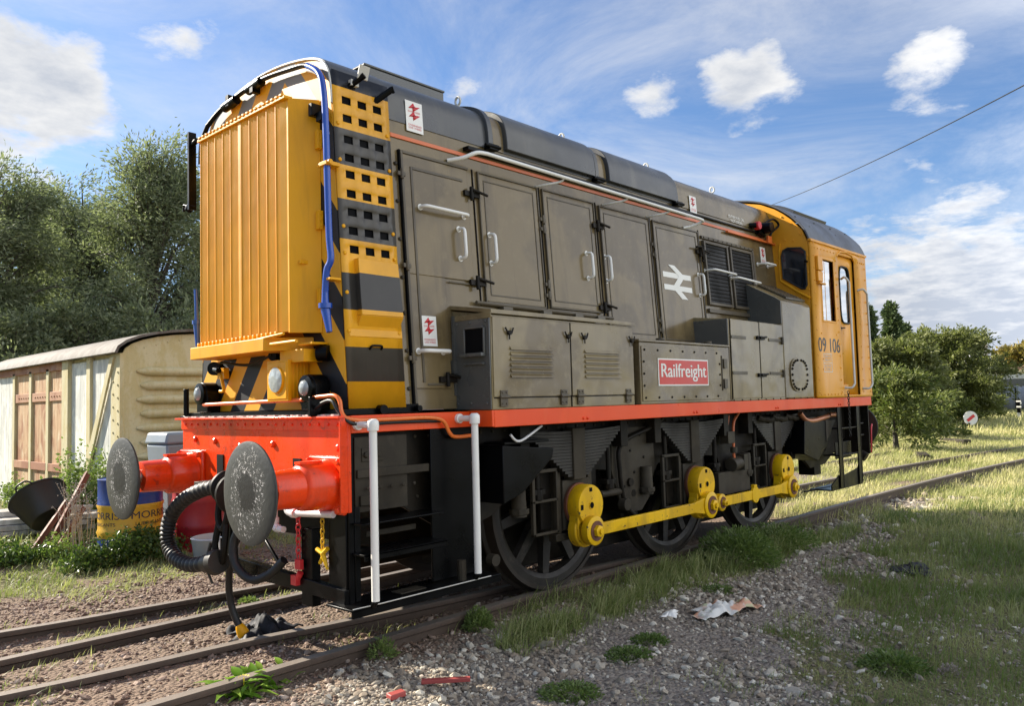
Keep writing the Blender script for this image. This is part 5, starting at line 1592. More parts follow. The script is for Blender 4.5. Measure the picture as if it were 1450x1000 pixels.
side = thing('siding_track', 'half buried rail pair in pale dry grass beyond the cab', 'track', (17, 3, -.15))
obj('rail', rail_mesh([(7, 2.6, -.02), (12, 2.35, -.03), (17.3, 2.1, -.04), (23, 2.3, -.05), (32, 3.2, -.09), (42, 4.6, -.1)]), RM, side, smooth=20)
obj('rail', rail_mesh([(7, 4.05, -.02), (12, 3.8, -.03), (17.3, 3.55, -.04), (23, 3.75, -.05), (32, 4.65, -.09), (42, 6.0, -.1)]), RM, side, smooth=20)

# ------------------------------------------------------------------ loose stone
import bmesh as _bm
def ico(sub):
    b = _bm.new(); _bm.ops.create_icosphere(b, subdivisions=sub, radius=1)
    v = np.array([x.co[:] for x in b.verts]); f = np.array([[q.index for q in p.verts] for p in b.faces]); b.free()
    return v, f
ICO = ico(1); 
def stones(name, pts, size, mat, flat=.6, variants=10):
    n = len(pts)
    V, F = ICO
    vars_ = []
    for k in range(variants):
        w = V * (1 + rng.uniform(-.32, .32, (len(V), 1)))
        # chop with random planes for facets
        for _ in range(4):
            d = rng.normal(size=3); d /= np.linalg.norm(d); c = rng.uniform(.45, .8)
            s = w @ d; w = w - np.clip(s - c, 0, None)[:, None] * d
        vars_.append(w)
    vars_ = np.array(vars_)
    base = vars_[rng.integers(0, variants, n)]
    sc = size[:, None] * rng.uniform(.65, 1.25, (n, 3)); sc[:, 2] *= flat
    a = rng.uniform(0, 2 * np.pi, n); t = rng.normal(0, .35, n)
    w = base * sc[:, None, :]
    ct, st_ = np.cos(t)[:, None], np.sin(t)[:, None]
    y = w[..., 1] * ct - w[..., 2] * st_; z = w[..., 1] * st_ + w[..., 2] * ct; x = w[..., 0]
    ca, sa = np.cos(a)[:, None], np.sin(a)[:, None]
    X = x * ca - y * sa + pts[:, 0:1]; Y = x * sa + y * ca + pts[:, 1:2]
    Z = z + pts[:, 2:3] + (size * flat * .25)[:, None]
    vv = np.stack([X, Y, Z], -1).reshape(-1, 3)
    ff = (F[None] + (np.arange(n) * len(V))[:, None, None]).reshape(-1, 3)
    tint = np.repeat(rng.uniform(0, 1, n), len(V))
    me = np_mesh(name, vv, ff, mat, tint=tint, tris=True)
    o = bpy.data.objects.new(name, me); COL.objects.link(o)
    return o
def stone_mat(name, dark, mid, light, brown):
    m, nt, b = bsdf(name)
    at = N(nt, 'ShaderNodeAttribute'); at.attribute_name = 'tint'
    cr = N(nt, 'ShaderNodeValToRGB'); el = cr.color_ramp.elements
    el[0].color = (*dark, 1); el[1].color = (*light, 1); el[1].position = .97
    for p, c in ((.25, brown), (.5, mid), (.75, tuple(x * 1.3 for x in mid))):
        e = el.new(p); e.color = (*c, 1)
    L(nt, at.outputs['Fac'], cr.inputs[0])
    geo = N(nt, 'ShaderNodeNewGeometry')
    n = noise_n(nt, geo.outputs['Position'], 60, 5, .7)
    c = mixc(nt, rng_n(nt, n, .3, .7), mixc(nt, 1.0, cr.outputs[0], (.68, .66, .63), 'MULTIPLY'), cr.outputs[0])
    L(nt, c, b.inputs['Base Color']); b.inputs['Roughness'].default_value = .85; b.inputs['Specular IOR Level'].default_value = .3
    bump(nt, b, n, .5, .004)
    return m
GRAV = stone_mat('ballast_stone', (.20, .17, .132), (.35, .305, .24), (.70, .65, .54), (.31, .245, .18))
SOILST = stone_mat('brown_stone', (.14, .095, .07), (.27, .195, .15), (.50, .42, .35), (.21, .13, .09))
def scatter(n, x0, x1, y0, y1, dens):
    x = rng.uniform(x0, x1, n); y = rng.uniform(y0, y1, n)
    k = rng.uniform(0, 1, n) < dens(x, y)
    return x[k], y[k]
def camd(x, y): return np.hypot(x - CAMPOS.x, y - CAMPOS.y)
def gdens(x, y):
    d = 1 - .9 * grass_cover(x, y)
    d = d * sst(-y, .78, 1.0) * np.clip(4.2 / camd(x, y), .05, 1) ** 1.5
    return d * (.22 + .78 * sst(vnoise(x, y, .45, 9), .30, .60))
x, y = scatter(125000, -.9, 12, -4.6, -.75, gdens)
sz = np.where(rng.uniform(0, 1, len(x)) < .07, rng.uniform(.022, .040, len(x)), rng.uniform(.005, .019, len(x))) * np.clip(camd(x, y) / 6, 1, 2.2)
g1 = stones('ballast', np.stack([x, y, gz(x, y)], 1), sz, GRAV, .62)
g1['kind'] = 'stuff'
def sdens(x, y):
    d = (1 - .8 * grass_cover(x, y)) * np.clip(4.0 / camd(x, y), .1, 1) ** 1.3
    return d * (.25 + .75 * sst(vnoise(x, y, .45, 12), .35, .6)) * np.where((y > -.15) & (y < .6), .55, 1)
x, y = scatter(60000, -2.0, 3.2, -1.3, 3.2, sdens)
sz = np.where(rng.uniform(0, 1, len(x)) < .10, rng.uniform(.018, .032, len(x)), rng.uniform(.006, .016, len(x)))
g2 = stones('track_gravel', np.stack([x, y, gz(x, y)], 1), sz, SOILST, .6)
g2['kind'] = 'stuff'

# ------------------------------------------------------------------ grass
def blades(name, x, y, h, w, mat, tint, lean=.45, wind=(.25, -.1), z=None, kind='stuff'):
    n = len(x); z = gz(x, y) - .012 if z is None else z
    a = rng.uniform(0, 2 * np.pi, n); l = np.abs(rng.normal(0, lean, n))
    dx = np.cos(a) * l + wind[0]; dy = np.sin(a) * l + wind[1]
    fa = a + np.pi / 2 + rng.normal(0, .6, n)
    px = np.cos(fa) * w / 2; py = np.sin(fa) * w / 2
    T = np.array([0, .38, .72, 1.0]); W = np.array([1, .85, .55, .08])
    V = np.zeros((n, 8, 3))
    for k in range(4):
        t = T[k]; bx = x + dx * h * t ** 1.8; by = y + dy * h * t ** 1.8
        bz = z + h * (t - .28 * (dx ** 2 + dy ** 2) ** .5 * t * t)
        V[:, 2 * k, 0] = bx - px * W[k]; V[:, 2 * k, 1] = by - py * W[k]; V[:, 2 * k, 2] = bz
        V[:, 2 * k + 1, 0] = bx + px * W[k]; V[:, 2 * k + 1, 1] = by + py * W[k]; V[:, 2 * k + 1, 2] = bz
    F = np.array([[0, 1, 3, 2], [2, 3, 5, 4], [4, 5, 7, 6]])
    ff = (F[None] + (np.arange(n) * 8)[:, None, None]).reshape(-1, 4)
    me = np_mesh(name, V.reshape(-1, 3), ff, mat, tint=np.repeat(tint, 8), smooth=True)
    o = bpy.data.objects.new(name, me); COL.objects.link(o)
    if kind: o['kind'] = kind
    return o
GRASS = foliage_mat('grass_blades', (.15, .20, .05), (.50, .47, .23), .40, .5)
DRY = foliage_mat('dry_grass', (.24, .27, .07), (.66, .58, .30), .35, .6)
WEED = foliage_mat('weed_leaves', (.08, .13, .03), (.24, .30, .09), .35, .45)
BRAMBLE = foliage_mat('bramble_leaves', (.03, .065, .015), (.14, .20, .04), .30, .4)
WILLOW = foliage_mat('willow_leaves', (.10, .122, .062), (.33, .35, .215), .42, .62)
BUSHM = foliage_mat('bush_leaves', (.075, .090, .025), (.28, .29, .10), .38, .5)
POPM = foliage_mat('poplar_leaves', (.04, .065, .03), (.14, .18, .07), .3, .5)
# near shaded sward
def nearg(x, y): return grass_cover(x, y) * np.clip(3.6 / camd(x, y), 0, 1) ** 1.25
x, y = scatter(210000, .3, 12, -6.2, -1.3, nearg)
tn = np.clip(vnoise(x, y, .5, 21) * .8 - .25 + rng.uniform(0, .65, len(x)) ** 2, 0, 1)
h = rng.uniform(.025, .085, len(x)) * (.6 + .9 * vnoise(x, y, .6, 22)) * np.clip(camd(x, y) / 5, 1, 1.6)
blades('grass', x, y, h, .0035 * np.clip(camd(x, y) / 3.5, 1, 4), GRASS, tn, .75)
# longer tussocks beside the wheels
def tuss(x, y): return sst(-np.abs(y + 1.12), -.42, -.08) * sst(vnoise(x, y, .34, 31), .38, .60) * np.clip(5.5 / camd(x, y), 0, 1)
x, y = scatter(30000, 1.0, 7.2, -1.75, -.80, tuss)
tn = np.clip(rng.uniform(.0, .55, len(x)) + (rng.uniform(0, 1, len(x)) < .2) * .45, 0, 1)
blades('tussock_grass', x, y, rng.uniform(.04, .22, len(x)) * (.4 + .9 * vnoise(x, y, .3, 33)), .0045 * np.clip(camd(x, y) / 4, 1, 3), GRASS, tn, .9)
# sunlit dry grass beyond the cab
def farg(x, y): return grass_cover(x, y) * np.clip(11 / camd(x, y), 0, 1) ** 1.1 * sst(x, 6.8, 7.8)
x, y = scatter(260000, 6.8, 34, -5, 9, farg)
tn = np.clip(vnoise(x, y, 1.1, 41) * .9 + rng.uniform(-.2, .45, len(x)), 0, 1)
blades('dry_grass', x, y, rng.uniform(.05, .17, len(x)) * (.6 + .8 * vnoise(x, y, 1.5, 42)), .006 * np.clip(camd(x, y) / 9, 1, 4), DRY, tn, .6)
x, y = scatter(60000, 30, 75, -8, 14, lambda a, b: np.clip(30 / camd(a, b), 0, 1))
blades('distant_grass', x, y, rng.uniform(.15, .4, len(x)), .03 * np.clip(camd(x, y) / 30, 1, 3), DRY, rng.uniform(0.2, 1, len(x)), .5)
# left side: sparse green and dry grass
def leftg(x, y): return grass_cover(x, y) * np.clip(5.5 / camd(x, y), 0, 1)
x, y = scatter(110000, -4.5, 3.5, -1.35, 7, leftg)
tn = np.clip(vnoise(x, y, .6, 51) * 1.1 - .2 + rng.uniform(-.1, .3, len(x)), 0, 1)
blades('yard_grass', x, y, rng.uniform(.02, .085, len(x)) * np.where(y > 2.8, 1.5, 1), .0045 * np.clip(camd(x, y) / 4, 1, 3), GRASS, tn, .8)
# moss and yellowed patches
def patch(x, y):
    r = 0 * x
    for (cx, cy, rx, ry) in ((.15, .62, .45, .22), (.55, 2.55, .9, .55), (-.35, .35, .5, .18), (.1, 1.05, .9, .12), (1.2, .95, .8, .15), (.1, -1.5, .4, .22)):
        r = np.maximum(r, sst(1 - np.hypot((x - cx) / rx, (y - cy) / ry), 0, .5))
    return r * .8
x, y = scatter(60000, -1, 2.2, -2, 3.4, patch)
blades('moss', x, y, rng.uniform(.006, .022, len(x)), .004, DRY, rng.uniform(.2, 1, len(x)), 1.0)

# ------------------------------------------------------------------ leafy plants
def leaf_cards(cen, nrm_up, size, aspect, droop=0.0, dirs=None):
    """diamond leaves folded along the midrib: returns verts, faces(quads as 2 per leaf)"""
    n = len(cen)
    d = rng.normal(size=(n, 3)) if dirs is None else dirs + rng.normal(size=(n, 3)) * .35
    d[:, 2] -= droop
    d /= np.linalg.norm(d, axis=1)[:, None] + 1e-9
    r = rng.normal(size=(n, 3)); r[:, 2] *= .5
    s = np.cross(d, r); s /= np.linalg.norm(s, axis=1)[:, None] + 1e-9
    u = np.cross(s, d)
    L_ = size[:, None]; W_ = (size * aspect)[:, None]
    p0 = cen; p1 = cen + d * L_ * .45 + s * W_ * .5 + u * W_ * .12; p2 = cen + d * L_; p3 = cen + d * L_ * .45 - s * W_ * .5 + u * W_ * .12
    V = np.stack([p0, p1, p2, p3], 1).reshape(-1, 3)
    F = np.arange(n * 4).reshape(-1, 4)
    return V, F
def clump_mesh(name, cen, size, aspect, mat, tint=None, droop=0, dirs=None):
    V, F = leaf_cards(cen, None, size, aspect, droop, dirs)
    t = rng.uniform(0, 1, len(cen)) if tint is None else tint
    return np_mesh(name, V, F, mat, tint=np.repeat(t, 4))
def sph(n, rx, ry, rz, shell=.4, flatb=True):
    d = rng.normal(size=(n, 3)); d /= np.linalg.norm(d, axis=1)[:, None]
    if flatb: d[:, 2] = np.abs(d[:, 2])
    r = (shell + (1 - shell) * rng.uniform(0, 1, n)) ** .7
    return d * r[:, None] * np.array([rx, ry, rz])
def weed(name, label, x, y, rx, h, n, size, aspect=.45, mat=None, group=None, tintr=(0, 1), z=None):
    zz = float(gz(x, y)) if z is None else z
    c = sph(n, rx, rx, h, .3)
    me = clump_mesh(name, c, rng.uniform(.6, 1.2, n) * size, aspect, mat or WEED, rng.uniform(*tintr, n), 0, dirs=c / (np.linalg.norm(c, axis=1)[:, None] + 1e-6) * 1.0)
    o = bpy.data.objects.new(name, me); COL.objects.link(o); o.location = (x, y, zz - .01)
    return tag(o, label, 'weed', group)
weed('weed', 'low dark green clover clump in the gravel, nearest the camera right of the lit stones', .72, -2.10, .19, .05, 1700, .022, .6, tintr=(.1, .8))
weed('weed', 'small round green weed on the ballast below the torn plastic bag', 1.42, -2.02, .17, .05, 1300, .022, .6, tintr=(0, .6))
weed('weed', 'green weed with white flecks beside the round weed on the ballast', 1.72, -1.96, .13, .055, 900, .022, .6, tintr=(0, .6))
weed('weed', 'bushy broad green weed growing against the last driving wheel', 4.35, -1.22, .42, .34, 4200, .045, .35, tintr=(0, .75))
weed('weed', 'green weed tuft beside the rail just past the driving wheels', 5.35, -1.15, .45, .22, 2600, .04, .35, tintr=(0, .7))
weed('weed', 'grey-green bushy weed against the near rail below the front steps', 1.22, -.86, .11, .16, 900, .03, .5, tintr=(.3, .9))
weed('weed', 'bright small sunlit weed on the near rail in front of the steps', .38, -.85, .09, .13, 420, .035, .3, tintr=(.6, 1))
weed('weed', 'green nettle clump in the grass at the bottom right', 2.15, -3.35, .20, .10, 1500, .03, .45, tintr=(0, .7))
weed('weed', 'little pale flowering weed at the bottom right corner', 2.25, -3.62, .07, .07, 420, .012, .8, foliage_mat('pale_flowers', (.25, .20, .17), (.42, .34, .32), .2))
weed('weed', 'small green clump on the gravel between bag and grass', 3.25, -1.62, .16, .05, 700, .025, .5, tintr=(0, .7))
weed('weed', 'small green weed in the soil by the far rails', .52, 1.10, .08, .045, 260, .03, .5, tintr=(.3, 1))
# large leafy dock with a yellow flower in the foreground
def dock():
    x, y = -.47, -.70; z = float(gz(x, y))
    t = thing('dandelion_plant', 'bright green leafy plant with a yellow flower against the near rail', 'plant', (x, y, z))
    vs, fs, tn = [], [], []
    for k in range(110):
        a = rng.uniform(0, 2 * math.pi); ln = rng.uniform(.10, .26); w = ln * rng.uniform(.16, .26); el = rng.uniform(.25, 1.15)
        ox, oy = rng.normal(0, .11), rng.normal(0, .06)
        b = len(vs); seg = 6
        for i in range(seg + 1):
            s = i / seg; r = ln * (s * math.cos(el) + .15 * s * s); zz = ln * (s * math.sin(el) - .45 * s * s)
            ww = w * math.sin(math.pi * min(1, s * .92 + .06)) * (1 + .25 * math.sin(i * 2.3))
            cx, cy = x + ox + r * math.cos(a), y + oy + r * math.sin(a)
            pxx, pyy = -math.sin(a) * ww / 2, math.cos(a) * ww / 2
            vs += [(cx + pxx, cy + pyy, z + zz + ww * .15), (cx, cy, z + zz), (cx - pxx, cy - pyy, z + zz + ww * .15)]
            tn += [k % 7 / 7] * 3
        for i in range(seg):
            q = b + i * 3
            fs += [(q, q + 1, q + 4, q + 3), (q + 1, q + 2, q + 5, q + 4)]
    me = np_mesh('leaf_rosette', np.array(vs), np.array(fs), foliage_mat('dock_leaves', (.12, .25, .02), (.28, .42, .06), .4, .4), tint=np.array(tn), smooth=True)
    o = bpy.data.objects.new('leaf_rosette', me); COL.objects.link(o); o.parent = t; o.matrix_parent_inverse = ROOTS[t.name]
    m = MB()
    for k in range(26):
        a = k * 2.4; r = .004 + .022 * (k / 26) ** .5
        c = Vector((x - .06 + r * math.cos(a), y - .09 + r * math.sin(a), z + .10 + .006 * (1 - k / 26)))
        m.add([c, c + Vector((math.cos(a) * .012, math.sin(a) * .012, .005)), c + Vector((math.cos(a + .5) * .010, math.sin(a + .5) * .010, .004))], [(0, 1, 2)])
    m.tube([(x - .06, y - .09, z), (x - .06, y - .09, z + .10)], .003, 5)
    obj('flower', m, paint('flower_yellow', (.85, .62, .03), .6, None, 0, None, 0, None, 0), t)
dock()

# bramble and weeds before the van
def bramble(name, label, cx, cy, rx, ry, h, n, size, mat=BRAMBLE, tr=(0, 1), group=None):
    z = float(gz(cx, cy)); k = 14
    cs = sph(k, rx, ry, h, .2); w = rng.integers(0, k, n)
    c = cs[w] * .8 + rng.normal(size=(n, 3)) * np.array([rx, ry, h]) * .17
    c[:, 2] = np.abs(c[:, 2])
    me = clump_mesh(name, c, rng.uniform(.5, 1.2, n) * size, .55, mat, np.clip(rng.uniform(*tr, n), 0, 1), .1)
    o = bpy.data.objects.new(name, me); COL.objects.link(o); o.location = (cx, cy, z)
    return tag(o, label, 'bush', group)
bramble('bramble', 'dark bramble patch in front of the blue and yellow drum', .55, 3.72, .8, .35, .36, 6500, .05)
bramble('bramble', 'dark low bramble left of the rusty bars', -.25, 4.6, .9, .45, .22, 4200, .05)
bramble('bramble', 'sunlit leafy climber on the side of the old van', 1.05, 6.35, .42, .65, 1.15, 6500, .06, WEED, (.2, 1))
bramble('bramble', 'low green growth under the rusty van door', .95, 8.3, .3, 1.2, .5, 3800, .06, WEED, (.2, 1))
bramble('bramble', 'dark leaves hanging over the grey bin at the van end', 2.15, 5.15, .55, .35, 1.25, 4200, .06)
bramble('bramble', 'bright green sprig rising beside the rusty bars', .12, 4.28, .18, .15, .34, 700, .045, WEED, (.6, 1))
bramble('bramble', 'dark bramble growing between drum and van', 1.35, 5.0, .7, .4, .55, 4200, .06)
# dead flowering stems
m = MB()
for k in range(26):
    x0, y0 = .30 + rng.normal(0, .10), 4.25 + rng.normal(0, .10); hh = rng.uniform(.5, .85); z0 = float(gz(x0, y0))
    q = [(x0, y0, z0), (x0 + rng.normal(0, .03), y0 + rng.normal(0, .03), z0 + hh * .6), (x0 + rng.normal(0, .10), y0 + rng.normal(0, .10), z0 + hh)]
    m.tube(q, [.004, .003, .002], 4)
    for j in range(10):
        c = Vector(q[1]).lerp(Vector(q[2]), rng.uniform(.2, 1)) + Vector(rng.normal(0, .02, 3)); s_ = .012
        m.add([c, c + Vector((s_, 0, s_)), c + Vector((0, s_, s_ * 1.3))], [(0, 1, 2)])
tag(centre_origin(obj('seeding_weed', m, paint('seed_heads', (.42, .34, .25), .8, None, 0, None, 0, None, 0)), (.30, 4.25, -.05)), 'tall pale seeding weed beside the drum', 'weed')

# ------------------------------------------------------------------ trees
BARK = paint('willow_bark', (.09, .075, .058), .9, (.06, .05, .04), .5, None, 0, None, .3)
def tree(name, label, cat, x, y, H, spread, nleaf, leaf, mat, trunk_h=.25, wind=.35, aspect=.17, group=None, nb=90, z=-.2, branch_len=.24, low=.12, crown_pow=1.0):
    t = thing(name, label, cat, (x, y, z), group)
    m = MB(); tips = []
    tr = H * .018 + .05
    m.tube(smooth_path([(x, y, z - .1), (x + rng.normal(0, .1), y, z + H * .3), (x + wind * .3, y + rng.normal(0, .2), z + H * .62), (x + wind * .8, y, z + H * .9)], 4), [tr * (1 - .9 * i / 12) for i in range(13)], 8)
    for k in range(nb):
        f = rng.uniform(low, 1) ** .8
        hz = z + H * f
        a = rng.uniform(0, 2 * math.pi)
        prof = math.sin(math.pi * min(1, (f * .72 + .16))) ** crown_pow
        r = spread * prof * rng.uniform(.35, 1.0)
        b0 = Vector((x + wind * f * .6, y, z + H * max(trunk_h * .6, f * .72)))
        tip = Vector((x + r * math.cos(a) + wind * f * .8, y + r * math.sin(a), hz + rng.normal(0, .03 * H)))
        mid = b0.lerp(tip, .55) + Vector((0, 0, .07 * H))
        pth = smooth_path([b0, mid, tip], 3)
        m.tube(pth, [.045 * (1 - .8 * i / 6) * H / 9 for i in range(len(pth))], 5)
        tips.append((pth, r))
    obj('trunk', m, BARK, t)
    n = nleaf; ids = rng.integers(0, nb, n)
    T = rng.uniform(.30, 1.12, n)
    P = np.array([[list(q) for q in p[0]] for p in tips]); k = P.shape[1] - 1
    tt = np.clip(T, 0, .999) * k; i0 = tt.astype(int); fr = (tt - i0)[:, None]
    c = P[ids, i0] * (1 - fr) + P[ids, i0 + 1] * fr
    # spray along branchlets that sweep outward and downwind
    d = P[ids, i0 + 1] - P[ids, i0]; d /= np.linalg.norm(d, axis=1)[:, None] + 1e-6
    nbl = 12
    sub = rng.normal(size=(nb, nbl, 3)) * np.array([1, 1, .8]); w = rng.integers(0, nbl, n)
    sd = sub[ids, w]; sd = sd / np.linalg.norm(sd, axis=1)[:, None]
    dirs = d * .5 + sd + np.array([wind * 1.0, -wind * .4, .15])
    dirs /= np.linalg.norm(dirs, axis=1)[:, None]
    s = rng.uniform(0, 1, n)[:, None] * H * branch_len * .55
    c = c + dirs * s - np.array([0, 0, 1]) * (s ** 2) * .10 + rng.normal(size=(n, 3)) * H * .012
    c[:, 2] = np.maximum(c[:, 2], z + .1)
    me = clump_mesh('crown', c, rng.uniform(.6, 1.3, n) * leaf, aspect, mat, np.clip(rng.normal(.42, .25, n), 0, 1), .15, dirs=dirs)
    o = bpy.data.objects.new('crown', me); COL.objects.link(o); o.parent = t; o.matrix_parent_inverse = ROOTS[t.name]
    return t
def at_px(px, d):
    """world (x, y) along the view column px at depth d (horizontal)"""
    v = Vector((_f.x, _f.y)) + Vector((_r.x, _r.y)) * (px - 725) / 1131.54
    return (CAMPOS.x + v.x * d, CAMPOS.y + v.y * d)
G_W = 'willow trees behind the old van'
specs = [('tallest windswept willow just left of the locomotive nose', 205, 22, 8.8, 2.1, 42000), ('willow at the left edge of the picture, crown cut off by the frame', -35, 21, 8.3, 2.4, 40000),
         ('lower willow between the two tall ones', 105, 25, 8.7, 2.4, 34000), ('willow filling the gap against the nose of the locomotive', 290, 24, 7.3, 2.0, 26000),
         ('slimmer willow right of the left edge tree', 38, 27, 9.1, 2.0, 26000)]
for (lab, px, d, H, sp, nl) in specs:
    x, y = at_px(px, d)
    tree('willow_tree', lab, 'tree', x, y, H, sp, int(nl * 1.2), .15, WILLOW, group=G_W, nb=170, wind=.45, branch_len=.13, aspect=.27)
for (lab, px, d, H, sp, nl) in [('dense dark undergrowth bush behind the van roof at far left', 10, 19, 4.0, 2.3, 16000), ('dense dark bush behind the middle of the van roof', 120, 20, 4.2, 2.6, 18000), ('dense dark bush behind the van roof beside the nose', 235, 19.5, 4.0, 2.4, 16000)]:
    x, y = at_px(px, d)
    tree('bush', lab, 'bush', x, y, H, sp, nl, .15, WILLOW, aspect=.35, nb=60, wind=.1, branch_len=.25, low=.05)
# right: bushes, poplars
for (lab, px, d, H, sp, nl, mt) in [('large dark bush beyond the cab, nearest the fence', 1330, 38, 4.3, 3.0, 30000, BUSHM), ('large olive bush directly behind the cab', 1265, 34, 3.7, 2.3, 22000, BUSHM),
                                    ('rounded dark bush at the right end of the hedge', 1366, 44, 3.0, 1.7, 14000, BUSHM)]:
    x, y = at_px(px, d)
    tree('bush', lab, 'bush', x, y, H, sp, int(nl * 1.7), .16, mt, aspect=.4, nb=70, wind=.1, branch_len=.26, low=.04, crown_pow=.6)
for (lab, px, d, H, sp, nl) in [('low sunlit shrub in the grass behind the cab', 1262, 22, 2.1, 1.3, 9000), ('yellow-green shrub at the foot of the dark bush', 1300, 27, 1.6, 1.5, 8000), ('straggly brown-green shrub right of the yellow-green one', 1335, 35, 1.5, 1.2, 8000), ('small bright shrub by the end of the grey fence', 1395, 42, 1.3, 1.0, 4000)]:
    x, y = at_px(px, d)
    tree('shrub', lab, 'shrub', x, y, H, sp, nl, .15, foliage_mat('shrub_leaves', (.06, .09, .018), (.26, .27, .08), .35), aspect=.3, nb=50, wind=.05, branch_len=.3, low=.02, crown_pow=.5)
for (lab, px, d, H, sp) in [('tall poplar just clear of the cab', 1265, 62, 8.6, .55), ('poplar half hidden behind the back of the cab', 1230, 60, 8.2, .5), ('shorter poplar right of the tall one', 1280, 66, 7.2, .4)]:
    x, y = at_px(px, d)
    tree('poplar_tree', lab, 'tree', x, y, H, sp, 14000, .32, POPM, aspect=.5, nb=60, wind=.05, branch_len=.055, low=.12, crown_pow=.5, group='poplars on the skyline')
x, y = at_px(1455, 95)
tree('autumn_tree', 'yellowing tree above the brick wall at the right edge', 'tree', x, y, 6.7, 4.6, 14000, .5, foliage_mat('autumn_leaves', (.14, .13, .03), (.42, .30, .08), .3), aspect=.5, nb=60, wind=.1, branch_len=.2, low=.3, crown_pow=.6)
x, y = at_px(1435, 85)
tree('bush', 'pale grey-brown bush under the yellowing tree', 'bush', x, y, 3.4, 4.5, 9000, .4, foliage_mat('pale_bush', (.20, .19, .11), (.34, .31, .20), .3), aspect=.5, nb=40, wind=.1, branch_len=.2, low=.1, crown_pow=.5)
# tall seeding grass in front of the bushes
def tall(x, y): return sst(y, 2.3, 4.0) * np.clip(16 / camd(x, y), 0, 1)
x, y = scatter(42000, 9, 30, 4.4, 13, tall)
blades('tall_grass', x, y, rng.uniform(.25, .75, len(x)) * (.5 + .8 * vnoise(x, y, 1.2, 61)), .012 * np.clip(camd(x, y) / 12, 1, 3), foliage_mat('tall_grass', (.07, .10, .025), (.42, .37, .20), .3), np.clip(rng.uniform(-.2, 1, len(x)), 0, 1), .35)
# ------------------------------------------------------------------ old goods van body
def planked_paint(name, base, under, amt, rust=None):
    m, nt, b = bsdf(name)
    tc = N(nt, 'ShaderNodeTexCoord').outputs['Object']
    n1 = noise_n(nt, tc, 6, 6, .7, .4, (1, 1, .35))
    f = rng_n(nt, n1, .5 - amt * .2, .62 - amt * .2, 0, .85)
    c = mixc(nt, f, base, under)
    if rust:
        f2 = rng_n(nt, noise_n(nt, tc, 3.2, 6, .65, .6, (1, 1, .5)), .48, .62, 0, .85)
        c = mixc(nt, f2, c, rust)
    c = mixc(nt, rng_n(nt, noise_n(nt, tc, 35, 4, .7), .55, .7, 0, .35), c, tuple(x * .55 for x in base))
    L(nt, c, b.inputs['Base Color']); b.inputs['Roughness'].default_value = .8
    bump(nt, b, n1, .5, .008)
    return m
CREAM = planked_paint('faded_cream_paint', (.50, .42, .21), (.56, .50, .31), .4)
PEEL = planked_paint('peeling_white_boards', (.78, .77, .68), (.50, .50, .46), .4)
RUSTYD = planked_paint('rust_stained_boards', (.62, .50, .32), (.50, .30, .15), .7, (.30, .11, .04))
VROOF = planked_paint('weathered_roof_felt', (.10, .085, .07), (.16, .145, .125), .4, (.09, .065, .05))
VX, VY, VZ0, VZ1 = 1.37, 5.95, -.12, 2.28
van = thing('goods_van_body', 'old cream goods van body with ribbed end and rusty doors standing on the ground', 'shed', (2.6, 9.0, -.1))
m = MB(); m.box(VX + .03, VX + 2.42, VY + .03, VY + 5.7, VZ0, VZ1)
obj('van_core', m, CREAM, van)
def arc(y_off=0, n=14, x0=VX - .02, x1=VX + 2.47, rise=.30, z=VZ1):
    w = (x1 - x0) / 2; cx = (x0 + x1) / 2
    return [(cx - w * math.cos(math.pi * k / n), z + rise * math.sin(math.pi * k / n) ** 1.0) for k in range(n + 1)]
m = MB(); m.prism([(VX + .02, VZ0)] + arc(x0=VX + .02, x1=VX + 2.43) + [(VX + 2.43, VZ0)], 'y', VY, VY + .028)
ve = obj('van_end', m, CREAM, van, .004, smooth=25)
m = MB()
for k in range(9):
    z = .52 + k * .19
    pts = [(VX + .20 + .05 * (k % 2), VY - .005, z), (VX + .34, VY - .018, z), (VX + 1.10, VY - .022, z), (VX + 1.28, VY - .006, z)]
    m.tube(pts, [.018, .062, .062, .018], 10)
    m.tube([(2 * VX + 2.45 - a, b, c) for a, b, c in pts], [.018, .062, .062, .018], 10)
obj('pressed_rib', m, CREAM, ve, smooth=60)
m = MB(); m.box(VX + 1.34, VX + 1.62, VY - .03, VY, VZ1 - .36, VZ1 + .12); m.box(VX + 1.32, VX + 1.64, VY - .05, VY, VZ1 - .34, VZ1 - .31)
m.bolts([(VX + .3 + k * .16, VY, VZ1 + .02 + .22 * math.sin(math.pi * (k + 1.2) / 14)) for k in range(13)], .012, .01)
obj('end_vent', m, CREAM, ve, .003)
m = strip_shell(VY - .10, VY + 5.8, [(a, b) for a, b in arc(rise=.34, x0=VX - .09, x1=VX + 2.54, z=VZ1 - .01)], .035)
m.v = [(y, x, z) for (x, y, z) in m.v]
obj('van_roof', m, VROOF, van, smooth=50)
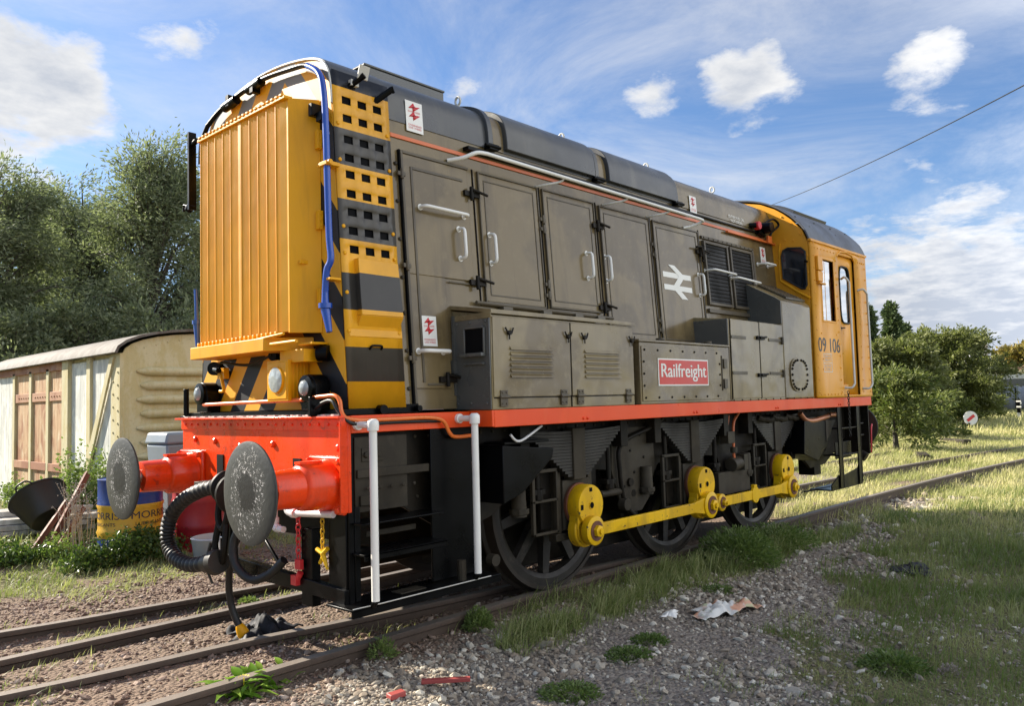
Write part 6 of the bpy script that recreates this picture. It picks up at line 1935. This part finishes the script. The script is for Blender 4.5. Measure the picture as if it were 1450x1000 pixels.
# side facing the line (x = VX): corner plate, boards, brace, posts, doors
m = MB(); m.box(VX - .02, VX + .03, VY - .005, VY + .30, VZ0, VZ1); m.bolts([(VX - .02, VY + .06, .5 + k * .17) for k in range(10)] + [(VX - .02, VY + .22, .55 + k * .17) for k in range(10)], .016, .012, (-1, 0, 0))
obj('corner_plate', m, CREAM, van, .003)
def board_panel(y0, y1, mat, nm='board_panel', z0=VZ0, z1=VZ1 - .05):
    m = MB(); n = max(1, round((y1 - y0) / .16)); w = (y1 - y0) / n
    for k in range(n): m.box(VX + .004, VX + .035, y0 + k * w + .003, y0 + (k + 1) * w - .003, z0, z1)
    return obj(nm, m, mat, van, .002)
board_panel(VY + .30, VY + 1.02, PEEL); board_panel(VY + 1.16, VY + 1.86, PEEL)
m = MB(); m.box(VX - .035, VX + .03, VY + 1.02, VY + 1.16, VZ0, VZ1); obj('side_post', m, CREAM, van, .004)
m = MB(); m.box(VX - .05, VX + .03, VY + 1.86, VY + 2.12, VZ0, VZ1 + .0); obj('side_post', m, CREAM, van, .004)
m = MB(); m.hexa([(VX - .05, VY + .14, VZ1 - .04), (VX - .02, VY + .14, VZ1 - .04), (VX - .02, VY + .26, VZ1 - .04), (VX - .05, VY + .26, VZ1 - .04), (VX - .05, VY + 1.03, .72), (VX - .02, VY + 1.03, .72), (VX - .02, VY + 1.16, .78), (VX - .05, VY + 1.16, .78)])
m.hexa([(VX - .05, VY + 1.02, .75), (VX - .02, VY + 1.02, .75), (VX - .02, VY + 1.16, .75), (VX - .05, VY + 1.16, .75), (VX - .05, VY + 1.42, -.1), (VX - .02, VY + 1.42, -.1), (VX - .02, VY + 1.55, -.1), (VX - .05, VY + 1.55, -.1)])
obj('diagonal_brace', m, CREAM, van, .004)
for (y0, y1) in ((VY + 2.12, VY + 2.78), (VY + 2.90, VY + 3.62), (VY + 3.74, VY + 4.5)):
    d = board_panel(y0, y1, RUSTYD, 'van_door', z1=VZ1 - .12)
    m = MB(); m.box(VX - .02, VX + .004, y0 - .02, y1 + .02, 1.70, 1.84); m.box(VX - .03, VX + .004, y0 - .02, y1 + .02, .62, .74); m.bolts([(VX - .02, y0 + .06 + k * .12, 1.77) for k in range(5)], .014, .012, (-1, 0, 0))
    obj('iron_strap', m, paint('rust_painted_strap', (.42, .22, .12), .7, (.26, .09, .04), .7, None, 0, None, .1) if y0 < VY + 2.2 else bpy.data.materials['rust_painted_strap'], d, .003)
    m = MB(); m.box(VX - .03, VX + .03, y1, y1 + .12, VZ0, VZ1 - .08); obj('door_post', m, CREAM, van, .004)
board_panel(VY + 4.62, VY + 5.7, PEEL)
m = MB(); m.box(VX - .03, VX + .02, VY + 2.1, VY + 5.7, VZ1 - .12, VZ1); obj('eaves_rail', m, bpy.data.materials['rust_painted_strap'], van, .003)

# ------------------------------------------------------------------ drums, bins, tub
def drum(name, label, x, y, r, h, mats, rings=(0, .33, .66, 1), bands=None):
    z = float(gz(x, y)) - .02
    t = thing(name, label, 'oil drum', (x, y, z))
    prof = [(r - .01, 0), (r + .006, .006), (r, .02)]
    for f in (1 / 3, 2 / 3): prof += [(r, h * f - .03), (r + .012, h * f), (r, h * f + .03)]
    prof += [(r, h - .02), (r + .006, h - .006), (r - .01, h), (r - .02, h - .012), (.001, h - .012)]
    m = MB(); m.lathe(prof, (x, y, z), (0, 0, 1), 48)
    obj('drum_shell', m, mats, t, smooth=50)
    m = MB(); m.cyl((x + r * .5, y, z + h - .012), (x + r * .5, y, z + h + .004), .03, .03, 14)
    obj('bung', m, M['spring'], t)
    return t, z
def band_mat():
    m, nt, b = bsdf('blue_yellow_drum_paint')
    tc = N(nt, 'ShaderNodeTexCoord').outputs['Object']
    s = N(nt, 'ShaderNodeSeparateXYZ'); L(nt, tc, s.inputs[0])
    n = noise_n(nt, tc, 5, 5, .65)
    bl = mixc(nt, n, (.006, .030, .16), (.010, .050, .25)); ye = mixc(nt, n, (.52, .30, .02), (.70, .42, .04))
    f = mathn(nt, 'MULTIPLY', rng_n(nt, s.outputs[2], .158, .160), rng_n(nt, s.outputs[2], .510, .512, 1, 0))
    c = mixc(nt, f, bl, ye)
    c = mixc(nt, rng_n(nt, noise_n(nt, tc, 14, 5, .7), .62, .68, 0, .6), c, (.12, .09, .07))
    L(nt, c, b.inputs['Base Color']); b.inputs['Roughness'].default_value = .4
    return m
dx_, dy_, dr_ = .78, 4.12, .325
dt, dz = drum('oil_drum', 'blue drum with a yellow band and dark lettering beside the far buffer', dx_, dy_, dr_, .86, band_mat())
def drum_text(body, a0, zc, h, wpx, mat):
    """lettering wrapped on the drum, centred at angle a0"""
    o = text_obj('lettering', body, .1, mat, dt, (0, 0, 0), (1, 0, 0), (0, 1, 0), width=wpx, height=h, extrude=.001)
    for v in o.data.vertices:
        a = a0 + v.co.x / dr_
        v.co = Vector((dx_ + (dr_ + .003) * math.cos(a), dy_ + (dr_ + .003) * math.sin(a), zc + v.co.y))
    return o
TB = paint('drum_lettering', (.02, .02, .05), .5, None, 0, None, 0, None, 0)
ac = math.atan2(CAMPOS.y - dy_, CAMPOS.x - dx_)
drum_text('MORRIS', ac + .70, .40, .075, .44, TB); drum_text('LUBRICANTS', ac + .70, .31, .035, .36, TB)
drum_text('MORRIS', ac - 1.02, .40, .075, .44, TB); drum_text('LUBRICANTS', ac - 1.02, .31, .035, .36, TB)
REDD = paint('faded_red_drum_paint', (.34, .012, .022), .4, (.26, .02, .03), .5, (.4, .05, .05), .3, None, .1)
drum('oil_drum', 'plain dark red drum behind the corrugated hose', 1.48, 3.95, .29, .86, REDD)
GP = paint('grey_plastic', (.22, .25, .28), .4, (.17, .19, .22), .4, None, 0, None, .1)
bn = thing('plastic_bin', 'pale blue-grey plastic bin behind the red bufferbeam corner', 'bin', (1.62, 4.75, -.1))
m = MB(); m.hexa([(1.40, 4.55, .0), (1.86, 4.55, .0), (1.86, 5.0, .0), (1.40, 5.0, .0), (1.33, 4.48, 1.10), (1.93, 4.48, 1.10), (1.93, 5.07, 1.10), (1.33, 5.07, 1.10)]); obj('bin_body', m, GP, bn, .03)
m = MB(); m.hexa([(1.31, 4.46, 1.10), (1.95, 4.46, 1.10), (1.95, 5.09, 1.10), (1.31, 5.09, 1.10), (1.34, 4.49, 1.24), (1.92, 4.49, 1.24), (1.92, 5.06, 1.24), (1.34, 5.06, 1.24)]); obj('bin_lid', m, GP, bn, .03)
PW = paint('grubby_pale_plastic', (.50, .50, .50), .45, (.38, .38, .38), .5, None, 0, None, .1)
x, y = 1.28, 3.15; z = float(gz(x, y)) - .02
tb = thing('plastic_container', 'grubby pale plastic container on the ground behind the corrugated hose', 'container', (x, y, z))
m = MB(); m.lathe([(.19, 0), (.22, .02), (.25, .24), (.26, .25), (.24, .26), (.23, .24), (.18, .05), (.001, .05)], (x, y, z), (0, 0, 1), 28); obj('container_wall', m, PW, tb, smooth=50)
m = MB(); m.box(x - .12, x + .12, y - .28, y - .25, z + .14, z + .34); obj('flap', m, PW, tb, .02)

# black flexible tub tipped on a pile of timber
WOOD = planked_paint('weathered_timber', (.42, .38, .32), (.56, .52, .46), .5, (.24, .20, .16))
x, y = at_px(48, 10.0)
zt_ = float(gz(x, y))
for k in range(4):
    for j in range(3):
        if (k, j) in ((3, 0),): continue
        m = MB(); L0, W0 = 1.25 + .2 * rng.uniform(), .17
        yy = y - .30 + j * .27 + rng.normal(0, .02)
        m.box(-L0 / 2, L0 / 2, -W0 / 2, W0 / 2, 0, .062)
        o = obj('timber_plank', m, WOOD, None, .006)
        o.location = (x - .05 + rng.normal(0, .05), yy, zt_ + .02 + k * .068); o.rotation_euler = (0, 0, R(-18 + rng.normal(0, 4)))
        nmz = ['bottom', 'second', 'third', 'top'][k]; nmy = ['front', 'middle', 'back'][j]
        tag(o, 'weathered plank, %s of the %s layer in the timber pile under the tub' % (nmy, nmz), 'plank', 'planks piled by the van')
tbc = Vector((*at_px(64, 9.5), .40))
bt = thing('rubber_tub', 'black flexible two-handled tub tipped on its side on the timber pile', 'tub', tuple(tbc))
ax = (-_r * .62 + _u * .66 + _f * .36).normalized()
m = MB(); m.lathe([(.20, -.18), (.215, -.16), (.30, .16), (.318, .17), (.318, .185), (.295, .18), (.20, -.14), (.001, -.145)], tbc, ax, 36); obj('tub_wall', m, M['rubber'], bt, smooth=50)
sd_ = ax.orthogonal().normalized()
for s in (-1, 1):
    m = MB(); p = tbc + ax * .18 + sd_ * s * .31; q = ax.cross(sd_)
    m.tube(smooth_path([p - q * .09, p - q * .05 + sd_ * s * .05 + ax * .03, p + q * .05 + sd_ * s * .05 + ax * .03, p + q * .09], 4), .010, 8); obj('tub_handle', m, M['rubber'], bt, smooth=60)
# rusty bars leaning by the pile
for k, (a, b, lab) in enumerate([((.02, 4.55, -.08), (.62, 4.95, .80), 'longest rusty iron bar leaning up beside the drum'), ((.06, 4.45, -.08), (.50, 4.72, .45), 'shorter rusty iron bar in front of the longest one'), ((-.15, 4.55, -.08), (.42, 5.0, .50), 'rusty iron bar behind, leaning under the tub')]):
    A, B = Vector(a), Vector(b); t = (B - A).normalized(); w = t.cross(Vector((0, 1, 0))).normalized() * .035; q = t.cross(w).normalized()
    m = MB(); m.hexa([A - w - q * .006, A + w - q * .006, A + w + q * .006, A - w + q * .006, B - w - q * .006, B + w - q * .006, B + w + q * .006, B - w + q * .006]); m.hexa([A + w - q * .006, A + w + q * .0, A + w + q * .05, A + w * .8 + q * .05, B + w - q * .006, B + w + q * .0, B + w + q * .05, B + w * .8 + q * .05])
    tag(centre_origin(obj('iron_bar', m, M['rust'], None, .002), a), lab, 'iron bar', 'rusty bars by the timber')

# ------------------------------------------------------------------ litter
def crumple(name, label, cat, cx, cy, rx, ry, h, mat, seed, rot=0, n=46, holes=0, z0=None):
    rg = np.random.default_rng(seed)
    u = np.linspace(-1, 1, n); U, V_ = np.meshgrid(u, u)
    ang = np.arctan2(V_, U); rad = np.maximum(np.abs(U), np.abs(V_))
    edge = 1 + .22 * np.sin(ang * 3 + seed) + .12 * np.sin(ang * 7 + seed * 2)
    X = rx * rad * np.cos(ang) * edge; Y = ry * rad * np.sin(ang) * edge
    Z = np.abs(vnoise(X * 1.0, Y, .085, seed) - .4) * 1.5 * h + vnoise(X, Y, .035, seed + 3) * h * .35 + (1 - rad) * h * .5
    Z = Z * (1 - .55 * rad ** 2)
    c, s = math.cos(rot), math.sin(rot)
    PX = cx + X * c - Y * s; PY = cy + X * s + Y * c
    zz = float(gz(cx, cy)) if z0 is None else z0
    vv = np.stack([PX - cx, PY - cy, Z + .012], -1).reshape(-1, 3)
    i, j = np.meshgrid(np.arange(n - 1), np.arange(n - 1)); a = (j * n + i).ravel()
    me = np_mesh(name, vv, np.stack([a, a + 1, a + n + 1, a + n], 1), mat, smooth=True)
    o = bpy.data.objects.new(name, me); COL.objects.link(o); o.location = (cx, cy, zz)
    md = o.modifiers.new('solid', 'SOLIDIFY'); md.thickness = .003
    return tag(o, label, cat)
BL = paint('black_cloth', (.008, .008, .011), .75, (.02, .02, .028), .5, None, 0, (.05, .05, .07), .5)
crumple('black_cloth', 'crumpled black cloth lying across the rails under the yellow hose end', 'cloth', .09, .14, .27, .20, .11, BL, 4, rot=.5, z0=-.075)
BAG = bpy.data.materials.new('stained_white_plastic'); BAG.use_nodes = True
def bagmat(m):
    nt = m.node_tree; b = nt.nodes['Principled BSDF']
    tc = N(nt, 'ShaderNodeTexCoord').outputs['Object']
    c = mixc(nt, rng_n(nt, noise_n(nt, tc, 7, 3, .5), .52, .60, 0, .9), (.66, .64, .58), (.55, .24, .12))
    c = mixc(nt, rng_n(nt, noise_n(nt, tc, 9, 3, .5, 1.5), .58, .64, 0, .8), c, (.40, .42, .22))
    L(nt, c, b.inputs['Base Color']); b.inputs['Roughness'].default_value = .4
bagmat(BAG)
crumple('plastic_bag', 'torn off-white plastic bag with orange stains lying on the ballast', 'litter', 2.66, -1.98, .30, .13, .085, BAG, 9, rot=-.35)
crumple('plastic_scrap', 'small white scrap just left of the torn bag', 'litter', 2.36, -1.72, .10, .05, .04, M['white'], 14, rot=.2)
REDW = paint('red_painted_wood', (.34, .06, .05), .6, (.25, .05, .04), .5, None, 0, None, .1)
m = MB(); m.box(-.14, .14, -.02, .02, 0, .022); o = obj('red_batten', m, REDW, None, .003); o.location = (.34, -1.49, -.10); o.rotation_euler = (0, 0, R(-42)); tag(o, 'thin red batten lying on the stones at the shadow edge', 'wood')
m = MB(); m.prism([(-.05, -.03), (.05, -.035), (.06, .02), (-.04, .03)], 'z', 0, .03); o = obj('red_brick_piece', m, REDW, None, .006); o.location = (.02, -1.43, -.11); tag(o, 'small broken red piece at the bottom edge near the batten', 'brick')
crumple('dark_rag', 'dark hollow rag half sunk in the grass on the right', 'rag', 4.95, -2.62, .22, .16, .05, BL, 21, rot=.1)
for k, (x, y, s_, lab) in enumerate([(1.28, -1.42, .085, 'flat grey stone on the ballast below the tussock'), (1.62, -1.22, .07, 'dark upright stone beside the long grass'), (1.95, -1.35, .055, 'greenish stone at the edge of the tussock grass'), (1.42, -3.08, .06, 'pale flat stone in the grass near the bottom edge'), (-.32, .02, .06, 'dark lump beside the middle rail')]):
    o = stones('boulder', np.array([[x, y, float(gz(x, y))]]), np.array([s_]), GRAV if k < 4 else SOILST, .45)
    centre_origin(o, (x, y, float(gz(x, y)))); tag(o, lab, 'stone')

# ------------------------------------------------------------------ distance
def sg(x): return float(gz(*x))
x, y = at_px(1369, 31)
sgn_ = thing('ground_signal', 'round white ground signal disc with a red bar in the grass', 'signal', (x, y, -.2))
n_ = Vector((-_f.x, -_f.y, .05)).normalized(); zc = 1.495 - 31 * (601 - 553.0) / 1131.54 + .12
zc = .40
m = MB(); m.cyl(Vector((x, y, zc)) - n_ * .03, Vector((x, y, zc)), .27, .27, 32); d_ = obj('signal_disc', m, M['white'], sgn_)
m = MB(); rt = Vector((_r.x, _r.y, 0)).normalized(); upv = Vector((0, 0, 1)); dd = (rt + upv * .75).normalized(); ee = (upv - rt * .75).normalized(); c0 = Vector((x, y, zc)) + n_ * .006
m.hexa([c0 - dd * .17 - ee * .055, c0 + dd * .17 - ee * .055, c0 + dd * .17 + ee * .055, c0 - dd * .17 + ee * .055] + [p + n_ * .01 for p in (c0 - dd * .17 - ee * .055, c0 + dd * .17 - ee * .055, c0 + dd * .17 + ee * .055, c0 - dd * .17 + ee * .055)]); obj('red_bar', m, M['sign_red'], d_)
m = MB(); m.box(x - .1, x + .25, y + .02, y + .3, -.25, .22); obj('signal_case', m, M['frame'], sgn_, .01)
x, y = at_px(1438, 41)
ps = thing('marker_post', 'short black post with white tips beside the grey fence', 'post', (x, y, -.2))
m = MB(); m.box(x - .10, x + .10, y - .08, y + .08, -.3, .95); obj('post', m, M['black'], ps, .01)
m = MB(); m.box(x - .14, x - .101, y - .12, y + .09, .80, .88); m.box(x - .14, x - .101, y - .12, y + .09, .52, .60); m.box(x - .14, x - .101, y - .06, y + .09, -.2, .25); m.box(x - .1, x + .1, y - .1, y - .081, .7, .8); obj('white_band', m, M['white'], ps)
# corrugated fence
GF = paint('galvanised_sheet', (.78, .78, .76), .7, (.66, .66, .64), .5, (.34, .36, .38), .3, None, .1)
A = Vector((*at_px(1400, 56), 0)); B = Vector((*at_px(1480, 50), 0))
fn = thing('corrugated_fence', 'grey corrugated sheet fence at the right edge of the yard', 'fence', tuple(A))
t_ = (B - A); ln = t_.length; t_.normalize(); nn = Vector((-t_.y, t_.x, 0)); m = MB(); vs = []; nS = 60
for k in range(nS + 1):
    p = A + t_ * ln * k / nS + nn * (.05 if k % 2 else -.05); vs += [(p.x, p.y, -.4), (p.x, p.y, 1.62 + .05 * math.sin(k * .7))]
m.add(vs, [(2 * k, 2 * k + 2, 2 * k + 3, 2 * k + 1) for k in range(nS)])
o = obj('fence_sheet', m, GF, fn); md = o.modifiers.new('s', 'SOLIDIFY'); md.thickness = .02
m = MB()
for k in range(5): p = A + t_ * ln * k / 4 + nn * .16 * (1 if nn.dot(Vector((_f.x, _f.y, 0))) > 0 else -1); m.box(p.x - .04, p.x + .04, p.y - .04, p.y + .04, -.4, 1.6)
obj('fence_post', m, M['frame'], fn)
# low building with white fascia behind the fence, brick wall
A = Vector((*at_px(1392, 78), 0)); B = Vector((*at_px(1500, 62), 0)); t_ = (B - A).normalized(); nn = Vector((-t_.y, t_.x, 0)); ln = (B - A).length
if nn.dot(Vector((_f.x, _f.y, 0))) < 0: nn = -nn
def wallbox(mb, A, t_, nn, l0, l1, d0, d1, z0, z1, z2=None):
    z2 = z1 if z2 is None else z2
    P = lambda l, d, z: tuple(A + t_ * l + nn * d + Vector((0, 0, z)))
    return mb.hexa([P(l0, d0, z0), P(l1, d0, z0), P(l1, d1, z0), P(l0, d1, z0), P(l0, d0, z1), P(l1, d0, z2), P(l1, d1, z2), P(l0, d1, z1)])
bd = thing('low_building', 'low building with a pale roof edge behind the grey fence', 'building', tuple(A))
m = MB(); wallbox(m, A, t_, nn, 0, ln, 0, 6, -.3, 2.25); obj('wall', m, M['grey2'], bd)
m = MB(); wallbox(m, A, t_, nn, -.5, ln, -.25, 6.3, 2.26, 2.62); obj('roof', m, PEEL, bd)
A2 = Vector((*at_px(1394, 100), 0)); bw = thing('brick_wall', 'long brown brick wall above the pale roof at the right edge', 'wall', tuple(A2))
BR = paint('brown_brick', (.15, .085, .055), .85, (.11, .07, .05), .5, None, 0, (.3, .18, .12), .1)
m = MB(); wallbox(m, A2, t_, nn, 0, 16, 0, .5, -.3, 3.75); obj('wall', m, BR, bw)
m = MB(); wallbox(m, A2, t_, nn, -.1, 16, -.1, .6, 3.76, 3.95); obj('coping', m, paint('dark_coping', (.13, .07, .05), .8, None, 0, None, 0, None, 0), bw)
# palisade / hoarding behind the bushes
A3 = Vector((*at_px(1345, 60), 0)); B3 = Vector((*at_px(1398, 48), 0)); t3 = (B3 - A3).normalized(); n3 = Vector((-t3.y, t3.x, 0)); l3 = (B3 - A3).length
hd = thing('panel_fence', 'tall grey slatted panel fence rising above the dark bushes', 'fence', tuple(A3))
m = MB(); k = 0.0
while k < l3:
    wallbox(m, A3, t3, n3, k, k + .30, 0, .06, -.3, 5.15 - 2.2 * k / l3); k += .42
obj('slat', m, GF, hd)
m = MB(); wallbox(m, A3, t3, n3, 0, l3, .07, .12, -.3, 4.4, 2.4); obj('rail', m, M['grey2'], hd)
A4 = Vector((*at_px(1388, 48.5), 0)); bx4 = thing('tank_tower', 'small rust-stained square tank standing on top of the slatted fence end', 'tank', tuple(A4))
m = MB(); m.box(A4.x - .35, A4.x + .35, A4.y - .35, A4.y + .35, 3.55, 4.40); obj('tank', m, planked_paint('rusty_white_panel', (.55, .50, .44), (.45, .42, .38), .5, (.42, .24, .14)), bx4, .03)
m = MB(); m.box(A4.x - .4, A4.x + .4, A4.y - .4, A4.y + .4, 3.45, 3.54)
for a in (-.35, .25):
    for c in (-.35, .25): m.box(A4.x + a, A4.x + a + .08, A4.y + c, A4.y + c + .08, -.3, 3.45)
obj('stand', m, M['frame_lt'], bx4)
x, y = at_px(1376, 45)
lp = thing('lamp_post', 'slim lamp post with a small floodlight above the slatted fence', 'lamp post', (x, y, -.2))
m = MB(); m.cyl((x, y, -.3), (x, y, 4.45), .05, .04, 10); obj('pole', m, GF, lp)
m = MB(); m.hexa([(x - .22, y - .1, 4.42), (x + .18, y - .1, 4.42), (x + .18, y + .1, 4.42), (x - .22, y + .1, 4.42), (x - .22, y - .1, 4.58), (x + .12, y - .1, 4.66), (x + .12, y + .1, 4.66), (x - .22, y + .1, 4.58)]); obj('lamp_head', m, PEEL, lp, .02)
# overhead wire with its far pole
p0 = CAMPOS + (_f * 1131.54 + _r * (1097 - 725) - _u * (296 - 500)) / 1131.54 * 34
p1 = CAMPOS + (_f * 1131.54 + _r * (1450 - 725) - _u * (112 - 500)) / 1131.54 * 15
dv = p1 - p0
a_ = p0 - dv * .25; b_ = p1 + dv * .9
m = MB(); m.tube([a_.lerp(b_, k / 24) + Vector((0, 0, -.55 * math.sin(math.pi * k / 24) + .42)) for k in range(25)], .012, 6)
tag(centre_origin(obj('overhead_wire', m, M['rubber'], None), tuple(a_)), 'single thin black wire crossing the sky to the upper right', 'wire')
pl = thing('wire_pole', 'wooden pole carrying the thin black wire, behind the cab', 'pole', (a_.x, a_.y, -.2))
m = MB(); m.cyl((a_.x, a_.y, -.4), (a_.x, a_.y, a_.z + .6), .12, .09, 10); obj('pole', m, WOOD, pl)
# scatter of old timbers by the far rails
for k, (px, py_, d, lab) in enumerate([(1298, 648, 19.5, 'short dark timber lying by the far rail'), (1345, 632, 24, 'dark timber end beside the siding rail'), (1400, 612, 33, 'dark sleeper lying in the dry grass beyond the signal disc')]):
    x, y = at_px(px, d); m = MB(); m.box(-.55, .55, -.12, .12, 0, .15); o = obj('old_sleeper', m, M['frame_lt'], None, .02); o.location = (x, y, float(gz(x, y)) - .02); o.rotation_euler = (0, 0, R(20 + 30 * k)); tag(o, lab, 'sleeper')
# far hedgerow closing the field behind the van and the locomotive
n = 26000
az = rng.uniform(R(38), R(175), n); rad = 62 + rng.normal(0, 1.6, n) + 4 * np.sin(az * 9)
hx = CAMPOS.x + rad * np.cos(az); hyy = CAMPOS.y + rad * np.sin(az)
top = 3.2 + 2.2 * vnoise(az * 40, az * 0, 1.6, 71) + 1.2 * vnoise(az * 40, az * 0, .5, 72)
hz_ = rng.uniform(0, 1, n) ** .8 * top - .3
hm = clump_mesh('hedgerow', np.stack([hx, hyy, hz_], 1), rng.uniform(.35, .8, n), .6, BUSHM, rng.uniform(0, 1, n))
ho = bpy.data.objects.new('hedgerow', hm); COL.objects.link(ho)
ho['kind'] = 'stuff'; ho['label'] = 'far dark hedgerow beyond the field'
x, y = scatter(60000, -22, 2, 5.5, 34, lambda a, b: np.clip(9 / camd(a, b), 0, 1))
blades('field_grass', x, y, rng.uniform(.06, .22, len(x)), .012 * np.clip(camd(x, y) / 10, 1, 4), GRASS, np.clip(rng.uniform(-.1, .9, len(x)), 0, 1), .7)
